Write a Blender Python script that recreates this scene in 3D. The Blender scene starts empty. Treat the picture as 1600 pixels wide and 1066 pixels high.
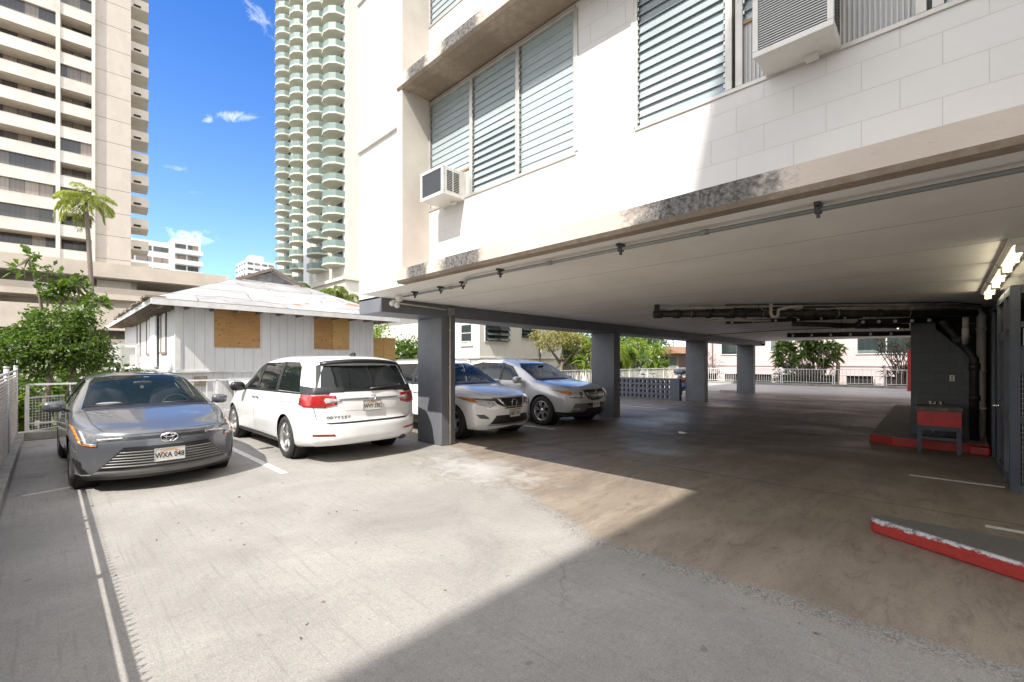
import bpy, bmesh, math, random
import numpy as np
from mathutils import Vector, Matrix
random.seed(7)
SC = bpy.context.scene
COL = SC.collection
RAD = math.radians

# ------------------------------------------------------------------ camera
# world axes: X runs right-and-away along the building side, Y left-and-away along its front
TH = RAD(43.95)
cam = bpy.data.cameras.new("camera")
cam_o = bpy.data.objects.new("camera", cam)
COL.objects.link(cam_o)
cam.sensor_width = 36.0
cam.lens = 36.0 * 698 / 1600
cam.shift_y = 33 / 1600
cam.clip_start = 0.05
cam.clip_end = 4000
cam_o.location = (0, 0, 1.6)
cam_o.rotation_euler = (RAD(90), 0, -math.atan2(math.cos(TH), math.sin(TH)))
SC.camera = cam_o
FW = Vector((math.cos(TH), math.sin(TH), 0))
RT = Vector((math.sin(TH), -math.cos(TH), 0))

def ray(px, py):
    return FW + RT * ((px - 800) / 698) + Vector((0, 0, (566 - py) / 698))

# ------------------------------------------------------------------ light
SUN_TRAVEL = Vector((1.0, 0.27, -1.24)).normalized()
SUN_STRENGTH = 3.0
SKY_STRENGTH = 0.125
SC.view_settings.view_transform = 'Standard'
SC.view_settings.look = 'None'
SC.view_settings.gamma = 1.0
SC.view_settings.exposure = 1.27
SC.cycles.use_denoising = True
SC.cycles.max_bounces = 10
SC.cycles.diffuse_bounces = 6
SC.cycles.glossy_bounces = 4
SC.cycles.transparent_max_bounces = 16

sun = bpy.data.lights.new("sun", 'SUN')
sun.energy = SUN_STRENGTH
sun.angle = RAD(0.5)
sun.color = (1.0, 0.95, 0.88)
sun_o = bpy.data.objects.new("sun", sun)
COL.objects.link(sun_o)
sun_o.rotation_euler = SUN_TRAVEL.to_track_quat('-Z', 'Y').to_euler()

world = bpy.data.worlds.new("World")
SC.world = world
world.use_nodes = True

class NT:
    """small helper to wire nodes"""
    def __init__(s, tree):
        s.t = tree
    def n(s, typ, **kw):
        nd = s.t.nodes.new(typ)
        for k, v in kw.items():
            setattr(nd, k, v)
        return nd
    def put(s, sock, v):
        if v is None:
            return
        if isinstance(v, bpy.types.NodeSocket):
            s.t.links.new(v, sock)
        elif isinstance(v, (tuple, list, Vector)) and sock.type == 'RGBA' and len(v) == 3:
            sock.default_value = (*v, 1)
        else:
            sock.default_value = v
    def math(s, op, a, b=None, c=None, clamp=False):
        nd = s.n('ShaderNodeMath', operation=op, use_clamp=clamp)
        s.put(nd.inputs[0], a); s.put(nd.inputs[1], b); s.put(nd.inputs[2], c)
        return nd.outputs[0]
    def vec(s, op, a, b=None, scale=None):
        nd = s.n('ShaderNodeVectorMath', operation=op)
        s.put(nd.inputs[0], a)
        if b is not None: s.put(nd.inputs[1], b)
        if scale is not None: s.put(nd.inputs['Scale'], scale)
        return nd.outputs['Value'] if op in ('DOT_PRODUCT', 'LENGTH', 'DISTANCE') else nd.outputs[0]
    def mix(s, f, a, b, blend='MIX'):
        nd = s.n('ShaderNodeMix', data_type='RGBA', blend_type=blend)
        s.put(nd.inputs[0], f); s.put(nd.inputs[6], a); s.put(nd.inputs[7], b)
        return nd.outputs[2]
    def noise(s, vec, scale, detail=4, rough=0.55, dist=0.0, col=False):
        nd = s.n('ShaderNodeTexNoise')
        s.put(nd.inputs['Vector'], vec); s.put(nd.inputs['Scale'], scale)
        nd.inputs['Detail'].default_value = detail; nd.inputs['Roughness'].default_value = rough
        nd.inputs['Distortion'].default_value = dist
        return nd.outputs['Color' if col else 'Fac']
    def ramp(s, f, a, b, lo=0.0, hi=1.0):
        nd = s.n('ShaderNodeMapRange', clamp=True)
        s.put(nd.inputs[0], f); nd.inputs[1].default_value = a; nd.inputs[2].default_value = b
        nd.inputs[3].default_value = lo; nd.inputs[4].default_value = hi
        return nd.outputs[0]
    def map(s, vec, scale=(1, 1, 1), loc=(0, 0, 0), rot=(0, 0, 0)):
        nd = s.n('ShaderNodeMapping')
        s.put(nd.inputs[0], vec)
        nd.inputs['Location'].default_value = loc; nd.inputs['Scale'].default_value = scale; nd.inputs['Rotation'].default_value = rot
        return nd.outputs[0]
    def xyz(s, vec):
        nd = s.n('ShaderNodeSeparateXYZ'); s.put(nd.inputs[0], vec)
        return nd.outputs

def build_world():
    t = world.node_tree
    t.nodes.clear()
    N = NT(t)
    sky = N.n('ShaderNodeTexSky', sky_type='NISHITA')
    sky.sun_disc = False
    sky.sun_elevation = math.asin(-SUN_TRAVEL.z)
    sky.sun_rotation = math.atan2(-SUN_TRAVEL.x, -SUN_TRAVEL.y)
    sky.altitude = 0
    sky.air_density = 1.0
    sky.dust_density = 0.6
    sky.ozone_density = 4.0
    d = N.n('ShaderNodeTexCoord').outputs['Generated']
    fac = None
    nz = N.noise(N.map(d, (1, 1, 1.5)), 30, 9, 0.70, 0.9)
    # wisps seen between the towers: centre (direction), half sizes, tilt
    for px, py, a, b, tilt, gain in ((370, 182, .060, .013, .32, .8), (405, 27, .045, .018, -.75, .6), (300, 370, .045, .018, .0, .95),
                                     (277, 262, .03, .006, .05, .35), (300, 300, .02, .005, .1, .2)):
        c = ray(px, py).normalized()
        r = c.cross(Vector((0, 0, 1))).normalized(); u = r.cross(c).normalized()
        t1 = r * math.cos(tilt) + u * math.sin(tilt); t2 = -r * math.sin(tilt) + u * math.cos(tilt)
        dc = N.vec('SUBTRACT', d, tuple(c))
        p = N.math('DIVIDE', N.vec('DOT_PRODUCT', dc, tuple(t1)), a)
        q = N.math('DIVIDE', N.vec('DOT_PRODUCT', dc, tuple(t2)), b)
        e = N.math('ADD', N.math('MULTIPLY', p, p), N.math('MULTIPLY', q, q))
        m = N.math('SUBTRACT', N.math('MULTIPLY_ADD', nz, 4.6, -1.75), N.math('POWER', e, .8))
        m = N.math('MULTIPLY', N.ramp(m, 0.0, 2.2), gain, clamp=True)
        fac = m if fac is None else N.math('MAXIMUM', fac, m)
    # loose cumulus added in the unseen sky for whiter fill light and glass reflections
    big = N.ramp(N.noise(N.map(d, (1, 1, 2.2)), 3.2, 6, 0.6, 0.3), .33, .48)
    behind = N.ramp(N.vec('DOT_PRODUCT', d, tuple(FW)), 0.45, 0.1)
    side = N.ramp(N.vec('DOT_PRODUCT', d, tuple(RT)), .18, .40)
    fac = N.math('MAXIMUM', fac, N.math('MULTIPLY', big, N.math('MAXIMUM', behind, side)))
    z = N.xyz(d)[2]
    tint = N.mix(N.ramp(z, .12, .62), (0.86, 0.94, 1.0, 1), (0.25, 0.57, 1.0, 1))
    skyc = N.mix(1.0, sky.outputs[0], tint, 'MULTIPLY')
    col = N.mix(N.math('MULTIPLY', fac, .85), skyc, (9.0, 8.65, 8.1))
    bg = N.n('ShaderNodeBackground')
    N.put(bg.inputs[0], col)
    bg.inputs[1].default_value = SKY_STRENGTH
    out = N.n('ShaderNodeOutputWorld')
    t.links.new(bg.outputs[0], out.inputs[0])
build_world()

# ------------------------------------------------------------------ helpers
class MB:
    """collects shapes, then links them as ONE mesh object"""
    def __init__(s):
        s.v = []; s.f = []; s.mi = []; s.m = 0; s.sm = []; s.smooth = False
    def add(s, vs, fs):
        o = len(s.v)
        s.v += [tuple(p) for p in vs]
        for f in fs:
            s.f.append([i + o for i in f]); s.mi.append(s.m); s.sm.append(s.smooth)
        return s
    def box(s, x0, x1, y0, y1, z0, z1):
        x0, x1 = min(x0, x1), max(x0, x1); y0, y1 = min(y0, y1), max(y0, y1); z0, z1 = min(z0, z1), max(z0, z1)
        return s.add([(x, y, z) for x in (x0, x1) for y in (y0, y1) for z in (z0, z1)],
                     [(0, 1, 3, 2), (4, 6, 7, 5), (0, 4, 5, 1), (2, 3, 7, 6), (0, 2, 6, 4), (1, 5, 7, 3)])
    def bar(s, p, q, w, h, up=(0, 0, 1)):
        """a rectangular bar from p to q, w wide and h high"""
        p = Vector(p); q = Vector(q); d = (q - p).normalized(); up = Vector(up)
        if abs(d.dot(up)) > .98: up = Vector((1, 0, 0))
        r = d.cross(up).normalized(); u = r.cross(d).normalized()
        vs = []
        for c in (p, q):
            for a, b in ((-1, -1), (1, -1), (1, 1), (-1, 1)):
                vs.append(c + r * (a * w / 2) + u * (b * h / 2))
        return s.add(vs, [(0, 1, 2, 3), (7, 6, 5, 4), (0, 4, 5, 1), (1, 5, 6, 2), (2, 6, 7, 3), (3, 7, 4, 0)])
    def tube(s, pts, r, n=10, cap=True, r_end=None):
        pts = [Vector(p) for p in pts]; k = len(pts)
        rr = r if isinstance(r, (list, tuple)) else [r + ((r_end - r) * i / max(1, k - 1) if r_end is not None else 0) for i in range(k)]
        vs = []; prev = None
        for i, p in enumerate(pts):
            d = (pts[min(i + 1, k - 1)] - pts[max(i - 1, 0)]).normalized()
            if prev is None:
                a = d.cross(Vector((0, 0, 1)))
                if a.length < .05: a = d.cross(Vector((1, 0, 0)))
                a.normalize()
            else:
                a = (prev - d * prev.dot(d)).normalized()
            prev = a; b = d.cross(a)
            for j in range(n):
                t = 2 * math.pi * j / n
                vs.append(p + (a * math.cos(t) + b * math.sin(t)) * rr[i])
        fs = [(i * n + j, i * n + (j + 1) % n, (i + 1) * n + (j + 1) % n, (i + 1) * n + j) for i in range(k - 1) for j in range(n)]
        if cap:
            fs.append(tuple(range(n - 1, -1, -1))); fs.append(tuple((k - 1) * n + j for j in range(n)))
        sm = s.smooth; s.smooth = True
        s.add(vs, fs); s.smooth = sm
        return s
    def cyl(s, c, axis, r, h, n=20, r2=None):
        c = Vector(c); axis = Vector(axis).normalized()
        return s.tube([c, c + axis * h], [r, r if r2 is None else r2], n)
    def prism(s, poly, z0, z1, ax='z'):
        """polygon (u,v) swept along an axis"""
        n = len(poly)
        def P(u, v, w):
            return {'z': (u, v, w), 'x': (w, u, v), 'y': (u, w, v)}[ax]
        vs = [P(u, v, z0) for u, v in poly] + [P(u, v, z1) for u, v in poly]
        return s.add(vs, [tuple(range(n - 1, -1, -1)), tuple(range(n, 2 * n))] + [(i, (i + 1) % n, n + (i + 1) % n, n + i) for i in range(n)])
    def lathe(s, prof, n=32, origin=(0, 0, 0), ax='x'):
        """profile (r, h) turned about an axis"""
        o = Vector(origin); vs = []
        for r, h in prof:
            for j in range(n):
                t = 2 * math.pi * j / n
                a, b = r * math.cos(t), r * math.sin(t)
                vs.append(o + Vector({'x': (h, a, b), 'y': (a, h, b), 'z': (a, b, h)}[ax]))
        k = len(prof)
        sm = s.smooth; s.smooth = True
        s.add(vs, [(i * n + j, i * n + (j + 1) % n, (i + 1) * n + (j + 1) % n, (i + 1) * n + j) for i in range(k - 1) for j in range(n)])
        s.smooth = sm
        return s
    def quad(s, a, b, c, d):
        return s.add([a, b, c, d], [(0, 1, 2, 3)])
    def build(s, name, mats, parent=None, off=None, bevel=0, fixn=False, seg=2):
        me = bpy.data.meshes.new(name)
        o = Vector(off) if off is not None else (parent.matrix_basis.translation.copy() if parent is not None and parent.get('_w') else Vector((0, 0, 0)))
        if parent is not None and parent.parent is not None and parent.get('_w') is None and off is None:
            o = Vector((0, 0, 0))
        me.from_pydata([tuple(Vector(p) - o) for p in s.v], [], s.f)
        if not isinstance(mats, (list, tuple)): mats = [mats]
        for m in mats: me.materials.append(m)
        me.polygons.foreach_set('material_index', s.mi)
        me.polygons.foreach_set('use_smooth', s.sm)
        if fixn:
            bm = bmesh.new(); bm.from_mesh(me); bmesh.ops.recalc_face_normals(bm, faces=bm.faces); bm.to_mesh(me); bm.free()
        me.update()
        ob = bpy.data.objects.new(name, me)
        COL.objects.link(ob)
        if parent is not None: ob.parent = parent
        if bevel:
            b = ob.modifiers.new('edge', 'BEVEL'); b.width = bevel; b.segments = seg; b.limit_method = 'ANGLE'; b.angle_limit = RAD(40)
        return ob

def tag(o, label=None, cat=None, group=None, kind=None):
    if label: o['label'] = label
    if cat: o['category'] = cat
    if group: o['group'] = group
    if kind: o['kind'] = kind
    return o

def thing(name, label, cat, loc=(0, 0, 0), rz=0, group=None):
    """an Empty at the thing's base; its parts are written in world coordinates when rz is 0"""
    o = bpy.data.objects.new(name, None)
    COL.objects.link(o)
    o.location = loc; o.rotation_euler = (0, 0, rz)
    o.empty_display_size = .2
    if rz == 0: o['_w'] = 1
    return tag(o, label, cat, group)

def copy_tree(o, parent=None):
    c = o.copy(); COL.objects.link(c)
    if parent is not None: c.parent = parent
    for ch in list(o.children): copy_tree(ch, c)
    return c

# ------------------------------------------------------------------ materials
def new_mat(name):
    m = bpy.data.materials.new(name); m.use_nodes = True
    t = m.node_tree; t.nodes.clear()
    N = NT(t)
    out = N.n('ShaderNodeOutputMaterial'); b = N.n('ShaderNodeBsdfPrincipled')
    t.links.new(b.outputs[0], out.inputs[0])
    return m, N, b, out

def mat(name, col, rough=.6, metal=0.0, var=.12, scale=6.0, bump=0.0, bscale=60.0, stain=None, stain_amt=.0, coat=0.0, spec=.5, em=None, em_s=0.0):
    m, N, b, out = new_mat(name)
    co = N.n('ShaderNodeTexCoord').outputs['Object']
    c = None
    if var > 0:
        nz = N.noise(co, scale, 5, .6)
        f = N.ramp(nz, .3, .7, 1 - var, 1 + var)
        c = N.mix(1.0, (*col, 1), f, 'MULTIPLY')
    else:
        c = (*col, 1)
    if stain is not None:
        s = N.ramp(N.noise(N.map(co, (1, 1, .45)), scale * .45, 6, .68), .52, .72, 0, stain_amt)
        c = N.mix(s, c, (*stain, 1))
    N.put(b.inputs['Base Color'], c)
    b.inputs['Roughness'].default_value = rough; b.inputs['Metallic'].default_value = metal
    b.inputs['Specular IOR Level'].default_value = spec
    if coat: b.inputs['Coat Weight'].default_value = coat; b.inputs['Coat Roughness'].default_value = .03
    if bump:
        bp = N.n('ShaderNodeBump'); bp.inputs['Strength'].default_value = bump; bp.inputs['Distance'].default_value = .01
        N.put(bp.inputs['Height'], N.noise(co, bscale, 4, .6)); N.put(b.inputs['Normal'], bp.outputs[0])
    if em is not None:
        b.inputs['Emission Color'].default_value = (*em, 1); b.inputs['Emission Strength'].default_value = em_s
    return m

M = {}
M['white_paint'] = mat('white_paint', (.70, .69, .665), .55, var=.04, bump=.12, bscale=40, stain=(.6, .55, .47), stain_amt=.25, scale=2)
M['ceiling_paint'] = mat('ceiling_paint', (.90, .87, .82), .6, var=.05, scale=1.2, bump=.06, bscale=80, stain=(.68, .62, .53), stain_amt=.4)
M['grey_paint'] = mat('grey_paint', (.135, .142, .158), .55, var=.12, scale=4, bump=.15, bscale=60, stain=(.2, .2, .2), stain_amt=.3)
M['blue_grey_paint'] = mat('blue_grey_paint', (.055, .064, .085), .5, var=.15, scale=5, bump=.1, bscale=60, stain=(.22, .22, .22), stain_amt=.3)
M['black'] = mat('black', (.012, .012, .013), .6, var=.2)
M['dark_room'] = mat('dark_room', (.03, .03, .035), .9, var=.2)
M['dark_pipe'] = mat('dark_pipe', (.022, .020, .019), .5, var=.4, scale=9, stain=(.13, .10, .08), stain_amt=.35, bump=.2, bscale=40)
M['white_pipe'] = mat('white_pipe', (.52, .48, .41), .5, var=.15, scale=6, stain=(.25, .21, .17), stain_amt=.7)
M['metal'] = mat('metal', (.42, .42, .41), .38, 1.0, var=.1)
M['grey_conduit'] = mat('grey_conduit', (.27, .28, .27), .45, .6, var=.1)
M['dark_metal'] = mat('dark_metal', (.08, .075, .07), .5, .6, var=.3)
M['chrome'] = mat('chrome', (.75, .76, .77), .12, 1.0, var=0)
M['red_paint'] = mat('red_paint', (.36, .022, .016), .45, var=.2, scale=7, stain=(.12, .03, .025), stain_amt=.6, bump=.15, bscale=50)
M['white_rail'] = mat('white_rail', (.72, .72, .70), .45, var=.08, stain=(.4, .33, .27), stain_amt=.35, scale=5)
M['plastic_white'] = mat('plastic_white', (.78, .77, .73), .4, var=.05, stain=(.5, .43, .34), stain_amt=.35, scale=5)
M['plastic_dark'] = mat('plastic_dark', (.045, .047, .05), .5, var=.1)
M['rubber'] = mat('rubber', (.022, .022, .022), .78, var=.2, scale=12, bump=.1)
M['wood'] = mat('wood', (.30, .20, .11), .7, var=.25, scale=6, bump=.15)
# ------------------------------------------------------------------ the apartment building and its ground
FX = 3.86     # front wall plane
SX = 3.37     # front edge of the floor slabs
BX = 26.4     # rear end of the building
BY0, BY1 = -7.0, 7.66
CEIL = 2.70
FH = 2.68     # floor to floor

def m_concrete_lot():
    m, N, b, out = new_mat('parking_concrete')
    co = N.n('ShaderNodeTexCoord').outputs['Object']
    X, Y, Z = N.xyz(co)
    wob = N.noise(co, 1.1, 5, .6)
    wob2 = N.noise(co, 9, 5, .7)
    # drip line under the slab edge separates the outdoor pour from the sealed floor under the building
    xl = N.math('ADD', N.math('MULTIPLY_ADD', wob, .5, 3.12), N.math('MULTIPLY', wob2, .16))
    xl = N.math('ADD', xl, N.ramp(Y, 2.3, 6.4, 0, 1.75))
    dx = N.math('SUBTRACT', X, xl)
    inn = N.ramp(dx, -.02, .10)
    # outdoor: pale, broom finished
    fine = N.noise(co, 95, 3, .75)
    speck = N.noise(co, 260, 2, .7)
    blot = N.noise(co, .9, 6, .62, .5)
    br = N.noise(N.map(co, (34, .9, 1)), 1.0, 5, .75)
    mid = N.noise(co, 24, 6, .78, .3)
    scuff = N.noise(N.map(co, (1.2, 5, 1), rot=(0, 0, RAD(25))), 1.6, 8, .72, 1.2)
    out_c = N.mix(N.ramp(blot, .3, .7), (.275, .262, .243, 1), (.395, .38, .353, 1))
    out_c = N.mix(N.ramp(fine, .38, .60), N.mix(1, out_c, (.72, .71, .70, 1), 'MULTIPLY'), out_c)
    out_c = N.mix(N.ramp(br, .54, .68, 0, .60), out_c, (.20, .19, .175, 1))
    out_c = N.mix(N.ramp(speck, .62, .72, 0, .45), out_c, (.17, .16, .15, 1))
    out_c = N.mix(N.ramp(mid, .52, .72, 0, .50), out_c, (.15, .14, .128, 1))
    out_c = N.mix(N.ramp(mid, .42, .30, 0, .35), out_c, (.52, .50, .47, 1))
    out_c = N.mix(N.ramp(scuff, .56, .74, 0, .42), out_c, (.17, .158, .142, 1))
    spot = N.ramp(N.noise(co, 6.5, 3, .5), .705, .735, 0, .5)
    out_c = N.mix(spot, out_c, (.12, .11, .10, 1))
    oil = N.math('MULTIPLY', N.ramp(N.noise(co, 1.7, 7, .7, .6), .58, .70), N.ramp(Y, 6.6, 8.0))
    out_c = N.mix(N.math('MULTIPLY', oil, .6), out_c, (.10, .092, .082, 1))
    # hairline cracks
    vo = N.n('ShaderNodeTexVoronoi', feature='DISTANCE_TO_EDGE')
    N.put(vo.inputs['Vector'], N.vec('ADD', co, N.vec('SCALE', N.noise(co, 2.2, 4, .6, col=True), scale=.7)))
    vo.inputs['Scale'].default_value = .32
    crack = N.math('MULTIPLY', N.ramp(vo.outputs['Distance'], .0, .006, 1, 0), N.ramp(N.noise(co, .8, 2), .52, .62))
    out_c = N.mix(N.math('MULTIPLY', crack, .3), out_c, (.12, .11, .10, 1))
    # under the building: tan near the edge, darker further in, mostly painted shade
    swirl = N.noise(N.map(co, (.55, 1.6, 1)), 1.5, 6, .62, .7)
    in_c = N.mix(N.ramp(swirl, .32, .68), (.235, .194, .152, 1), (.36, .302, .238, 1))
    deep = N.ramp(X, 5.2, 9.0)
    in_shade = N.mix(N.ramp(swirl, .3, .7), (.118, .101, .083, 1), (.212, .182, .150, 1))
    in_c = N.mix(deep, in_c, in_shade)
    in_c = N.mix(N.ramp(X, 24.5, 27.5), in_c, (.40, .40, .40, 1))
    in_c = N.mix(N.ramp(N.noise(co, 2.6, 6, .7), .60, .74, 0, .6), in_c, (.095, .08, .066, 1))
    in_c = N.mix(N.ramp(fine, .40, .60, .35, 0), in_c, (.10, .085, .07, 1))
    in_c = N.mix(N.ramp(scuff, .50, .72, 0, .55), in_c, (.085, .070, .056, 1))
    in_c = N.mix(N.ramp(mid, .52, .72, 0, .45), in_c, (.10, .085, .07, 1))
    in_c = N.mix(N.ramp(mid, .40, .28, 0, .25), in_c, (.40, .35, .29, 1))
    # tyre tracks sweeping out of the bays
    for r0, cx, cy in ((5.2, 5.6, -.6), (6.7, 5.6, -.6), (9.3, 4.2, -3.4)):
        rr = N.vec('LENGTH', N.vec('SUBTRACT', N.map(co, (1, 1, 0)), (cx, cy, 0)))
        tk = N.ramp(N.math('ABSOLUTE', N.math('SUBTRACT', rr, r0)), .05, .17, 1, 0)
        in_c = N.mix(N.math('MULTIPLY', tk, N.ramp(N.noise(co, 3, 5, .7), .35, .65, .05, .5)), in_c, (.055, .046, .038, 1))
    # pour joints across the sealed floor
    for jx in (6.62, 10.4, 14.6, 19.2):
        dj = N.math('ABSOLUTE', N.math('SUBTRACT', N.math('MULTIPLY_ADD', N.noise(co, 3, 3), .12, X), jx + .06))
        in_c = N.mix(N.ramp(dj, .004, .03, .6, 0), in_c, (.06, .05, .042, 1))
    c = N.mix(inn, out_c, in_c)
    # exposed aggregate along the drip line
    rough_strip = N.math('MULTIPLY', N.ramp(dx, -.24, -.04), N.ramp(dx, .0, .16, 1, 0))
    rough_strip = N.math('MULTIPLY', rough_strip, N.ramp(Y, 3.2, 5.0, 1, 0))
    agg = N.n('ShaderNodeTexVoronoi'); agg.inputs['Scale'].default_value = 95
    N.put(agg.inputs['Vector'], co)
    aggc = N.mix(N.ramp(N.xyz(agg.outputs['Color'])[0], .25, .8), (.11, .105, .098, 1), (.36, .34, .31, 1))
    c = N.mix(N.math('MULTIPLY', rough_strip, N.ramp(N.noise(co, 7, 5, .7), .38, .62, .25, .85)), c, aggc)
    # damp, pale lime stain spreading from the column
    ls = N.vec('LENGTH', N.map(N.vec('SUBTRACT', co, (4.55, 4.9, 0)), (1.1, .55, 1)))
    lime = N.math('SUBTRACT', N.math('MULTIPLY_ADD', N.noise(co, 3.2, 6, .65, .8), 1.9, -.15), ls)
    c = N.mix(N.ramp(lime, .1, .75, 0, .55), c, (.50, .50, .49, 1))
    c = N.mix(N.ramp(N.math('ABSOLUTE', N.math('SUBTRACT', lime, .05)), .0, .13, .45, 0), c, (.20, .165, .13, 1))
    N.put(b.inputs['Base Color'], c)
    wet = N.ramp(N.noise(N.map(co, (1, .5, 1)), .9, 5, .6, .4), .34, .62)
    rin = N.mix(wet, (.42, .42, .42, 1), (.68, .68, .68, 1))
    N.put(b.inputs['Roughness'], N.mix(inn, (.88, .88, .88, 1), rin))
    b.inputs['Specular IOR Level'].default_value = .32
    h = N.math('ADD', N.math('MULTIPLY', fine, N.mix(inn, (.55, .55, .55, 1), (.10, .10, .10, 1))), N.math('MULTIPLY', br, N.mix(inn, (.5, .5, .5, 1), (.02, .02, .02, 1))))
    h = N.math('ADD', h, N.math('MULTIPLY', rough_strip, N.math('MULTIPLY', agg.outputs['Distance'], 1.2)))
    h = N.math('SUBTRACT', h, N.math('MULTIPLY', crack, .6))
    bp = N.n('ShaderNodeBump'); bp.inputs['Strength'].default_value = .45; bp.inputs['Distance'].default_value = .012
    N.put(bp.inputs['Height'], h); N.put(b.inputs['Normal'], bp.outputs[0])
    return m

def m_block(name, col, mortar, dark=.0, bump=.35, bw=.40, bh=.203, mz=.006, rough=.6, grime=None, gamt=.4):
    """painted concrete blocks on walls facing X (vector y,z) or Y (vector x,z)"""
    m, N, b, out = new_mat(name)
    tc = N.n('ShaderNodeTexCoord')
    co = tc.outputs['Object']
    X, Y, Z = N.xyz(co)
    g = N.n('ShaderNodeNewGeometry')
    nx = N.math('ABSOLUTE', N.xyz(g.outputs['Normal'])[0])
    u = N.mix(N.ramp(nx, .45, .55), X, Y)
    cv = N.n('ShaderNodeCombineXYZ'); N.put(cv.inputs[0], u); N.put(cv.inputs[1], Z)
    br = N.n('ShaderNodeTexBrick')
    N.put(br.inputs['Vector'], cv.outputs[0])
    br.inputs['Scale'].default_value = 1.0
    br.inputs['Mortar Size'].default_value = mz; br.inputs['Mortar Smooth'].default_value = .4
    br.inputs['Brick Width'].default_value = bw; br.inputs['Row Height'].default_value = bh
    br.inputs['Color1'].default_value = (*col, 1); br.inputs['Color2'].default_value = (*[c * .97 for c in col], 1)
    br.inputs['Mortar'].default_value = (*mortar, 1)
    c = N.mix(N.ramp(N.noise(co, 1.6, 6, .65), .35, .7, 0, .22), br.outputs['Color'], (*[x * .86 for x in mortar], 1))
    if grime is not None:
        c = N.mix(N.ramp(N.noise(N.map(co, (1, 1, .3)), 4, 6, .7), .56, .74, 0, gamt), c, (*grime, 1))
    N.put(b.inputs['Base Color'], c); b.inputs['Roughness'].default_value = rough
    bp = N.n('ShaderNodeBump'); bp.inputs['Strength'].default_value = bump; bp.inputs['Distance'].default_value = .006
    hh = N.math('SUBTRACT', N.math('MULTIPLY', N.noise(co, 60, 3), .25), br.outputs['Fac'])
    N.put(bp.inputs['Height'], hh); N.put(b.inputs['Normal'], bp.outputs[0])
    return m

def m_slab_edge():
    """bare concrete edge with black mould patches"""
    m, N, b, out = new_mat('weathered_concrete_edge')
    co = N.n('ShaderNodeTexCoord').outputs['Object']
    X, Y, Z = N.xyz(co)
    c = N.mix(N.ramp(N.noise(co, 1.4, 5, .6), .3, .7), (.50, .43, .36, 1), (.60, .52, .45, 1))
    # mould where the gutters spill over: y positions
    near = None
    for y0, w in ((1.36, .52), (4.12, .36), (-2.6, .7), (5.0, .22)):
        k = N.ramp(N.math('ABSOLUTE', N.math('SUBTRACT', Y, y0)), w * .05, w * 1.5, 1, 0)
        near = k if near is None else N.math('MAXIMUM', near, k)
    near = N.math('MAXIMUM', near, .05)
    nz = N.noise(N.map(co, (1, 1, 1.4)), 13, 8, .74)
    nf = N.noise(co, 34, 7, .78)
    mold = N.ramp(N.math('MULTIPLY_ADD', near, .60, N.math('MULTIPLY_ADD', nf, .35, N.math('MULTIPLY', nz, .65))), .60, .80)
    mc = N.mix(N.ramp(nf, .40, .62), (.022, .022, .021, 1), (.20, .19, .18, 1))
    c = N.mix(N.math('MULTIPLY', mold, .96), c, mc)
    c = N.mix(N.ramp(N.noise(co, 26, 5, .7), .66, .74, 0, .6), c, (.66, .62, .57, 1))
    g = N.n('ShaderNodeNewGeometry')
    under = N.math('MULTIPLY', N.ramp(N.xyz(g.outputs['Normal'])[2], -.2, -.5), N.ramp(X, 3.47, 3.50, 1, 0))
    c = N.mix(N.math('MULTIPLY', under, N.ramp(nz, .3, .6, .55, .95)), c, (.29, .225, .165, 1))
    N.put(b.inputs['Base Color'], c); b.inputs['Roughness'].default_value = .85
    bp = N.n('ShaderNodeBump'); bp.inputs['Strength'].default_value = .4; bp.inputs['Distance'].default_value = .01
    N.put(bp.inputs['Height'], nz); N.put(b.inputs['Normal'], bp.outputs[0])
    return m

def m_louvre_glass():
    m, N, b, out = new_mat('frosted_louvre_glass')
    co = N.n('ShaderNodeTexCoord').outputs['Object']
    c = N.mix(N.noise(N.map(co, (1, .8, 5)), 2.2, 4, .6), (.34, .405, .42, 1), (.47, .535, .55, 1))
    N.put(b.inputs['Base Color'], c); b.inputs['Roughness'].default_value = .10
    b.inputs['Alpha'].default_value = .82
    b.inputs['Specular IOR Level'].default_value = .8
    return m

def m_corrugated():
    m, N, b, out = new_mat('corrugated_plastic')
    co = N.n('ShaderNodeTexCoord').outputs['Object']
    w = N.n('ShaderNodeTexWave', wave_type='BANDS', bands_direction='Y'); w.inputs['Scale'].default_value = 11
    N.put(w.inputs['Vector'], co)
    N.put(b.inputs['Base Color'], N.mix(w.outputs['Fac'], (.50, .50, .49, 1), (.72, .72, .70, 1)))
    b.inputs['Roughness'].default_value = .4
    bp = N.n('ShaderNodeBump'); bp.inputs['Strength'].default_value = .8; bp.inputs['Distance'].default_value = .02
    N.put(bp.inputs['Height'], w.outputs['Fac']); N.put(b.inputs['Normal'], bp.outputs[0])
    return m

M['block_white'] = m_block('white_block_wall', (.66, .645, .62), (.555, .53, .50), bump=.45, mz=.0035, grime=(.50, .45, .38), gamt=.22)
M['block_grey'] = m_block('grey_block_wall', (.062, .066, .071), (.04, .043, .046), rough=.5, grime=(.22, .22, .21))
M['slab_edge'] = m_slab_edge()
M['louvre'] = m_louvre_glass()
M['corrugated'] = m_corrugated()
M['alu'] = mat('aluminium_frame', (.50, .48, .44), .45, .5, var=.12)
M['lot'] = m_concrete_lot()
M['fin'] = mat('stucco_fin', (.66, .61, .54), .7, var=.08, scale=3, bump=.3, bscale=45, stain=(.55, .48, .40), stain_amt=.35)
M['curtain'] = mat('pale_curtain', (.60, .61, .59), .9, var=.12, scale=3)
M['dirt'] = mat('dry_soil', (.12, .10, .075), .95, var=.35, scale=1.2, bump=.4, bscale=12, stain=(.05, .07, .025), stain_amt=.8)
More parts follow.
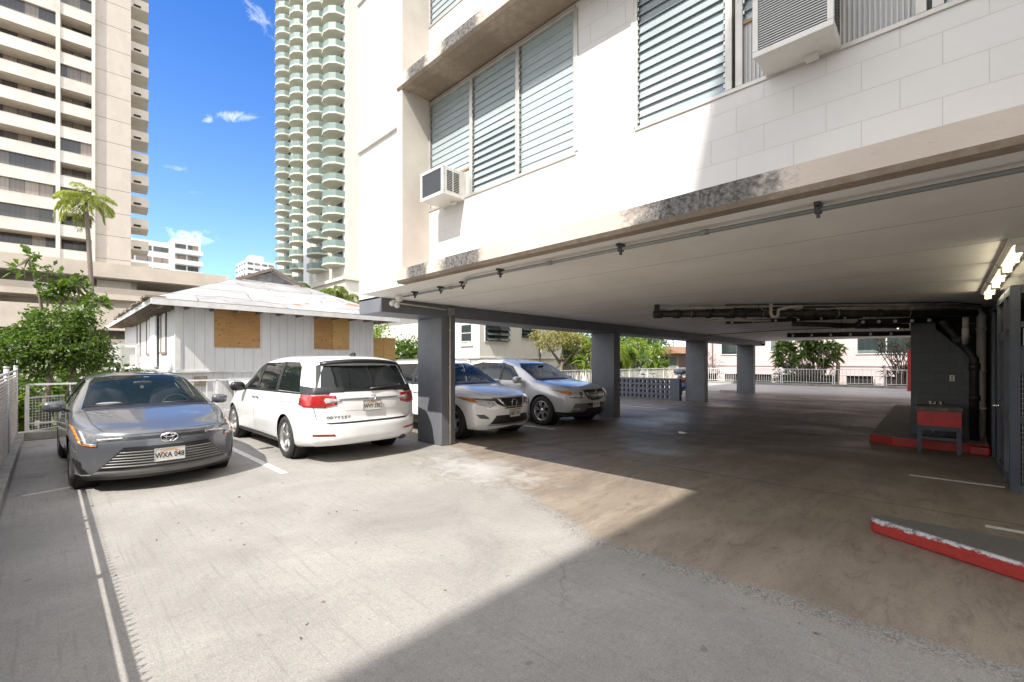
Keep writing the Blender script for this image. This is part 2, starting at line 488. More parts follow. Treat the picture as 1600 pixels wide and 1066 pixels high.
M['city_ground'] = mat('city_ground', (.16, .16, .15), .95, var=.3, scale=.05)
M['sunk_line'] = mat('worn_white_line', (.62, .61, .58), .7, var=.1, scale=14, stain=(.3, .28, .25), stain_amt=.75)

def build_ground():
    g = MB(); g.box(-900, 1500, -900, 1500, -.9, -.55)
    tag(g.build('ground', M['city_ground']), kind='structure')
    g = MB(); g.box(-3.5, 60, 13.62, 48, -.56, -.30); g.box(36.2, 60, -30, 13.6, -.56, -.30); g.box(-3.5, -.74, -12, 13.6, -.56, .02)
    tag(g.build('garden_soil', M['dirt']), kind='structure')
    g = MB(); g.box(-.74, 36.0, -12, 13.62, -.56, 0)
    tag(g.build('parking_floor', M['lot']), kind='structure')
    ln = MB()
    ln.box(2.30, 2.40, 6.8, 12.4, .002, .005)
    ln.box(8.30, 8.39, 6.65, 12.4, .002, .005)
    ln.box(8.43, 8.50, -.57, .34, .002, .005)
    ln.box(14.6, 14.69, 6.7, 10, .002, .005)
    ln.box(6.30, 6.38, -2.2, -.30, .002, .005)
    tag(ln.build('parking_line', M['sunk_line']), kind='structure')

def louvre_panel(mb, y0, y1, z0, z1, tilt, n, x=FX + .03):
    """glass slats between y0 and y1"""
    hgt = (z1 - z0) / n
    for i in range(n):
        zc = z0 + (i + .5) * hgt
        a = RAD(tilt[i] if isinstance(tilt, list) else tilt)
        w = hgt * .60
        dx, dz = math.sin(a) * w, math.cos(a) * w
        mb.bar((x, y0, zc), (x, y1, zc), .006, 2 * w, up=(math.sin(a), 0, math.cos(a)))

def window(root, y0, y1, z0, z1, splits, tilts, n=17, low=None):
    """jalousie window: frame > louvres, curtain"""
    f = MB()
    f.box(FX - .012, FX + .10, y0, y1, z0 - .035, z0); f.box(FX - .012, FX + .10, y0, y1, z1 - .035, z1)
    edges = [y0] + list(splits) + [y1]
    for e in edges:
        f.box(FX - .01, FX + .10, e - .028, e + .028, z0, z1 - .035)
    w = f.build('window', M['alu'], root, bevel=.004)
    k = MB(); k.box(FX + .16, FX + .18, y0, y1, z0, z1)
    k.build('curtain', M['curtain'], w, off=root.location)
    for i in range(len(edges) - 1):
        p = MB()
        if tilts[i] is None: continue
        zl = (low or {}).get(i, z0)
        nn = int(round(n * (z1 - zl) / (z1 - z0)))
        louvre_panel(p, edges[i] + .03, edges[i + 1] - .03, zl + .01, z1 - .045, tilts[i], nn)
        p.build('louvre', M['louvre'], w, off=root.location)
        if zl > z0:
            q = MB(); q.box(FX + .012, FX + .03, edges[i] + .03, edges[i + 1] - .03, z0 + .002, zl - .02); q.build('filler_panel', M['corrugated'], w, off=root.location)
            q = MB(); q.box(FX - .004, FX + .05, edges[i] + .03, edges[i + 1] - .03, zl - .019, zl + .006); q.build('filler_rail', M['wood'], w, off=root.location)
        c = MB()
        c.box(FX + .046, FX + .05, edges[i] + .029, edges[i + 1] - .029, z1 - .044, z1 - .036)
        for e in (edges[i] + .034, edges[i + 1] - .034):
            c.box(FX + .0455, FX + .0505, e - .004, e + .004, zl, z1 - .0445)
            for j in range(n):
                zc = z0 + .01 + (j + .5) * (z1 - z0 - .055) / n
                if zc < zl: continue
                c.box(FX - .004, FX + .045, e - .006, e + .006, zc - .018, zc + .012)
        c.build('clip', M['metal'], w, off=root.location)
    return w

def wall_with_holes(mb, y0, y1, z0, z1, holes, x0, x1):
    ys = sorted({y0, y1, *[h[0] for h in holes], *[h[1] for h in holes]})
    for a, b in zip(ys[:-1], ys[1:]):
        cuts = sorted([(h[2], h[3]) for h in holes if h[0] <= a + 1e-6 and h[1] >= b - 1e-6])
        z = z0
        for c0, c1 in cuts:
            if c0 > z: mb.box(x0, x1, a, b, z, c0)
            z = c1
        if z < z1: mb.box(x0, x1, a, b, z, z1)

def build_apartment():
    R = thing('apartment_building', 'white block apartment building raised on grey columns over the parking floor', 'building', (FX, 0, 0))
    floors = 5
    top = CEIL + floors * FH
    # columns, down the left side
    for x in (5.19, 11.40, 18.28, 24.66):
        c = MB(); c.box(x, x + .34, 6.87, BY1, 0, 2.46)
        c.build('column', M['grey_paint'], R, bevel=.012)
    b = MB(); b.box(3.93, BX, 6.87, BY1, 2.46, CEIL)
    b.build('beam', M['grey_paint'], R, bevel=.01)
    b = MB()
    b.box(8.3, BX, BY0, BY0 + .2, 0, CEIL); b.box(20.0, 20.2, BY0 + .2, -1.2, 0, CEIL)
    b.build('end_wall', M['block_grey'], R)
    # ceiling with board seams
    c = MB(); c.box(3.52, BX, BY0, 6.868, CEIL, CEIL + .03); c.box(3.93, BX, 6.868, BY1 - .001, CEIL + .002, CEIL + .03)
    c.build('ceiling', M['ceiling_paint'], R)
    s = MB()
    for x in (4.75, 5.97, 7.19, 8.41, 9.63): s.box(x, x + .008, -3, 6.86, CEIL - .002, CEIL + .001)
    s.build('ceiling_seam', mat('seam_filler', (.46, .39, .31), .8), R)
    # floors above
    for k in range(floors):
        z = CEIL + k * FH
        s = MB()
        yl = 5.50
        s.prism([(SX, z + .035), (SX + .028, z + .004 - (.004 if k == 0 else 0)), (3.52, z), (3.52, z + .03), (FX + .02, z + .03), (FX + .02, z + .185), (SX, z + .185)], BY0, yl, 'y')
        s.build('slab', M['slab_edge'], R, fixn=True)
        if k > 0:
            s = MB(); s.box(FX + .02, BX, BY0, BY1, z, z + .185); s.build('slab', M['fin'], R)
        # scupper at the slab's left end
        s = MB(); s.cyl((SX + .06, yl - .01, z + .15), (0, 1, 0), .022, .09, 10); s.build('scupper', M['dark_metal'], R)
    for k in range(floors):
        z = CEIL + k * FH + .185
        zt = CEIL + (k + 1) * FH
        s0, s1 = 3.82 + k * FH, zt - .015
        w = MB()
        holes = [(2.785, 5.40, s0, s1), (-3.0, 2.10, s0, s1)]
        wall_with_holes(w, BY0, 5.40, z, zt, holes, FX, FX + .2)
        w.build('front_wall', M['block_white'], R)
        j = MB(); j.box(FX - .012, FX + .01, 2.108, 2.135, z, zt); j.build('joint', M['fin'], R)
        # left window: three louvred bays
        t1 = [7] * 17; t2 = [19 + random.uniform(-3, 4) for i in range(8)] + [9 + random.uniform(-2, 2) for i in range(9)]; t3 = [5 + random.uniform(-1, 1) for i in range(17)]
        if k < 2:
            window(R, 2.785, 5.40, s0, s1, (3.63, 4.47), [t3, t2, t1], low={2: s0 + .36} if k == 0 else None)
            op = [15 + random.uniform(-5, 5) for i in range(17)]
            window(R, -3.0, 2.10, s0, s1, (1.26, 1.18, .10, .02, -1.0, -2.0) [::-1], [12, 12, 12, None, 14, None, op], low={4: s0 + .50} if k == 0 else None)
        else:
            f = MB(); f.box(FX + .08, FX + .1, 2.785, 5.40, s0, s1); f.box(FX + .08, FX + .1, -3, 2.1, s0, s1); f.build('window', M['louvre'], R)
        # dark room behind the glass
        d = MB(); d.box(FX + .9, FX + .95, BY0, 5.4, z, zt); d.build('room_wall', M['curtain'] if k < 2 else M['dark_room'], R)
    # white wing wall, slab lines as shadow grooves
    for k in range(floors):
        z0 = CEIL + k * FH + (.185 if k else 0); z1 = CEIL + (k + 1) * FH + .165
        w = MB(); w.box(3.93 - (.012 if k else .0), FX + .3, 5.53, BY1, z0 + (0 if k else .175), z1)
        if k == 0: w.box(3.93, FX + .3, 5.53, BY1, CEIL + .002, CEIL + .158)
        w.build('wing_wall', M['white_paint'], R)
        g = MB(); g.box(3.93 + .02, FX + .28, 5.54, BY1 - .01, z1 - .01, z1 + .03)
        if k == 0: g.box(3.95, FX + .28, 5.54, BY1 - .01, CEIL + .15, CEIL + .18)
        g.build('groove', M['dark_metal'], R)
    f = MB(); f.box(SX + .03, FX + .25, 5.40, 5.532, CEIL + .19, top)
    f.build('fin', M['fin'], R, bevel=.01)
    # the other outer walls and the roof
    w = MB(); w.box(FX + .31, BX, BY1 - .2, BY1, CEIL + .03, top); w.box(BX - .2, BX, BY0, BY1 - .2, CEIL + .03, top); w.box(FX + .21, BX - .2, BY0, BY0 + .2, CEIL + .03, top)
    w.build('side_wall', M['white_paint'], R)
    w = MB(); w.box(SX, BX + .2, BY0 - .2, BY1 + .1, top + .17, top + .4); w.build('roof', M['slab_edge'], R)
    return R

def build_neighbour():
    """tall block across the lane behind the photographer: its roof edge throws the big shadow on the right"""
    R = thing('neighbour_building', 'tall plain concrete block across the lane behind the viewpoint', 'building', (-12, -5, 0))
    b = MB(); b.box(-21, -4.6, -20, -1.25, -.5, 16); b.build('wall', M['fin'], R)
    f = MB()
    for i in range(5):
        for j in range(5):
            f.box(-20 + j * 3.1, -17.9 + j * 3.1, -1.25, -1.22, 1.2 + i * 3.0, 2.7 + i * 3.0)
            f.box(-4.6, -4.57, -19 + j * 3.5, -17 + j * 3.5, 1.2 + i * 3.0, 2.7 + i * 3.0)
    f.build('window', M['dark_room'], R)
    return R
# ------------------------------------------------------------------ cars
# car space: x across, y from the nose (0) to the tail (L), z up
def pchip(xs, ys, q):
    xs = np.asarray(xs, float); ys = np.asarray(ys, float); q = np.asarray(q, float)
    if len(xs) == 1: return np.full_like(q, ys[0])
    h = np.diff(xs); d = np.diff(ys) / h
    m = np.zeros_like(ys)
    m[0], m[-1] = d[0], d[-1]
    for i in range(1, len(xs) - 1):
        if d[i - 1] * d[i] > 0:
            w1, w2 = 2 * h[i] + h[i - 1], h[i] + 2 * h[i - 1]
            m[i] = (w1 + w2) / (w1 / d[i - 1] + w2 / d[i])
    k = np.clip(np.searchsorted(xs, q) - 1, 0, len(xs) - 2)
    t = np.clip((q - xs[k]) / h[k], 0, 1)
    return ((1 + 2 * t) * (1 - t) ** 2 * ys[k] + t * (1 - t) ** 2 * h[k] * m[k] + t * t * (3 - 2 * t) * ys[k + 1] + t * t * (t - 1) * h[k] * m[k + 1])

def curve(tab, q):
    return pchip([a for a, _ in tab], [b for _, b in tab], q)

class Car:
    def __init__(s, spec):
        s.S = spec; L = s.L = spec['L']
        keys = sorted({0, L, *[a for k in ('zc', 'zrail', 'zbelt', 'wmid') for a, _ in spec[k]]})
        xs = []
        for a, b in zip(keys[:-1], keys[1:]):
            n = max(2, int((b - a) / .045))
            xs += list(np.linspace(a, b, n, endpoint=False))
        xs = np.array(xs + [L]); s.xs = xs
        g = {k: curve(spec[k], xs) for k in ('zbot', 'wroc', 'zroc', 'wmid', 'zmid', 'wbelt', 'zbelt', 'wrail', 'zrail', 'zc')}
        zr7 = g['zrail'] + (g['zc'] - g['zrail']) * .80
        fl = np.minimum(1, np.minimum(xs / .12, (L - xs) / .05))      # ends are closed flat
        top = g['zrail'] + (g['zc'] - g['zrail']) * fl
        zr7 = g['zrail'] + (zr7 - g['zrail']) * fl
        wsh = g['wbelt'] + (g['wmid'] - g['wbelt']) * .55
        zsh = g['zbelt'] - (g['zbelt'] - g['zmid']) * .36
        wlo = g['wmid'] * .45 + g['wroc'] * .55; zlo = g['zmid'] * .38 + g['zroc'] * .62
        rows = [(xs * 0, g['zbot']), (g['wroc'] - .07, g['zbot']), (g['wroc'], g['zroc']), (wlo, zlo), (g['wmid'], g['zmid']), (wsh, zsh),
                (g['wbelt'], g['zbelt']), (g['wrail'], g['zrail']), (g['wrail'] * .62, zr7), (xs * 0, top)]
        sub = [4, 3, 5, 5, 5, 5, 9, 6, 6]
        tq = []
        for i, n in enumerate(sub): tq += [i + j / n for j in range(n)]
        tq.append(len(sub)); s.i1 = sub[0]; s.i7 = sum(sub[:7])
        Y = np.array([r[0] for r in rows]); Z = np.array([r[1] for r in rows])
        P = np.zeros((len(xs), len(tq), 3))
        for k in range(len(xs)):
            P[k, :, 0] = pchip(range(len(rows)), Y[:, k], tq)
            P[k, :, 2] = pchip(range(len(rows)), Z[:, k], tq)
        for k, x in enumerate(xs):
            P[k, :, 1] = x
            a = max(0, 1 - x / spec['xeF']); b = max(0, 1 - (L - x) / spec['xeR'])
            if a > 0: P[k, :, 1] += a * s.offF(P[k, :, 0], P[k, :, 2])
            if b > 0: P[k, :, 1] -= b * s.offR(P[k, :, 0], P[k, :, 2])
        bm = bmesh.new()
        V = [[[bm.verts.new((sg * p[0], p[1], p[2])) for p in P[k]] for k in range(len(xs))] for sg in (1, -1)]
        for si, sg in enumerate((1, -1)):
            for k in range(len(xs) - 1):
                for j in range(len(tq) - 1):
                    q = [V[si][k][j], V[si][k + 1][j], V[si][k + 1][j + 1], V[si][k][j + 1]]
                    bm.faces.new(q if sg == 1 else q[::-1])
        for end, k in (('F', 0), ('R', len(xs) - 1)):
            ns = 14
            for si, sg in enumerate((1, -1)):
                G = []
                for j in range(s.i1, s.i7 + 1):
                    p = P[k, j]; row = []
                    for m in range(ns + 1):
                        y = p[0] * m / ns
                        if m == ns: row.append(V[si][k][j]); continue
                        off = s.offF(np.array([y]), np.array([p[2]]))[0] if end == 'F' else L - s.offR(np.array([y]), np.array([p[2]]))[0]
                        row.append(bm.verts.new((sg * y, off, p[2])))
                    G.append(row)
                for a in range(len(G) - 1):
                    for m in range(ns):
                        q = [G[a][m], G[a][m + 1], G[a + 1][m + 1], G[a + 1][m]]
                        flip = (sg == 1) != (end == 'F')
                        bm.faces.new(q[::-1] if flip else q)
        bmesh.ops.remove_doubles(bm, verts=bm.verts, dist=2e-4)
        bmesh.ops.dissolve_degenerate(bm, edges=bm.edges, dist=1e-4)
        bmesh.ops.recalc_face_normals(bm, faces=bm.faces)
        bm.normal_update()
        for f in bm.faces: f.smooth = True
        s.bm = bm
    def offF(s, y, z):
        S = s.S
        return curve(S['xf'], z) + S['sweepF'] * (np.abs(y) / (S['W'] / 2)) ** S.get('powF', 2.6)
    def offR(s, y, z):
        S = s.S
        return curve(S['xr'], z) + S['sweepR'] * (np.abs(y) / (S['W'] / 2)) ** S.get('powR', 3.0)

AX = {'y': (0, 2), 'x': (1, 2), 'z': (0, 1)}
def clip(bm, faces, poly, ax):
    """cut the faces with the sides of a convex polygon seen along an axis; returns the faces inside"""
    a, b = AX[ax]
    area = sum(p[0] * q[1] - q[0] * p[1] for p, q in zip(poly, poly[1:] + poly[:1]))
    if area < 0: poly = poly[::-1]
    cur = list(faces)
    for p, q in zip(poly, poly[1:] + poly[:1]):
        co = [0, 0, 0]; no = [0, 0, 0]
        co[a], co[b] = p
        dx, dy = q[0] - p[0], q[1] - p[1]
        no[a], no[b] = -dy, dx
        co = Vector(co); no = Vector(no).normalized()
        geom = set(cur)
        for f in cur: geom.update(f.edges); geom.update(f.verts)
        r = bmesh.ops.bisect_plane(bm, geom=list(geom), dist=1e-5, plane_co=co, plane_no=no)
        cand = {f for f in r['geom'] if isinstance(f, bmesh.types.BMFace)}
        cur = [f for f in cand if f.is_valid and (f.calc_center_median() - co).dot(no) > 0]
    return cur

def in_box(f, poly, ax, pad=.01):
    a, b = AX[ax]
    us = [p[0] for p in poly]; vs = [p[1] for p in poly]
    fu = [v.co[a] for v in f.verts]; fv = [v.co[b] for v in f.verts]
    return max(fu) > min(us) - pad and min(fu) < max(us) + pad and max(fv) > min(vs) - pad and min(fv) < max(vs) + pad

def sub_bm(faces):
    """a new mesh from some faces"""
    nb = bmesh.new(); mp = {}
    for f in faces:
        vs = []
        for v in f.verts:
            if v not in mp:
                mp[v] = nb.verts.new(v.co); mp[v].normal = v.normal
            vs.append(mp[v])
        try: nf = nb.faces.new(vs)
        except ValueError: continue
        nf.smooth = True
    return nb

def take(src, polys, ax, filt, remove=False):
    """the piece of a surface inside the polygons; cut out of the surface when remove is set"""
    if not isinstance(polys[0], list): polys = [polys]
    out = []
    for poly in polys:
        cand = [f for f in src.faces if filt(f) and in_box(f, poly, ax)]
        if remove:
            res = clip(src, cand, poly, ax)
            out.append(sub_bm(res))
            bmesh.ops.delete(src, geom=res, context='FACES')
        else:
            nb = sub_bm(cand)
            res = clip(nb, list(nb.faces), poly, ax)
            keep = set(res)
            bmesh.ops.delete(nb, geom=[f for f in nb.faces if f not in keep], context='FACES')
            out.append(nb)
    if len(out) == 1: return out[0]
    tot = bmesh.new()
    for nb in out:
        mp = {v: tot.verts.new(v.co) for v in nb.verts}
        for f in nb.faces:
            g = tot.faces.new([mp[v] for v in f.verts]); g.smooth = True
        nb.free()
    bmesh.ops.remove_doubles(tot, verts=tot.verts, dist=1e-4)
    return tot

def bm_obj(bm, name, m, parent, off=0.0, thick=0.0):
    bm.normal_update()
    if off:
        ns = [v.normal.copy() for v in bm.verts]
        for v, n in zip(bm.verts, ns): v.co += n * off
    me = bpy.data.meshes.new(name); bm.to_mesh(me)
    me.materials.append(m)
    o = bpy.data.objects.new(name, me); COL.objects.link(o); o.parent = parent
    if thick:
        k = o.modifiers.new('thick', 'SOLIDIFY'); k.thickness = thick; k.offset = -1
    return o

FRONT = lambda f: f.normal.y < -.02 and f.calc_center_median().y < 1.25
REAR = lambda f: f.normal.y > .05
def SIDE(sg): return lambda f: f.normal.x * sg > .15
def mir(poly): return [(-a, b) for a, b in poly]

def text_mesh(name, txt, size, m, parent, loc, rot, extrude=.001, sx=1.0, bold=0.0):
    cu = bpy.data.curves.new(name, 'FONT'); cu.body = txt; cu.size = size; cu.extrude = extrude
    cu.align_x = 'CENTER'; cu.align_y = 'CENTER'; cu.resolution_u = 3; cu.offset = bold
    t = bpy.data.objects.new(name, cu); COL.objects.link(t)
    bpy.context.view_layer.update()
    me = bpy.data.meshes.new_from_object(t.evaluated_get(bpy.context.evaluated_depsgraph_get()))
    bpy.data.objects.remove(t); bpy.data.curves.remove(cu)
    me.materials.clear(); me.materials.append(m)
    o = bpy.data.objects.new(name, me); COL.objects.link(o); o.parent = parent
    o.location = loc; o.rotation_euler = rot; o.scale = (sx, 1, 1)
    return o

def ellipsoid(mb, c, r, n=14, m=9, power=1.0):
    c = Vector(c); vs = []; fs = []
    for i in range(m + 1):
        t = math.pi * i / m
        for j in range(n):
            p = 2 * math.pi * j / n
            v = Vector((math.sin(t) * math.cos(p), math.sin(t) * math.sin(p), math.cos(t)))
            v = Vector([math.copysign(abs(q) ** power, q) for q in v])
            vs.append((c.x + v.x * r[0], c.y + v.y * r[1], c.z + v.z * r[2]))
    for i in range(m):
        for j in range(n):
            fs.append((i * n + j, (i + 1) * n + j, (i + 1) * n + (j + 1) % n, i * n + (j + 1) % n))
    sm = mb.smooth; mb.smooth = True; mb.add(vs, fs); mb.smooth = sm
    return mb

def m_paint(name, col, metal=0.0, rough=.3):
    m, N, b, out = new_mat(name)
    co = N.n('ShaderNodeTexCoord').outputs['Object']
    g = N.n('ShaderNodeNewGeometry')
    c = N.mix(N.ramp(N.noise(co, 1.5, 4), .3, .7, 0, .08), (*col, 1), (*[x * .8 for x in col], 1))
    dust = N.math('MULTIPLY', N.ramp(N.xyz(co)[2], .55, .2), N.ramp(N.noise(co, 6, 5), .3, .8, .1, .45))
    c = N.mix(dust, c, (.30, .27, .23, 1))
    c = N.mix(g.outputs['Backfacing'], c, (.02, .02, .022, 1))
    N.put(b.inputs['Base Color'], c)
    N.put(b.inputs['Metallic'], N.math('MULTIPLY', N.math('SUBTRACT', 1, g.outputs['Backfacing']), metal))
    b.inputs['Roughness'].default_value = rough
    N.put(b.inputs['Coat Weight'], N.math('SUBTRACT', 1, g.outputs['Backfacing'])); b.inputs['Coat Roughness'].default_value = .025
    return m

def m_glass(name, tint, alpha):
    m, N, b, out = new_mat(name)
    b.inputs['Base Color'].default_value = (*tint, 1); b.inputs['Roughness'].default_value = .015
    b.inputs['Alpha'].default_value = alpha; b.inputs['Specular IOR Level'].default_value = .6
    co = N.n('ShaderNodeTexCoord').outputs['Object']
    bp = N.n('ShaderNodeBump'); bp.inputs['Strength'].default_value = .02; bp.inputs['Distance'].default_value = .02
    N.put(bp.inputs['Height'], N.noise(co, 2.5, 2)); N.put(b.inputs['Normal'], bp.outputs[0])
    # reflections stay full even where the glass is clear
    lw = N.n('ShaderNodeLayerWeight'); lw.inputs['Blend'].default_value = .30
    N.put(b.inputs['Alpha'], N.math('MAXIMUM', alpha, N.math('MULTIPLY', lw.outputs['Fresnel'], .95)))
    return m

def m_lens(name, col, rough=.08, var=.5, scale=40):
    m, N, b, out = new_mat(name)
    co = N.n('ShaderNodeTexCoord').outputs['Object']
    vo = N.n('ShaderNodeTexVoronoi'); vo.inputs['Scale'].default_value = scale; N.put(vo.inputs['Vector'], co)
    N.put(b.inputs['Base Color'], N.mix(N.ramp(vo.outputs['Distance'], 0, .7), (*[min(1, c * (1 + var * .5)) for c in col], 1), (*[c * (1 - var * .6) for c in col], 1)))
    b.inputs['Roughness'].default_value = .25; b.inputs['Coat Weight'].default_value = 1; b.inputs['Coat Roughness'].default_value = .02
    return m

M['paint_grey'] = m_paint('grey_car_paint', (.085, .092, .105), .2, .32)
M['paint_white'] = m_paint('white_car_paint', (.80, .80, .79), 0, .3)
M['paint_pearl'] = m_paint('pearl_car_paint', (.82, .815, .79), 0, .3)
M['paint_silver'] = m_paint('silver_car_paint', (.58, .575, .56), .3, .36)
M['car_glass'] = m_glass('tinted_car_glass', (.012, .016, .018), .80)
M['car_clear'] = m_glass('clear_car_glass', (.02, .035, .035), .38)
M['trim_black'] = mat('black_car_trim', (.018, .018, .019), .35, var=.1)
M['trim_grey'] = mat('grey_car_trim', (.16, .16, .155), .45, .3, var=.1)
M['lens_red'] = m_lens('red_lamp_lens', (.42, .012, .012), var=.55)
M['lens_clear'] = m_lens('clear_lamp_lens', (.50, .50, .49), var=.5)
M['lens_smoke'] = m_lens('smoked_lamp_lens', (.10, .10, .10), var=.6)
M['lens_amber'] = m_lens('amber_lamp_lens', (.60, .20, .02), var=.4)
M['tyre'] = mat('tyre_rubber', (.028, .027, .026), .8, var=.25, scale=14, bump=.3, bscale=90, stain=(.09, .08, .07), stain_amt=.5)
M['alloy'] = mat('alloy_wheel', (.58, .58, .57), .3, .85, var=.06)
M['seat_fabric'] = mat('dark_seat_fabric', (.055, .055, .06), .85, var=.15)
M['plate_white'] = mat('number_plate', (.66, .64, .60), .4, var=.05)
M['plate_rainbow'] = mat('number_plate_arc', (.62, .34, .17), .5, var=.3, scale=20)
M['ink'] = mat('plate_ink', (.03, .025, .03), .5, var=0)

def make_wheel(r, rim_r, width, spokes, parent, loc, sg, twin=False):
    """wheel at loc, outer face towards sg*x: rim (with hub) > tyre"""
    w = width / 2; o = Vector(loc)
    k = MB(); k.smooth = True
    # barrel and lip
    k.lathe([(rim_r, sg * (w - .012)), (rim_r - .008, sg * (w - .006)), (rim_r - .018, sg * (w - .014)), (rim_r - .028, sg * (w - .05)), (rim_r - .03, -sg * w * .8)], 40)
    k.lathe([(.001, sg * (w - .022)), (.028, sg * (w - .022)), (.034, sg * (w - .032)), (.06, sg * (w - .036)), (.066, sg * (w - .06)), (.05, sg * (w - .09))], 24)
    for i in range(spokes):
        t = 2 * math.pi * (i + .25) / spokes
        for dt, wd in (((-.13, .024), (.13, .024)) if twin else ((0, .044),)):
            a0 = t + dt * .8; a1 = t + dt * 1.15
            pts = []
            for q in range(5):
                f = q / 4; rr = .045 + (rim_r - .070) * f + .002; a = a0 + (a1 - a0) * f
                h = w - .034 + .012 * math.sin(f * 3.1) - .004 * f
                pts.append(Vector((sg * h, rr * math.cos(a), rr * math.sin(a))))
            for p, q in zip(pts[:-1], pts[1:]):
                d = (q - p).normalized(); side = Vector((1, 0, 0)).cross(d).normalized()
                b = Vector((-sg * .026, 0, 0)); hw = wd / 2
                k.smooth = False
                k.add([p - side * hw, p + side * hw, q + side * hw, q - side * hw, p - side * hw * 1.3 + b, p + side * hw * 1.3 + b, q + side * hw * 1.3 + b, q - side * hw * 1.3 + b],
                      [(0, 1, 2, 3), (0, 4, 5, 1), (1, 5, 6, 2), (2, 6, 7, 3), (3, 7, 4, 0), (4, 7, 6, 5)])
    rim = k.build('wheel', M['alloy'], parent, off=(0, 0, 0), fixn=True)
    rim.location = o
    d = MB(); d.lathe([(rim_r - .03, sg * (w - .085)), (.02, sg * (w - .085)), (.001, sg * (w - .085))], 28)
    d.build('brake_disc', M['dark_metal'], rim, off=(0, 0, 0))
    ty = MB()
    prof = [(rim_r - .012, w - .02), (rim_r + .01, w - .004), (rim_r + (r - rim_r) * .5, w + .004), (r - .02, w - .012), (r - .006, w - .03), (r, w - .045)]
    tr = [(r, w * .52), (r - .008, w * .5), (r - .008, w * .42), (r, w * .40), (r, w * .06), (r - .008, w * .04)]
    prof = prof + tr + [(a, -b) for a, b in reversed(tr)] + [(a, -b) for a, b in reversed(prof)]
    ty.lathe([(a, b) for a, b in prof], 48)
    ty.build('tyre', M['tyre'], rim, off=(0, 0, 0))
    return rim

def arch_poly(cy, cz, r, n=22):
    return [(cy + r * math.cos(2 * math.pi * i / n), cz + r * math.sin(2 * math.pi * i / n)) for i in range(n)]

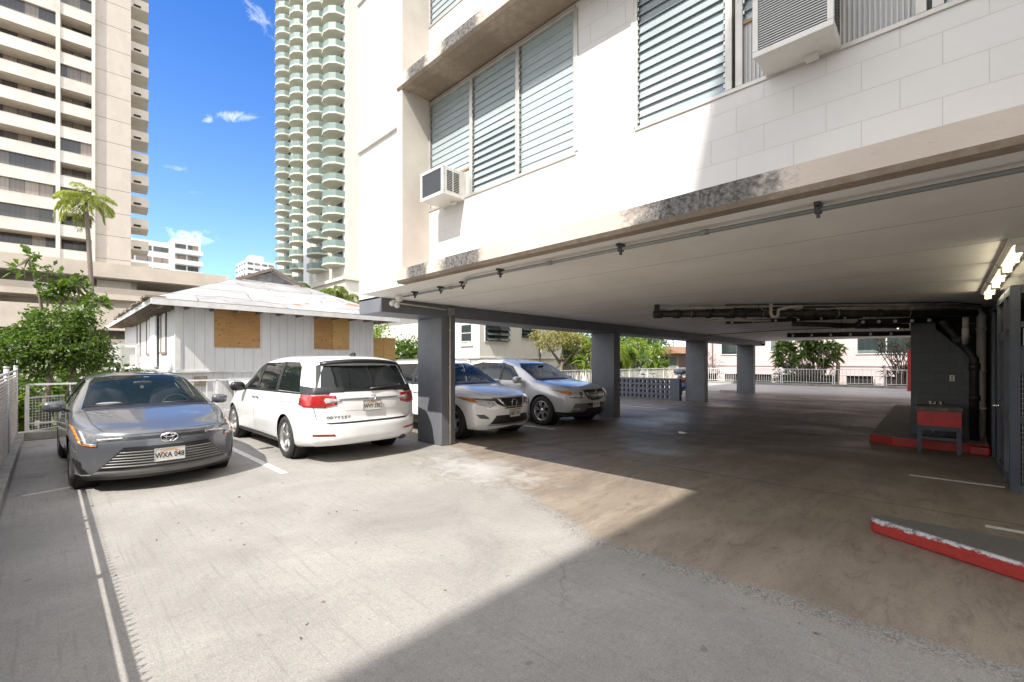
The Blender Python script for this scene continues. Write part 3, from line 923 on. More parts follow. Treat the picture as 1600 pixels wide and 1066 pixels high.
def make_car(spec, name, label, loc, rz, cat='car'):
    R = thing(name, label, cat, loc, rz)
    if rz == 0: del R['_w']
    S = spec; C = Car(S); bm = C.bm; L = S['L']
    base = bm.copy()                      # whole skin, kept as the source of laid-on parts
    paint = S['paint']
    P = lambda bmx, nm, m, off=0, th=0, par=R: bm_obj(bmx, nm, m, par, off, th)
    # wheel openings
    for wy in S['wheels']:
        for sg in (1, -1):
            take(bm, arch_poly(wy, S['wr'] + .005, S['ar']), 'x', lambda f, sg=sg: f.calc_center_median().x * sg > .35 and (f.normal.x * sg > .02 or f.normal.z < -.3), remove=True).free()
    # glass
    for poly in S['side_glass']:
        for sg in (1, -1):
            g = take(bm, poly, 'x', SIDE(sg), remove=True)
            P(g, 'side_window', S.get('glass', M['car_glass']), -.006)
    ws = S['windshield']
    g = take(bm, ws, 'y', lambda f: f.normal.y < -.05 and f.normal.z > .15 and f.calc_center_median().y > S['cowl'] - .05, remove=True)
    P(g, 'windscreen', M['car_clear'], -.004)
    rg = take(bm, S['rear_glass'], 'y', lambda f: f.normal.y > .08 and f.calc_center_median().y > L * .6, remove=True)
    P(rg, 'rear_window', M['car_glass'], -.005)
    body = P(bm, 'body', paint)
    # black surround of the side glass
    for poly in S.get('side_black', []):
        for sg in (1, -1):
            P(take(base, poly, 'x', SIDE(sg)), 'window_trim', M['trim_black'], .002)
    # shut lines
    for x0, z0, x1, z1 in S.get('gaps', []):
        d = Vector((x1 - x0, z1 - z0)).normalized(); n = Vector((-d.y, d.x)) * .0035
        for sg in (1, -1):
            P(take(base, [(x0 - n.x, z0 - n.y), (x1 - n.x, z1 - n.y), (x1 + n.x, z1 + n.y), (x0 + n.x, z0 + n.y)], 'x', SIDE(sg)), 'shut_line', M['trim_black'], .0012)
    # laid-on parts: (name, material, axis, polygons, offset, thickness, mirrored)
    for nm, m, ax, polys, off, th, both in S['patches']:
        if not isinstance(polys[0], list): polys = [polys]
        if ax == 'x':
            for sg in (1, -1):
                P(take(base, polys, 'x', SIDE(sg)), nm, m, off, th)
            continue
        flt = FRONT if ax == 'f' else (REAR if ax == 'r' else (lambda f: f.normal.z > .3))
        a = 'z' if ax == 'z' else 'y'
        P(take(base, polys, a, flt), nm, m, off, th)
        if both: P(take(base, [mir(p) for p in polys], a, flt), nm, m, off, th)
    # wheels and liners
    for wy in S['wheels']:
        for sg in (1, -1):
            xo = S['track'] + S['tw'] / 2
            make_wheel(S['wr'], S['rim'], S['tw'], S['spokes'], R, (sg * S['track'], wy, S['wr']), sg, S.get('twin', False))
            a = MB(); a.lathe([(S['ar'] + .012, sg * (S['W'] / 2 - .055)), (S['ar'] + .015, sg * (S['track'] - .16)), (.01, sg * (S['track'] - .16))], 36, origin=(0, wy, S['wr'] + .005))
            a.build('wheel_arch', M['black'], R, off=(0, 0, 0))
    # mirrors
    for sg in (1, -1):
        mx, my, mz = S['mirror']
        k = MB(); ellipsoid(k, (sg * mx, my, mz), S.get('mirror_r', (.125, .075, .075)), power=.72)
        k.build('mirror', S.get('mirror_m', paint), R, off=(0, 0, 0))
        k = MB(); k.bar((sg * (mx - .1), my + .02, mz - .05), (sg * (mx - .24), my + .03, mz - .10), .05, .035); k.build('mirror_arm', M['trim_black'], R, off=(0, 0, 0), bevel=.008)
    # interior
    zf = S['seat_z']
    for sy, xs in ((S['seat_y'], (-.37, .37)), (S['seat_y'] + .95, (-.38, 0, .38))):
        for x in xs:
            k = MB()
            ellipsoid(k, (x, sy, zf), (.25, .27, .12), power=.6); ellipsoid(k, (x, sy + .27, zf + .34), (.24, .10, .36), power=.65); ellipsoid(k, (x, sy + .31, zf + .76), (.12, .06, .09), power=.7)
            k.build('seat', M['seat_fabric'], R, off=(0, 0, 0))
    k = MB(); ellipsoid(k, (0, S['seat_y'] - .78, zf + .30), (.66, .22, .16), power=.6); k.build('dashboard', M['plastic_dark'], R, off=(0, 0, 0))
    k = MB(); sx = S.get('driver', .37); c = Vector((sx, S['seat_y'] - .48, zf + .42)); pts = []
    for i in range(25):
        t = 2 * math.pi * i / 24; pts.append(c + Vector((.18 * math.cos(t), -.18 * math.sin(t) * -.42, .18 * math.sin(t) * .9)))
    k.tube(pts, .016, 8, cap=False); k.bar(pts[0], pts[12], .03, .02); k.build('steering_wheel', M['plastic_dark'], R, off=(0, 0, 0))
    k = MB(); ellipsoid(k, (0, S['cowl'] + .62, S['mir_z']), (.12, .02, .035), power=.6); k.build('rear_view_mirror', M['plastic_dark'], R, off=(0, 0, 0))
    # underside
    k = MB(); k.box(-S['W'] / 2 + .32, S['W'] / 2 - .32, .75, L - .85, .17, .24); k.build('underbody', M['black'], R, off=(0, 0, 0))
    return R, base, C

def plate(R, txt, x, y, z, face, tilt=0, pink=False):
    """number plate; face -1 looks to the nose side, +1 to the tail side"""
    p = MB(); p.box(-.152, .152, -.004, .004, -.076, .076)
    o = p.build('number_plate', M['plate_white'], R, off=(0, 0, 0), bevel=.003)
    o.location = (x, y, z); o.rotation_euler = (tilt, 0, 0 if face < 0 else math.pi)
    a = MB(); pts = []
    for i in range(13):
        t = math.pi * (.12 + .76 * i / 12)
        pts.append((math.cos(t) * .125, math.sin(t) * .062))
    for (u, v), (u2, v2) in zip(pts[:-1], pts[1:]):
        a.quad((u, -.0052, v), (u2, -.0052, v2), (u2 * .84, -.0052, v2 * .72), (u * .84, -.0052, v * .72))
    a.build('rainbow_arc', M['plate_rainbow'], o, off=(0, 0, 0))
    text_mesh('plate_number', txt, .092, M['ink'], o, (0, -.0062, -.012), (math.pi / 2, 0, 0), .0008, .78, .0012)
    f = MB()
    for x0, x1, z0, z1 in ((-.158, .158, .074, .082), (-.158, .158, -.082, -.074), (-.158, -.150, -.074, .074), (.150, .158, -.074, .074)):
        f.box(x0, x1, -.008, .004, z0, z1)
    f.build('plate_frame', M['chrome'], o, off=(0, 0, 0))
    return o

def ring_pts(rx, rz, c, n=28, ph=0):
    return [Vector((c[0] + rx * math.cos(2 * math.pi * i / n + ph), c[1], c[2] + rz * math.sin(2 * math.pi * i / n + ph))) for i in range(n + 1)]

def slats(z0, z1, n, f, duty=.45):
    """thin horizontal strips between two heights; f(z) gives the half width"""
    out = []
    for i in range(n):
        a = z0 + (z1 - z0) * i / n; b = a + (z1 - z0) / n * duty
        out.append([(-f(a), a), (f(a), a), (f(b), b), (-f(b), b)])
    return out
def build_sedan():
    hw = lambda z: .66 - (z - .30) * (.66 - .43) / .255
    S = dict(L=4.63, W=1.78, paint=M['paint_grey'], xeF=1.15, xeR=.9, sweepF=.46, sweepR=.34, powF=2.3,
        zc=[(0, .745), (.12, .775), (.35, .835), (.7, .895), (1.05, .945), (1.28, .975), (1.42, 1.05), (1.75, 1.225), (2.05, 1.355), (2.3, 1.41), (2.75, 1.435), (3.15, 1.42), (3.5, 1.355), (3.85, 1.21), (4.1, 1.10), (4.25, 1.075), (4.55, 1.06), (4.63, 1.03)],
        zrail=[(0, .745), (.12, .765), (.35, .82), (.7, .878), (1.05, .925), (1.28, .952), (1.42, 1.01), (1.75, 1.175), (2.05, 1.295), (2.3, 1.35), (2.75, 1.375), (3.15, 1.36), (3.5, 1.30), (3.85, 1.165), (4.1, 1.07), (4.25, 1.055), (4.55, 1.045), (4.63, 1.03)],
        zbelt=[(0, .715), (.35, .775), (.7, .84), (1.1, .90), (1.5, .93), (2.5, .95), (3.5, .99), (4.1, 1.025), (4.5, 1.02), (4.63, .99)],
        wbelt=[(0, .70), (.35, .775), (.7, .81), (1.2, .825), (2, .835), (3, .83), (3.8, .79), (4.3, .75), (4.63, .68)],
        wrail=[(0, .60), (.35, .66), (.7, .69), (1.28, .715), (1.42, .70), (2.05, .595), (2.6, .575), (3.4, .565), (4.0, .60), (4.25, .62), (4.63, .55)],
        wmid=[(0, .83), (.2, .855), (.5, .878), (.9, .89), (1.6, .878), (2.6, .878), (3.6, .89), (4.2, .87), (4.63, .80)],
        zmid=[(0, .60), (.9, .66), (2.3, .62), (3.6, .68), (4.63, .70)],
        wroc=[(0, .79), (.3, .84), (.95, .865), (2.3, .845), (3.65, .865), (4.3, .82), (4.63, .74)],
        zroc=[(0, .245), (.5, .24), (1.5, .27), (3, .27), (4.63, .32)],
        zbot=[(0, .165), (.9, .18), (2.3, .19), (4, .22), (4.63, .27)],
        xf=[(.15, .07), (.22, .015), (.32, 0), (.50, 0.0), (.60, .012), (.66, .035), (.72, .07), (.76, .12)], xr=[(.25, .08), (.45, 0), (.75, 0), (1.0, .05)],
        wheels=(.93, 3.63), wr=.315, ar=.352, tw=.205, track=.765, rim=.215, spokes=5, twin=True,
        windshield=[(-.735, .955), (.735, .955), (.60, 1.30), (.53, 1.365), (.3, 1.39), (-.3, 1.39), (-.53, 1.365), (-.60, 1.30)],
        rear_glass=[(-.56, 1.09), (.56, 1.09), (.48, 1.33), (-.48, 1.33)], cowl=1.28,
        side_glass=[[(1.72, .975), (2.50, .985), (2.50, 1.335), (2.16, 1.30)], [(2.58, .985), (3.35, 1.01), (3.28, 1.30), (3.05, 1.335), (2.58, 1.345)], [(3.42, 1.015), (3.72, 1.03), (3.36, 1.27)]],
        side_black=[[(2.50, .98), (2.58, .98), (2.58, 1.345), (2.50, 1.34)], [(3.35, 1.0), (3.42, 1.0), (3.37, 1.27), (3.29, 1.30)]],
        gaps=[(1.55, .30, 1.50, .93), (2.55, .28, 2.54, .97), (3.42, .62, 3.40, 1.0), (1.05, .76, 1.52, .90)],
        mirror=(.985, 1.70, .985), mirror_r=(.115, .08, .075), seat_y=2.05, seat_z=.50, mir_z=1.27, driver=.37,
        patches=[
            ('lower_grille', M['trim_black'], 'f', [[(-.665, .285), (.665, .285), (.435, .555), (-.435, .555)]], .003, 0, False),
            ('grille_slat', M['trim_grey'], 'f', slats(.315, .515, 6, lambda z: hw(z) - .015, .52), .012, .008, False),
            ('grille_lip', M['trim_grey'], 'f', [[(-.70, .235), (.70, .235), (.675, .268), (-.675, .268)]], .012, .01, False),
            ('bumper_lip', M['trim_black'], 'f', [[(-.80, .17), (.80, .17), (.80, .205), (-.80, .205)]], .006, 0, False),
            ('upper_grille', M['trim_black'], 'f', [[(-.42, .640), (.42, .640), (.40, .675), (-.40, .675)]], .004, 0, False),
            ('bonnet_line', M['trim_black'], 'f', [[(-.42, .700), (.42, .700), (.42, .706), (-.42, .706)]], .002, 0, False),
            ('headlight', M['lens_smoke'], 'f', [[(.40, .648), (.66, .628), (.66, .72), (.42, .688)], [(.66, .575), (.80, .60), (.845, .79), (.66, .72)]], .005, .004, True),
            ('day_lamp', M['lens_clear'], 'f', [[(.44, .662), (.66, .646), (.66, .662), (.44, .674)], [(.742, .60), (.768, .605), (.80, .745), (.775, .735)], [(.67, .588), (.742, .60), (.745, .618), (.67, .604)]], .009, .003, True),
            ('side_marker', M['lens_amber'], 'f', [[(.785, .60), (.815, .612), (.862, .80), (.835, .785)], [(.665, .572), (.785, .592), (.785, .604), (.665, .584)]], .010, .003, True),
            ('corner_vent', M['trim_black'], 'f', [[(.715, .235), (.80, .235), (.86, .40), (.80, .345)], [(.79, .34), (.87, .36), (.885, .43), (.80, .40)]], .004, 0, True),
            ('fog_trim', M['trim_grey'], 'f', [[(.705, .225), (.83, .225), (.83, .245), (.705, .245)]], .012, .008, True),
            ('bonnet_line', M['trim_black'], 'z', [[(0.596, 0.3), (0.604, 0.3), (0.684, 0.62), (0.676, 0.62)], [(0.676, 0.62), (0.684, 0.62), (0.719, 1.18), (0.711, 1.18)]], .0015, 0, True),
            ('scuttle', M['trim_black'], 'z', [[(-.70, 1.20), (.70, 1.20), (.72, 1.32), (-.72, 1.32)]], .003, 0, False),
            ('sill_trim', M['trim_black'], 'x', [[(1.35, .19), (3.2, .19), (3.2, .245), (1.35, .245)]], .003, 0, True),
            ('door_handle', M['paint_grey'], 'x', [[(2.28, .80), (2.47, .805), (2.47, .83), (2.28, .825)], [(3.2, .83), (3.38, .835), (3.38, .86), (3.2, .855)]], .025, .02, True),
        ])
    R, base, C = make_car(S, 'sedan_car', 'grey compact sedan facing the camera beside the left slatted fence', (1.075, 7.12, 0), RAD(1.5))
    plate(R, 'WXA 048', 0.0, -.018, .435, -1, RAD(0))
    # front emblem
    e = MB(); y = .018; e.smooth = True
    e.tube(ring_pts(.088, .058, (0, y, .642)), .0085, 8, cap=False); e.tube(ring_pts(.034, .052, (0, y - .004, .642)), .006, 8, cap=False); e.tube(ring_pts(.060, .020, (0, y - .006, .668)), .006, 8, cap=False)
    e.build('emblem', M['chrome'], R, off=(0, 0, 0))
    e = MB(); e.lathe([(.0, 0), (.08, 0), (.082, .01)], 28, ax='y'); em = e.build('emblem_plate', M['trim_black'], R, off=(0, 0, 0)); em.location = (0, .022, .642); em.scale = (1, 1, .65)
    for x0, x1 in ((-.66, .02), (.05, .70)):
        w = MB(); w.tube([(x0 + .62, 1.33, .985), (x0 + .4, 1.335, 1.0), (x0, 1.36, .990)], .010, 6); w.build('wiper', M['trim_black'], R, off=(0, 0, 0))
    k = MB(); ellipsoid(k, (-.42, 1.62, 1.0), (.15, .07, .02), 10, 6); k.build('paper_on_dashboard', M['plastic_white'], R, off=(0, 0, 0))
    k = MB(); k.box(-.02, .02, 1.985, 1.99, 1.19, 1.27); k.build('hanging_tag', M['plastic_white'], R, off=(0, 0, 0))
    return R

def build_van():
    S = dict(L=5.16, W=1.99, paint=M['paint_white'], xeF=1.2, xeR=1.0, sweepF=.5, sweepR=.30, powR=3.2,
        zc=[(0, .80), (.3, .95), (.7, 1.05), (1.05, 1.11), (1.2, 1.16), (1.6, 1.36), (2.0, 1.56), (2.4, 1.68), (3.2, 1.735), (4.2, 1.722), (4.8, 1.69), (5.16, 1.655)],
        zrail=[(0, .80), (.3, .93), (.7, 1.02), (1.05, 1.075), (1.2, 1.11), (1.6, 1.30), (2.0, 1.49), (2.4, 1.60), (3.2, 1.655), (4.2, 1.645), (4.8, 1.625), (5.16, 1.60)],
        zbelt=[(0, .76), (.4, .90), (1.0, 1.01), (1.5, 1.05), (2.5, 1.06), (3.6, 1.08), (5.16, 1.12)],
        wbelt=[(0, .70), (.4, .84), (.9, .90), (1.5, .93), (4.5, .935), (5.0, .915), (5.16, .895)],
        wrail=[(0, .55), (.8, .72), (1.15, .78), (2.0, .735), (2.6, .73), (4.4, .735), (5.16, .70)],
        wmid=[(0, .80), (.2, .90), (.5, .975), (1, .995), (4.6, .995), (5.0, .985), (5.16, .965)],
        zmid=[(0, .65), (1, .70), (2.5, .66), (4.2, .74), (5.16, .78)],
        wroc=[(0, .80), (.4, .93), (1, .965), (2.5, .945), (4.1, .97), (4.8, .955), (5.16, .90)],
        zroc=[(0, .30), (1, .30), (3.5, .31), (5.16, .36)], zbot=[(0, .2), (1, .2), (4.3, .22), (5.16, .29)],
        xf=[(.2, .08), (.35, 0), (.6, 0), (.8, .08)],
        xr=[(.28, .10), (.34, .03), (.42, .0), (.60, .0), (.655, .045), (.70, .06), (.90, .055), (1.02, .065), (1.12, .085), (1.30, .18), (1.50, .295), (1.60, .36)],
        wheels=(1.0, 4.0), wr=.352, ar=.385, tw=.235, track=.865, rim=.245, spokes=5,
        windshield=[(-.75, 1.13), (.75, 1.13), (.70, 1.50), (.5, 1.60), (-.5, 1.60), (-.70, 1.50)], cowl=1.15,
        rear_glass=[(-.775, 1.155), (.775, 1.155), (.715, 1.43), (.655, 1.545), (-.655, 1.545), (-.715, 1.43)],
        side_glass=[[(1.50, 1.10), (2.38, 1.10), (2.38, 1.575), (2.12, 1.50)], [(2.48, 1.10), (3.42, 1.10), (3.42, 1.60), (2.48, 1.585)], [(3.54, 1.115), (4.52, 1.115), (4.30, 1.52), (4.12, 1.60), (3.54, 1.605)]],
        side_black=[[(2.38, 1.085), (2.48, 1.085), (2.48, 1.60), (2.38, 1.58)], [(3.42, 1.085), (3.54, 1.085), (3.54, 1.61), (3.42, 1.61)], [(4.53, 1.10), (5.14, 1.12), (5.02, 1.20), (4.46, 1.22)],
                    [(1.40, 1.055), (5.0, 1.09), (5.0, 1.115), (1.40, 1.10)]],
        gaps=[(2.43, .34, 2.43, 1.08), (3.48, .66, 3.48, 1.09), (1.38, .36, 1.36, 1.05), (4.55, .60, 4.60, 1.10), (3.48, .93, 4.62, .95)],
        mirror=(1.08, 1.72, 1.12), mirror_r=(.13, .09, .095), mirror_m=M['trim_black'], seat_y=2.2, seat_z=.72, mir_z=1.5, driver=.4,
        patches=[
            ('tailgate_line', M['trim_black'], 'r', [[(.83, .70), (.838, .70), (.915, 1.09), (.907, 1.09)], [(.74, .655), (.748, .650), (.838, .70), (.83, .702)]], .0015, 0, True),
            ('bumper_step', M['trim_black'], 'r', [[(-.68, .628), (.68, .628), (.74, .655), (-.74, .655)]], .004, 0, False),
            ('tail_light', M['lens_red'], 'r', [[(.56, .93), (.70, .90), (.70, 1.075), (.58, 1.075)], [(.70, .90), (.97, .90), (.975, 1.085), (.70, 1.075)]], .012, .012, True),
            ('reversing_lamp', M['lens_clear'], 'r', [[(.50, .975), (.72, .955), (.74, 1.00), (.72, 1.035), (.50, 1.005)]], .018, .008, True),
            ('tail_light', M['lens_red'], 'x', [[(4.60, .925), (5.0, .885), (5.0, 1.085), (4.70, 1.075), (4.58, 1.04)]], .010, .010, True),
            ('chrome_bar', M['trim_grey'], 'r', [[(-.56, .995), (.56, .995), (.56, 1.022), (-.56, 1.022)]], .014, .008, False),
            ('plate_recess', M['paint_pearl'], 'r', [[(-.44, .83), (.44, .83), (.52, .99), (-.52, .99)]], .003, 0, False),
            ('reflector', M['lens_red'], 'r', [[(.60, .445), (.90, .455), (.90, .490), (.62, .478)]], .006, .005, True),
            ('rear_pillar', M['trim_black'], 'r', [[(.775, 1.145), (.845, 1.145), (.755, 1.545), (.66, 1.57), (.715, 1.43)]], .004, 0, True),
            ('window_surround', M['trim_black'], 'r', [[(-.80, 1.125), (.80, 1.125), (.79, 1.158), (-.79, 1.158)]], .004, 0, False),
            ('sill_trim', M['trim_black'], 'x', [[(1.42, .22), (3.58, .22), (3.58, .30), (1.42, .30)]], .004, 0, True),
            ('door_handle', M['chrome'], 'x', [[(2.28, .93), (2.41, .93), (2.41, .955), (2.28, .955)], [(2.50, .93), (2.63, .93), (2.63, .955), (2.50, .955)]], .022, .018, True),
            ('headlight', M['lens_clear'], 'f', [[(.45, .70), (.86, .74), (.90, .86), (.5, .78)]], .006, .004, True),
        ])
    R, base, C = make_car(S, 'minivan', 'white minivan parked nose in with its rear and red tail lights facing the camera', (3.71, 11.90, 0), RAD(180), 'minivan')
    L = 5.16
    plate(R, 'WVY 595', 0, L - .040, .893, 1, RAD(0))
    # spoiler over the rear glass
    sp = MB(); sp.smooth = True
    ys = np.linspace(-.70, .70, 15)
    vs = []; n = 5
    for x in ys:
        c = .12 * (abs(x) / .70) ** 2.5; zt = 1.655 - .05 * (abs(x) / .70) ** 2.2
        yy = L - .30 - c * 1.2
        for dy, dz in ((-.22, .006), (0, .0), (.055, -.03), (.05, -.055), (-.10, -.075)): vs.append((x, yy + dy, zt + dz))
    sp.add(vs, [(i * n + j, i * n + (j + 1) % n, (i + 1) * n + (j + 1) % n, (i + 1) * n + j) for i in range(14) for j in range(n)] + [tuple(range(n)), tuple(14 * n + j for j in range(n))[::-1]])
    sp.build('spoiler', M['trim_black'], R, off=(0, 0, 0), fixn=True)
    # badge and model lettering
    e = MB(); y = L - .035
    pts = [(-.055, .045), (.055, .045), (.048, -.03), (.03, -.045), (-.03, -.045), (-.048, -.03), (-.055, .045)]
    e.tube([(a, y, 1.01 + b) for a, b in pts], .007, 6); e.tube([(-.028, y, 1.045), (-.022, y, .975)], .008, 6); e.tube([(.028, y, 1.045), (.022, y, .975)], .008, 6); e.tube([(-.024, y, 1.01), (.024, y, 1.01)], .008, 6)
    e.build('emblem', M['chrome'], R, off=(0, 0, 0))
    off = lambda a, z: L - C.offR(np.array([a]), np.array([z]))[0]
    for i, ch in enumerate('ODYSSEY'):
        xa = .69 - i * .050
        dx = (off(xa - .03, .73) - off(xa + .03, .73)) / .06
        text_mesh('badge_letter', ch, .060, M['trim_grey'], R, (xa, off(xa, .73) + .006, .73), (math.pi / 2, 0, math.pi - math.atan(dx)), .003, 1.15, .0012)
    w = MB(); w.tube([(.02, L - .075, 1.16), (-.25, L - .085, 1.185), (-.52, L - .10, 1.175)][::1], [.022, .014, .008], 8); w.build('wiper', M['trim_black'], R, off=(0, 0, 0))
    k = MB(); k.prism([(4.30, 1.715), (4.52, 1.705), (4.50, 1.765), (4.44, 1.77)], -.02, .02, 'x'); k.build('antenna_fin', M['trim_black'], R, off=(0, 0, 0), bevel=.008)
    k = MB(); ellipsoid(k, (-.62, 4.98, .30), (.07, .12, .05)); k.build('exhaust', M['dark_metal'], R, off=(0, 0, 0))
    return R

def build_crossover():
    S = dict(L=4.63, W=1.84, paint=M['paint_pearl'], xeF=1.15, xeR=.9, sweepF=.42, sweepR=.28, powF=2.4,
        zc=[(0, .90), (.12, .955), (.35, 1.01), (.7, 1.065), (1.05, 1.105), (1.2, 1.135), (1.55, 1.33), (1.95, 1.54), (2.3, 1.64), (2.8, 1.69), (3.6, 1.665), (4.2, 1.585), (4.63, 1.50)],
        zrail=[(0, .90), (.12, .94), (.35, .985), (.7, 1.035), (1.05, 1.07), (1.2, 1.10), (1.55, 1.275), (1.95, 1.475), (2.3, 1.57), (2.8, 1.62), (3.6, 1.60), (4.2, 1.53), (4.63, 1.47)],
        zbelt=[(0, .86), (.35, .925), (.7, .98), (1.1, 1.02), (1.6, 1.045), (2.6, 1.06), (3.6, 1.10), (4.63, 1.15)],
        wbelt=[(0, .72), (.35, .80), (.8, .845), (1.5, .86), (3, .86), (4, .84), (4.63, .78)],
        wrail=[(0, .60), (.35, .67), (.8, .71), (1.2, .745), (1.95, .665), (2.6, .65), (3.6, .64), (4.63, .60)],
        wmid=[(0, .84), (.2, .875), (.5, .905), (.93, .92), (1.7, .905), (2.8, .905), (3.64, .92), (4.3, .90), (4.63, .85)],
        zmid=[(0, .66), (.9, .76), (2.3, .70), (3.6, .80), (4.63, .85)],
        wroc=[(0, .80), (.3, .86), (.93, .895), (2.3, .88), (3.64, .895), (4.3, .86), (4.63, .80)],
        zroc=[(0, .33), (.9, .32), (3, .32), (4.63, .38)], zbot=[(0, .22), (1, .22), (4, .24), (4.63, .32)],
        xf=[(.22, .09), (.32, .02), (.45, 0), (.62, 0), (.74, .015), (.84, .05), (.92, .12)], xr=[(.3, .06), (.5, 0), (.9, .02), (1.2, .12), (1.5, .34)],
        wheels=(.93, 3.64), wr=.355, ar=.392, tw=.225, track=.79, rim=.235, spokes=5,
        windshield=[(-.725, 1.115), (.725, 1.115), (.655, 1.46), (.5, 1.575), (-.5, 1.575), (-.655, 1.46)], cowl=1.18,
        rear_glass=[(-.6, 1.18), (.6, 1.18), (.52, 1.44), (-.52, 1.44)],
        side_glass=[[(1.62, 1.075), (2.42, 1.085), (2.42, 1.56), (2.12, 1.50)], [(2.52, 1.085), (3.30, 1.105), (3.30, 1.555), (2.52, 1.57)], [(3.40, 1.115), (4.0, 1.19), (3.78, 1.47), (3.40, 1.54)]],
        side_black=[[(2.42, 1.075), (2.52, 1.075), (2.52, 1.575), (2.42, 1.565)], [(3.30, 1.10), (3.40, 1.10), (3.40, 1.55), (3.30, 1.56)]],
        gaps=[(2.47, .40, 2.47, 1.07), (1.50, .42, 1.46, 1.03), (3.45, .75, 3.36, 1.1)],
        mirror=(1.02, 1.62, 1.10), mirror_r=(.13, .085, .085), seat_y=2.1, seat_z=.72, mir_z=1.46,
        patches=[
            ('grille', M['trim_black'], 'f', [[(-.42, .745), (.42, .745), (.50, .86), (-.50, .86)], [(-.22, .655), (.22, .655), (.42, .745), (-.42, .745)]], .004, 0, False),
            ('chrome_vee', M['chrome'], 'f', [[(.215, .665), (.27, .69), (.415, .862), (.335, .862)]], .020, .014, True),
            ('chrome_vee', M['chrome'], 'f', [[(-.27, .645), (.27, .645), (.255, .69), (-.255, .69)]], .020, .014, False),
            ('headlight', M['lens_clear'], 'f', [[(.44, .735), (.56, .675), (.76, .735), (.76, .845), (.56, .845)], [(.76, .735), (.86, .82), (.89, .885), (.76, .845)]], .007, .005, True),
            ('headlight_bezel', M['lens_smoke'], 'f', [[(.43, .80), (.76, .83), (.80, .865), (.44, .845)]], .010, .004, True),
            ('side_marker', M['lens_amber'], 'f', [[(.765, .765), (.86, .83), (.892, .89), (.78, .86)]], .012, .004, True),
            ('lower_grille', M['trim_black'], 'f', [[(-.56, .345), (.56, .345), (.44, .515), (-.44, .515)]], .004, 0, False),
            ('fog_lamp', M['trim_grey'], 'f', [[(.575, .445), (.74, .465), (.80, .545), (.67, .54), (.60, .49)]], .005, .004, True),
            ('fog_lamp_lens', M['lens_smoke'], 'f', [[(.60, .455), (.735, .475), (.775, .53), (.68, .528), (.62, .488)]], .010, .003, True),
            ('lower_bumper', M['trim_black'], 'f', [[(-.90, .225), (.90, .225), (.90, .375), (.60, .345), (-.60, .345), (-.90, .375)]], .005, 0, False),
            ('skid_strip', M['metal'], 'f', [[(-.60, .315), (.60, .315), (.58, .345), (-.58, .345)]], .016, .01, False),
            ('sill_trim', M['trim_black'], 'x', [[(1.3, .22), (3.28, .22), (3.28, .40), (1.3, .40)]], .005, 0, True),
            ('bonnet_line', M['trim_black'], 'f', [[(-.50, .868), (.50, .868), (.50, .876), (-.50, .876)]], .002, 0, False),
            ('bonnet_line', M['trim_black'], 'z', [[(0.596, 0.28), (0.604, 0.28), (0.694, 0.62), (0.6859999999999999, 0.62)], [(0.6859999999999999, 0.62), (0.694, 0.62), (0.739, 1.09), (0.731, 1.09)]], .0015, 0, True),
            ('scuttle', M['trim_black'], 'z', [[(-.70, 1.10), (.70, 1.10), (.72, 1.21), (-.72, 1.21)]], .003, 0, False),
            ('door_handle', M['paint_pearl'], 'x', [[(2.2, .90), (2.40, .905), (2.40, .93), (2.2, .925)]], .022, .018, True),
        ])
    R, base, C = make_car(S, 'crossover_car', 'white crossover facing the lane, half hidden behind the nearest grey column', (6.76, 6.45, 0), 0)
    plate(R, 'HBT 175', 0, -.018, .545, -1)
    e = MB(); y = .015; e.tube(ring_pts(.072, .072, (0, y - .02, .755)), .010, 8, cap=False); e.bar((-.09, y - .02, .755), (.09, y - .02, .755), .012, .028)
    e.build('emblem', M['chrome'], R, off=(0, 0, 0))
    for sg in (1, -1):
        k = MB(); k.tube([(sg * .62, 2.1, 1.60), (sg * .625, 2.25, 1.665), (sg * .62, 3.5, 1.655), (sg * .61, 3.75, 1.60)], .018, 8); k.build('roof_rail', M['metal'], R, off=(0, 0, 0))
    w = MB(); w.tube([(-.6, 1.22, 1.14), (0, 1.23, 1.165), (.05, 1.22, 1.15)], .010, 6); w.build('wiper', M['trim_black'], R, off=(0, 0, 0))
    return R

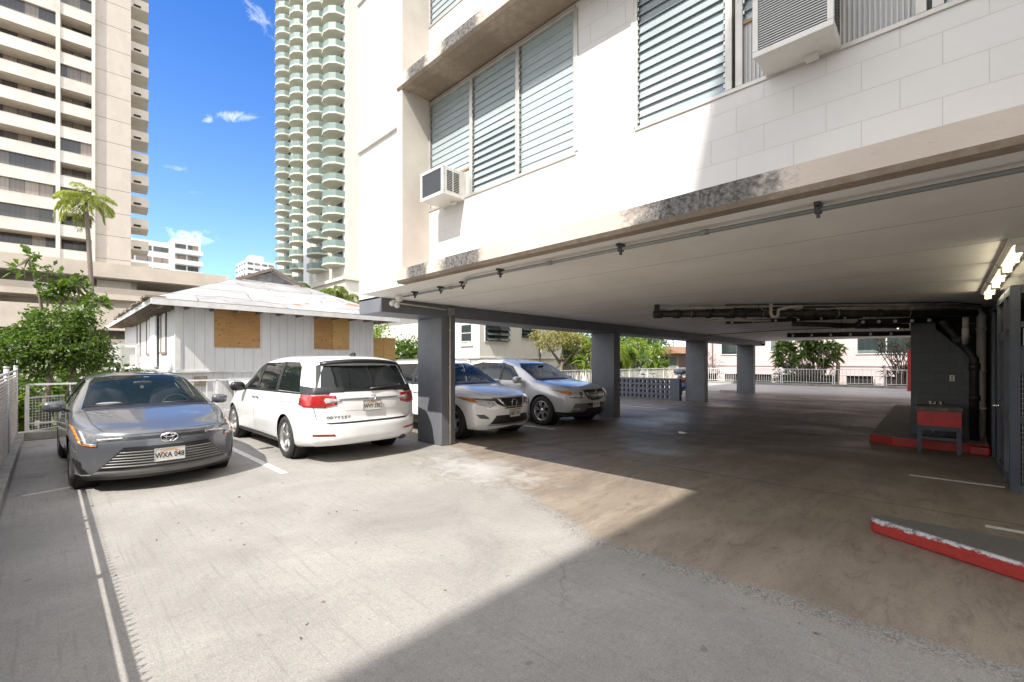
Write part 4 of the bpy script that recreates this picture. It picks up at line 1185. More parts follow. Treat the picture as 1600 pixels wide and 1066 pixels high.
def build_suv():
    S = dict(L=4.84, W=1.99, paint=M['paint_silver'], xeF=1.15, xeR=.9, sweepF=.36, sweepR=.26, powF=2.6,
        zc=[(0, .93), (.12, .985), (.35, 1.04), (.7, 1.085), (1.1, 1.125), (1.25, 1.15), (1.6, 1.34), (2.0, 1.545), (2.3, 1.63), (2.9, 1.70), (3.6, 1.70), (4.3, 1.64), (4.84, 1.55)],
        zrail=[(0, .93), (.12, .965), (.35, 1.01), (.7, 1.05), (1.1, 1.085), (1.25, 1.11), (1.6, 1.28), (2.0, 1.475), (2.3, 1.56), (2.9, 1.63), (3.6, 1.63), (4.3, 1.58), (4.84, 1.52)],
        zbelt=[(0, .89), (.35, .95), (.7, 1.0), (1.2, 1.04), (1.7, 1.06), (3.0, 1.09), (4.84, 1.17)],
        wbelt=[(0, .78), (.35, .86), (.8, .905), (1.5, .925), (3, .925), (4.2, .90), (4.84, .84)],
        wrail=[(0, .66), (.35, .73), (.8, .77), (1.25, .80), (2.0, .725), (2.6, .71), (3.8, .70), (4.84, .66)],
        wmid=[(0, .90), (.2, .945), (.5, .98), (.98, .995), (1.7, .975), (3, .975), (3.73, .995), (4.5, .97), (4.84, .92)],
        zmid=[(0, .70), (.98, .80), (2.4, .72), (3.7, .82), (4.84, .88)],
        wroc=[(0, .86), (.3, .92), (.98, .965), (2.4, .945), (3.73, .965), (4.5, .93), (4.84, .86)],
        zroc=[(0, .36), (1, .36), (3, .36), (4.84, .42)], zbot=[(0, .25), (1, .24), (4, .26), (4.84, .34)],
        xf=[(.25, .12), (.36, .05), (.50, .01), (.62, 0), (.75, .0), (.86, .03), (.95, .10)], xr=[(.3, .06), (.5, 0), (.9, .02), (1.2, .12), (1.55, .32)],
        wheels=(.98, 3.73), wr=.370, ar=.410, tw=.255, track=.855, rim=.248, spokes=6, twin=True,
        windshield=[(-.78, 1.13), (.78, 1.13), (.715, 1.46), (.56, 1.57), (-.56, 1.57), (-.715, 1.46)], cowl=1.23,
        rear_glass=[(-.66, 1.2), (.66, 1.2), (.58, 1.48), (-.58, 1.48)],
        side_glass=[[(1.72, 1.095), (2.52, 1.11), (2.52, 1.565), (2.18, 1.49)], [(2.60, 1.11), (3.42, 1.13), (3.42, 1.59), (2.60, 1.575)], [(3.50, 1.135), (4.35, 1.20), (4.05, 1.50), (3.50, 1.59)]],
        side_black=[[(2.52, 1.10), (2.60, 1.10), (2.60, 1.585), (2.52, 1.57)], [(3.42, 1.12), (3.50, 1.12), (3.50, 1.60), (3.42, 1.60)]],
        gaps=[(2.56, .42, 2.56, 1.10), (1.60, .45, 1.56, 1.05), (3.55, .80, 3.46, 1.12)],
        mirror=(1.085, 1.72, 1.13), mirror_r=(.135, .09, .095), seat_y=2.2, seat_z=.75, mir_z=1.48, glass=M['car_glass'],
        patches=[
            ('grille', M['trim_grey'], 'f', [[(-.40, .80), (.40, .80), (.44, .905), (-.44, .905)], [(-.33, .70), (.33, .70), (.40, .80), (-.40, .80)], [(-.16, .645), (.16, .645), (.33, .70), (-.33, .70)]], .004, 0, False),
            ('grille_opening', M['trim_black'], 'f', [[(-.37, .855), (.37, .855), (.41, .892), (-.41, .892)], [(.20, .672), (.30, .70), (.385, .81), (.33, .81)], [(-.20, .672), (-.30, .70), (-.385, .81), (-.33, .81)], [(-.20, .655), (.20, .655), (.20, .69), (-.20, .69)]], .010, 0, False),
            ('grille_bar', M['metal'], 'f', [[(-.36, .83), (.36, .83), (.36, .85), (-.36, .85)], [(-.30, .715), (.30, .715), (.36, .83), (-.36, .83)]], .015, .008, False),
            ('headlight', M['lens_clear'], 'f', [[(.46, .715), (.72, .715), (.72, .865), (.48, .86)], [(.72, .715), (.82, .75), (.93, .905), (.72, .865)]], .007, .005, True),
            ('headlight_bezel', M['lens_smoke'], 'f', [[(.46, .715), (.55, .715), (.56, .86), (.48, .86)], [(.55, .705), (.80, .735), (.81, .752), (.55, .725)]], .011, .004, True),
            ('side_marker', M['lens_amber'], 'f', [[(.74, .80), (.86, .82), (.932, .912), (.76, .868)]], .012, .004, True),
            ('lower_bumper', M['trim_grey'], 'f', [[(-.76, .37), (.76, .37), (.68, .585), (-.68, .585)]], .005, 0, False),
            ('bumper_intake', M['trim_black'], 'f', [[(-.32, .52), (.32, .52), (.30, .575), (-.30, .575)], [(-.42, .34), (.42, .34), (.30, .455), (-.30, .455)]], .010, 0, False),
            ('chin', M['trim_black'], 'f', [[(-.92, .25), (.92, .25), (.92, .37), (-.92, .37)]], .006, 0, False),
            ('fog_lamp', M['lens_clear'], 'f', [[(.54, .43), (.62, .43), (.62, .465), (.54, .465)], [(.65, .435), (.72, .44), (.72, .47), (.65, .465)]], .012, .004, True),
            ('sill_trim', M['trim_grey'], 'x', [[(1.42, .25), (3.3, .25), (3.3, .42), (1.42, .42)]], .005, 0, True),
            ('bonnet_line', M['trim_black'], 'f', [[(-.46, .91), (.46, .91), (.46, .918), (-.46, .918)]], .002, 0, False),
            ('bonnet_line', M['trim_black'], 'z', [[(0.656, 0.26), (0.664, 0.26), (0.754, 0.62), (0.746, 0.62)], [(0.746, 0.62), (0.754, 0.62), (0.794, 1.13), (0.786, 1.13)]], .0015, 0, True),
            ('scuttle', M['trim_black'], 'z', [[(-.74, 1.14), (.74, 1.14), (.76, 1.26), (-.76, 1.26)]], .003, 0, False),
            ('door_handle', M['paint_silver'], 'x', [[(2.3, .93), (2.5, .935), (2.5, .96), (2.3, .955)], [(3.2, .96), (3.4, .965), (3.4, .99), (3.2, .985)]], .024, .02, True),
        ])
    R, base, C = make_car(S, 'suv_car', 'silver SUV with amber corner lamps parked between the white crossover and the second column', (9.62, 6.33, 0), RAD(-1))
    plate(R, 'FTX 913', 0, -.02, .545, -1)
    e = MB(); y = -.022; e.tube([(-.05, y, .80), (0, y, .895), (.05, y, .80)], .012, 6); e.tube([(-.028, y, .835), (.028, y, .835)], .008, 6); e.build('emblem', M['chrome'], R, off=(0, 0, 0))
    w = MB(); w.tube([(-.6, 1.27, 1.155), (0, 1.28, 1.18), (.05, 1.27, 1.165)], .010, 6); w.build('wiper', M['trim_black'], R, off=(0, 0, 0))
    return R
# ------------------------------------------------------------------ the places around the lot
def m_siding(name, col, step, groove, peel, vertical=True, peel_amt=.5):
    m, N, b, out = new_mat(name)
    co = N.n('ShaderNodeTexCoord').outputs['Object']
    X, Y, Z = N.xyz(co)
    u = N.math('ADD', X, Y) if vertical else Z
    fr = N.math('FRACT', N.math('DIVIDE', N.math('ADD', u, 50), step))
    edge = N.math('MINIMUM', fr, N.math('SUBTRACT', 1, fr))
    line = N.ramp(edge, .0, .035, 1, 0)
    cell = N.n('ShaderNodeTexWhiteNoise', noise_dimensions='1D')
    N.put(cell.inputs['W'], N.math('FLOOR', N.math('DIVIDE', N.math('ADD', u, 50), step)))
    c = N.mix(N.ramp(cell.outputs['Value'], 0, 1, 0, .16), (*col, 1), (*[x * .8 for x in col], 1))
    nz = N.noise(N.map(co, (1, 1, .35) if vertical else (.5, .5, 1)), 3.2, 6, .68)
    c = N.mix(N.ramp(nz, .45, .75, 0, .45), c, (*[x * .72 for x in col], 1))
    pl = N.ramp(N.noise(N.map(co, (1, 1, .55)), 1.9, 7, .72), .665, .685, 0, peel_amt)
    c = N.mix(pl, c, (*peel, 1))
    c = N.mix(N.math('MULTIPLY', line, .75), c, (*groove, 1))
    N.put(b.inputs['Base Color'], c); b.inputs['Roughness'].default_value = .7
    bp = N.n('ShaderNodeBump'); bp.inputs['Strength'].default_value = .5; bp.inputs['Distance'].default_value = .01
    N.put(bp.inputs['Height'], N.math('SUBTRACT', N.math('MULTIPLY', nz, .3), line)); N.put(b.inputs['Normal'], bp.outputs[0])
    return m

def m_old_roof():
    """overlapping faded sheets, patched and rusting"""
    m, N, b, out = new_mat('patched_roof_sheet')
    co = N.n('ShaderNodeTexCoord').outputs['Object']
    wob = N.vec('ADD', co, N.vec('SCALE', N.noise(co, .8, 4, .6, col=True), scale=.5))
    br = N.n('ShaderNodeTexBrick', offset=.37)
    N.put(br.inputs['Vector'], wob)
    br.inputs['Scale'].default_value = 1; br.inputs['Brick Width'].default_value = 2.3; br.inputs['Row Height'].default_value = .62
    br.inputs['Mortar Size'].default_value = .012; br.inputs['Bias'].default_value = .1
    br.inputs['Color1'].default_value = (.43, .42, .41, 1); br.inputs['Color2'].default_value = (.26, .26, .26, 1); br.inputs['Mortar'].default_value = (.10, .10, .10, 1)
    a = N.noise(N.map(co, (.6, 3.5, 1)), 2.0, 8, .74, .5)
    c = N.mix(N.ramp(a, .45, .66, 0, .8), br.outputs['Color'], (.20, .20, .20, 1))
    c = N.mix(N.ramp(N.noise(N.map(co, (1, 1.6, 1), loc=(3, 2, 0)), .9, 6, .65), .50, .62, 0, .45), c, (.46, .455, .445, 1))
    ru = N.ramp(N.noise(N.map(co, (.9, 1.5, 1), loc=(1.5, 7, 0)), 1.3, 5, .6), .64, .68)
    c = N.mix(ru, c, (.34, .14, .08, 1))
    N.put(b.inputs['Base Color'], c); b.inputs['Roughness'].default_value = .8
    bp = N.n('ShaderNodeBump'); bp.inputs['Strength'].default_value = .7; bp.inputs['Distance'].default_value = .04
    N.put(bp.inputs['Height'], N.math('SUBTRACT', a, br.outputs['Fac'])); N.put(b.inputs['Normal'], bp.outputs[0])
    return m

def m_plywood(name, base, dark):
    m, N, b, out = new_mat(name)
    co = N.n('ShaderNodeTexCoord').outputs['Object']
    g = N.noise(N.map(co, (1.2, 1.2, 9)), 2.2, 6, .65, 1.2)
    c = N.mix(N.ramp(g, .3, .7), (*base, 1), (*dark, 1))
    vo = N.n('ShaderNodeTexVoronoi'); vo.inputs['Scale'].default_value = 4.2; N.put(vo.inputs['Vector'], N.map(co, (1, 1, 1.7)))
    c = N.mix(N.ramp(vo.outputs['Distance'], .05, .19, .95, 0), c, (*[x * .35 for x in dark], 1))
    c = N.mix(N.ramp(N.noise(co, 1.1, 5), .5, .75, 0, .4), c, (*[x * .6 for x in dark], 1))
    N.put(b.inputs['Base Color'], c); b.inputs['Roughness'].default_value = .75
    return m

def m_tower(name, col, joint, panel_h, off=0.0):
    """rough concrete with a thin joint at each floor"""
    m, N, b, out = new_mat(name)
    co = N.n('ShaderNodeTexCoord').outputs['Object']
    X, Y, Z = N.xyz(co)
    fr = N.math('FRACT', N.math('DIVIDE', N.math('ADD', Z, 50 * panel_h - off), panel_h))
    line = N.ramp(N.math('MINIMUM', fr, N.math('SUBTRACT', 1, fr)), .004, .014, 1, 0)
    nz = N.noise(N.map(co, (1, 1, .5)), .7, 7, .7)
    c = N.mix(N.ramp(nz, .35, .7), (*col, 1), (*[x * .84 for x in col], 1))
    c = N.mix(N.ramp(N.noise(N.map(co, (2, 2, .2)), .9, 5, .7), .55, .75, 0, .3), c, (*[x * .62 for x in col], 1))
    c = N.mix(line, c, (*joint, 1))
    N.put(b.inputs['Base Color'], c); b.inputs['Roughness'].default_value = .85
    bp = N.n('ShaderNodeBump'); bp.inputs['Strength'].default_value = .5; bp.inputs['Distance'].default_value = .05
    N.put(bp.inputs['Height'], N.noise(co, 9, 4, .7)); N.put(b.inputs['Normal'], bp.outputs[0])
    return m

def m_window(name, c1, c2, scale):
    """dark glass with pale curtains drawn behind some panes"""
    m, N, b, out = new_mat(name)
    co = N.n('ShaderNodeTexCoord').outputs['Object']
    X, Y, Z = N.xyz(co)
    u = N.math('ADD', X, Y)
    w = N.n('ShaderNodeTexWhiteNoise', noise_dimensions='2D')
    cv = N.n('ShaderNodeCombineXYZ')
    N.put(cv.inputs[0], N.math('FLOOR', N.math('MULTIPLY', u, scale))); N.put(cv.inputs[1], N.math('FLOOR', N.math('DIVIDE', Z, 2.75)))
    N.put(w.inputs['Vector'], cv.outputs[0])
    fold = N.math('MULTIPLY_ADD', N.math('SINE', N.math('MULTIPLY', u, 17)), .08, .92)
    c = N.mix(N.ramp(w.outputs['Value'], .45, .95), (*c1, 1), (*c2, 1))
    c = N.mix(1.0, c, fold, 'MULTIPLY')
    fr = N.math('FRACT', N.math('MULTIPLY', u, scale))
    c = N.mix(N.ramp(N.math('MINIMUM', fr, N.math('SUBTRACT', 1, fr)), .02, .035, 1, 0), c, (.05, .045, .04, 1))
    N.put(b.inputs['Base Color'], c); b.inputs['Roughness'].default_value = .12
    b.inputs['Specular IOR Level'].default_value = .5
    return m

M['house_wall'] = m_siding('peeling_white_siding', (.74, .745, .74), .255, (.30, .30, .29), (.40, .27, .18))
M['cream_wall'] = m_siding('cream_board_wall', (.70, .69, .62), .16, (.55, .54, .48), (.6, .58, .5), peel_amt=.1)
M['pink_wall'] = m_siding('pink_rendered_wall', (.60, .50, .49), .42, (.5, .38, .37), (.55, .42, .41), vertical=False, peel_amt=.1)
M['old_roof'] = m_old_roof()
M['plywood'] = m_plywood('plywood_sheet', (.52, .31, .12), (.37, .19, .065))
M['plywood_pale'] = m_plywood('pale_plywood_sheet', (.60, .40, .15), (.46, .28, .10))
M['tower_wall'] = m_tower('rough_tower_concrete', (.52, .46, .40), (.10, .09, .08), 2.75)
M['tower_parapet'] = mat('tower_parapet', (.58, .55, .49), .8, var=.14, scale=.5, stain=(.42, .38, .31), stain_amt=.5)
M['tower_side'] = mat('tower_side', (.56, .52, .45), .8, var=.10, scale=.6, stain=(.46, .42, .36), stain_amt=.35)
M['tower_ceiling'] = mat('tower_ceiling', (.75, .67, .56), .85, var=.12, scale=1)
M['tower_window'] = m_window('tower_window', (.07, .068, .07), (.30, .25, .205), .92)
M['hotel_wall'] = m_tower('hotel_wall', (.66, .62, .54), (.60, .56, .48), 2.75)
M['hotel_rail'] = mat('green_balcony_rail', (.155, .215, .19), .4, var=.10, scale=.8)
M['podium'] = mat('podium_concrete', (.47, .405, .335), .85, var=.14, scale=.4, bump=.4, bscale=8, stain=(.33, .28, .23), stain_amt=.4)
M['hotel_slab'] = mat('balcony_slab', (.56, .56, .47), .75, var=.08)
M['hotel_window'] = m_window('hotel_window', (.03, .045, .045), (.22, .26, .24), .7)
M['far_white'] = mat('far_white_wall', (.72, .73, .73), .8, var=.06, scale=.2)
M['far_window'] = m_window('far_window', (.10, .10, .10), (.30, .25, .20), .33)
M['kerb'] = mat('kerb_concrete', (.27, .26, .235), .85, var=.22, scale=4, bump=.35, bscale=45, stain=(.10, .095, .085), stain_amt=.6)
M['grey_shingle'] = mat('grey_shingle', (.33, .33, .33), .85, var=.3, scale=7, bump=.4, bscale=20)
M['brown_board'] = mat('brown_board', (.20, .15, .125), .8, var=.3, scale=5, bump=.3, stain=(.33, .29, .26), stain_amt=.6)
M['fence_slat'] = mat('fence_slat', (.50, .46, .42), .7, var=.25, scale=9, stain=(.28, .22, .18), stain_amt=.5)
M['fence_board'] = mat('fence_board', (.17, .115, .09), .85, var=.3, scale=5, bump=.3)
M['dark_gap'] = mat('dark_gap', (.025, .022, .02), .9, var=.2)
M['rafter'] = mat('weathered_rafter', (.24, .19, .15), .8, var=.3, scale=8)
M['wire'] = mat('galvanised_wire', (.50, .49, .48), .5, .4, var=.1)

def build_fence():
    """slatted fence on the left kerb, with boards behind the slats"""
    x = -.45
    R = thing('slatted_fence', 'fence of thin pale slats over brown boards along the left kerb', 'fence', (x, 10.5, .16))
    y0, y1, z0, z1 = 7.9, 13.45, .18, 1.40
    m = MB(); z = z0 + .01
    while z < z1 - .02:
        m.box(x - .008, x + .008, y0 + .02, y1 - .03, z, z + .024); z += .046
    m.build('slats', M['fence_slat'], R)
    r = MB(); r.tube([(x, y0, 1.41), (x, y1, 1.43)], .022, 8); r.build('top_rail', M['wire'], R)
    for yy in (y0, 10.6, y1):
        p = MB(); p.tube([(x - .01, yy, .1), (x - .01, yy, 1.50)], .032, 10); p.cyl((x - .01, yy, 1.50), (0, 0, 1), .036, .03, 10); p.build('post', M['wire'], R)
    b = MB(); z = .20
    while z < 1.36:
        b.box(x - .10, x - .085, y0, y1 - .04, z, z + .085); z += .10
    b.build('backing_board', M['fence_board'], R)
    # lower stretch next to the viewpoint: solid boards, a gap, a rail and twisted wire ends
    R2 = thing('board_fence', 'low board fence with open rail beside the viewpoint', 'fence', (x, 2, .16))
    b = MB(); b.box(x - .02, x + .02, -6, 7.85, .17, .845); b.build('board', M['brown_board'], R2)
    r = MB(); r.box(x - .012, x + .012, -6, 7.85, .915, .945); r.build('top_rail', M['wire'], R2)
    for i in range(9):
        p = MB(); p.box(x - .012, x + .012, -5.9 + i * 1.7, -5.82 + i * 1.7, .845, .915); p.build('post', M['wire'], R2)
    w = MB(); yy = -5.9
    while yy < 7.8:
        w.bar((x, yy, .945), (x, yy + .022, 1.00 + random.uniform(-.01, .02)), .006, .006); w.bar((x, yy + .04, .945), (x, yy + .018, 1.0), .006, .006); yy += .075
    w.build('wire_ends', M['wire'], R2)

def build_kerbs():
    k = MB(); k.box(-.74, -.345, -8, 13.40, 0, .166); k.box(-.74, 36.2, 13.40, 13.62, 0, .17); k.box(35.6, 36.2, -12, 13.40, 0, .14)
    tag(k.build('kerb', M['kerb'], bevel=.015), kind='structure')

def rail(R, p, q, zt, zb, step, post, th=.028):
    p = Vector(p); q = Vector(q); L = (q - p).length; d = (q - p) / L
    t = MB(); t.bar(p + Vector((0, 0, zt)), q + Vector((0, 0, zt)), .05, .035); t.build('top_rail', M['white_rail'], R)
    t = MB(); t.bar(p + Vector((0, 0, zb)), q + Vector((0, 0, zb)), .035, .03); t.build('bottom_rail', M['white_rail'], R)
    n = max(1, round(L / post))
    for i in range(n + 1):
        c = p + d * (L * i / n)
        b = MB(); b.bar(c + Vector((0, 0, .12)), c + Vector((0, 0, zt)), .05, .05); b.build('post', M['white_rail'], R)
    b = MB(); x = step
    while x < L:
        c = p + d * x
        if min(abs(x - L * i / n) for i in range(n + 1)) > .05: b.bar(c + Vector((0, 0, zb)), c + Vector((0, 0, zt)), th * .7, th * .7)
        x += step
    b.build('balusters', M['white_rail'], R)

def build_rails():
    R = thing('sparse_railing', 'white pipe railing with wide gaps on the kerb behind the grey sedan', 'railing', (2.5, 13.5, .17))
    rail(R, (-.30, 13.5, 0), (8.0, 13.5, 0), 1.14, .34, .62, 1.65)
    R = thing('picket_railing', 'white picket railing on the rear kerb beyond the silver SUV', 'railing', (20, 13.5, .17))
    rail(R, (8.2, 13.5, 0), (35.5, 13.5, 0), 1.18, .30, .14, 2.2)
    R = thing('far_railing', 'white railing at the far end of the lot in front of the pink building', 'railing', (35.7, 2, .14))
    for y0, y1, st in ((13.3, 8.2, .15), (8.1, 5.2, .16), (5.1, 2.6, .21), (2.5, 0.2, .24), (.1, -2.6, .17), (-2.7, -9, .2)):
        rail(R, (35.75, y0, 0), (35.75, y1, 0), 1.12, .24, st, 2.6)
    # folded gate leaning in the corner by the sedan
    R = thing('leaning_gate', 'grey mesh gate panel leaning in the corner by the slatted fence', 'gate', (.2, 13.8, 0))
    g = MB(); a, b_ = Vector((-.33, 13.72, 0)), Vector((.42, 14.5, 0))
    for zz in (.15, .85): g.bar(a + Vector((0, 0, zz)), b_ + Vector((0, 0, zz)), .03, .03)
    for f in (0, 1): g.bar(a.lerp(b_, f) + Vector((0, 0, .05)), a.lerp(b_, f) + Vector((0, 0, .9)), .03, .03)
    g.build('gate_frame', M['wire'], R)
    g = MB()
    for i in range(1, 16): g.bar(a.lerp(b_, i / 16) + Vector((0, 0, .16)), a.lerp(b_, i / 16) + Vector((0, 0, .84)), .006, .006)
    for i in range(1, 12): g.bar(a + Vector((0, 0, .15 + i * .058)), b_ + Vector((0, 0, .15 + i * .058)), .006, .006)
    g.build('wire_mesh', M['wire'], R)

def build_house():
    x0, x1, y0, y1, zb, zt = 2.5, 8.55, 15.6, 27.8, -.35, 3.36
    R = thing('boarded_house', 'old white board house with plywood over its windows and a patched grey roof', 'house', (5.5, y0, -.3))
    w = MB(); w.box(x0, x1, y0, y1, 1.36, zt); w.build('wall', M['house_wall'], R)
    s = MB(); s.box(x0 + .04, x1 - .04, y0 + .04, y1, zb, 1.30); s.build('skirt', M['house_wall'], R)
    t = MB(); t.box(x0 - .025, x1 + .025, y0 - .025, y1, 1.30, 1.36); t.box(x0 - .03, x0 + .10, y0 - .03, y0 - .001, 1.36, zt); t.box(x0 - .03, x0 - .001, y0 - .001, y0 + .10, 1.36, zt); t.box(x1 - .1, x1 + .02, y0 - .03, y0 - .001, 1.36, zt)
    t.build('trim_board', M['white_rail'], R)
    p = MB(); p.box(3.42, 4.65, y0 - .035, y0 - .002, 2.05, 3.25); p.build('window_board', M['plywood'], R)
    p = MB(); p.box(6.35, 6.97, y0 - .03, y0 - .002, 2.06, 3.10); p.build('window_board', M['plywood'], R)
    p = MB(); p.box(6.98, 7.60, y0 - .045, y0 - .002, 2.06, 3.10); p.box(6.35, 7.60, y0 - .045, y0 - .002, 3.11, 3.26); p.build('window_board', M['plywood_pale'], R)
    p = MB(); p.box(2.92, 3.25, y0 + .0, y0 + .05, .92, 1.19); p.build('crawl_vent', M['rafter'], R)
    d = MB(); d.prism([(y0 - .55, .78), (y0 + .02, 1.10), (y0 + .02, 1.14), (y0 - .56, .82)], 3.75, 5.0, 'x'); d.build('lean_to', M['white_rail'], R)
    # left wall: two tall boarded windows and a sheet of loose siding
    for ya in (17.0, 20.0, 22.5):
        f = MB()
        for yy in (ya, ya + .85): f.box(x0 - .04, x0, yy, yy + .07, 1.9, 3.2)
        f.box(x0 - .05, x0, ya - .05, ya + .97, 1.85, 1.92)
        f.build('window_frame', M['rafter'], R)
        f = MB(); f.box(x0 - .012, x0 + .02, ya + .07, ya + .85, 1.92, 3.2); f.build('window_board', M['house_wall'], R)
    s = MB(); s.box(x0 - .10, x0 - .06, 18.35, 19.5, 1.45, 3.15); s.build('loose_sheet', M['far_white'], R)
    # roof: hip at the front ending in a small gable
    ex0, ex1, ey0, ey1, ez = 1.88, 9.35, 14.98, 28.4, 3.24
    xr, zr, yg, zg = 5.55, 4.88, 17.4, 4.40
    gx0, gx1 = 4.46, 6.66
    r = MB(); th = .07
    A, B = (ex0, ey0, ez), (ex1, ey0, ez)
    C_, D_ = (gx1, yg, zg), (gx0, yg, zg)
    P_, Q_ = (xr, yg - .12, zr), (xr, ey1, zr)
    E, F = (ex0, ey1, ez), (ex1, ey1, ez)
    r.add([A, B, C_, D_], [(0, 1, 2, 3)])
    g0 = (gx0, yg - .12, zg); g1 = (gx1, yg - .12, zg)
    r.add([A, D_, P_, Q_, E], [(0, 1, 2, 3, 4)]); r.add([B, F, Q_, P_, C_], [(0, 1, 2, 3, 4)])
    ro = r.build('roof', M['old_roof'], R, fixn=True)
    so = ro.modifiers.new('thick', 'SOLIDIFY'); so.thickness = th; so.offset = 1
    g = MB(); g.add([(gx0, yg, zg), (gx1, yg, zg), (xr, yg, zr - .05)], [(0, 1, 2)]); g.build('gable', M['grey_shingle'], ro, off=R.location)
    e = MB(); e.bar((gx0 - .05, yg - .16, zg + .0), (xr, yg - .16, zr + .04), .05, .10); e.bar((gx1 + .05, yg - .16, zg + .0), (xr, yg - .16, zr + .04), .05, .10); e.build('gable_edge', M['rafter'], ro, off=R.location)
    f = MB()
    f.box(ex0, ex1, ey0 - .025, ey0 - .001, ez - .11, ez + .06); f.box(ex0 - .025, ex0 - .001, ey0, ey1, ez - .09, ez + .05); f.box(ex1 + .001, ex1 + .025, ey0, ey1, ez - .09, ez + .05)
    f.build('fascia', M['white_rail'], R)
    # broken sheet edges sticking out over the left eave
    e = MB(); yy = ey0
    while yy < 24:
        a = random.uniform(.03, .16); l = random.uniform(.25, .6)
        e.box(ex0 - a, ex0 + .3, yy, yy + l, ez + .05 + random.uniform(0, .03), ez + .09 + random.uniform(0, .05)); yy += l * .9
    e.build('broken_sheets', M['rafter'], R)
    xx = ex0 + .2
    while xx < ex1:
        e = MB(); e.box(xx, xx + .05, ey0 + .02, y0 - .001, ez - .15, ez - .021); e.build('rafter_tail', M['rafter'], R); xx += .61
    yy = y0 + .2
    while yy < 25:
        e = MB(); e.box(ex0 + .03, x0 - .001, yy, yy + .05, ez - .15, ez - .021); e.build('rafter_tail', M['rafter'], R); yy += .61
    s = MB(); s.box(ex0 + .02, ex1 - .02, ey0 + .02, y0 - .001, ez - .02, ez - .001); s.box(ex0 + .02, x0 - .001, y0, ey1, ez - .02, ez - .001); s.build('soffit', M['brown_board'], R)
    # window box on the left wall
    K = thing('window_box', 'white slatted box on a shelf fixed to the left wall of the boarded house', 'window box', (2.0, 19.8, 1.35))
    s = MB(); s.box(1.5, 2.49, 18.7, 20.9, 1.32, 1.40); s.build('shelf', M['white_rail'], K, bevel=.008)
    f = MB()
    for a, b_ in ((1.5, 18.72), (1.5, 19.3), (1.5, 19.9), (1.5, 20.84), (1.98, 18.72)): f.box(a, a + .08, b_, b_ + .06, 1.40, 2.12)
    f.box(1.5, 1.58, 18.72, 20.9, 2.121, 2.18); f.box(1.585, 2.05, 18.72, 18.78, 2.121, 2.18); f.box(1.5, 1.58, 18.72, 20.9, 1.401, 1.56)
    f.build('frame', M['white_rail'], K)
    f = MB(); f.box(1.62, 1.95, 18.78, 18.80, 1.45, 2.08); f.box(1.6, 1.62, 19.95, 20.8, 1.45, 2.08); f.build('panel', M['plastic_white'], K)
    # plywood gate right of the house
    G = MB(); G.box(8.62, 9.62, 15.75, 15.80, -.3, 2.55); G.box(8.62, 9.62, 15.72, 15.749, 1.55, 1.63); G.box(9.10, 9.14, 15.735, 15.749, 1.63, 2.55)
    tag(G.build('plywood_gate', M['plywood_pale']), 'yellow plywood gate standing against the right end of the boarded house', 'gate')

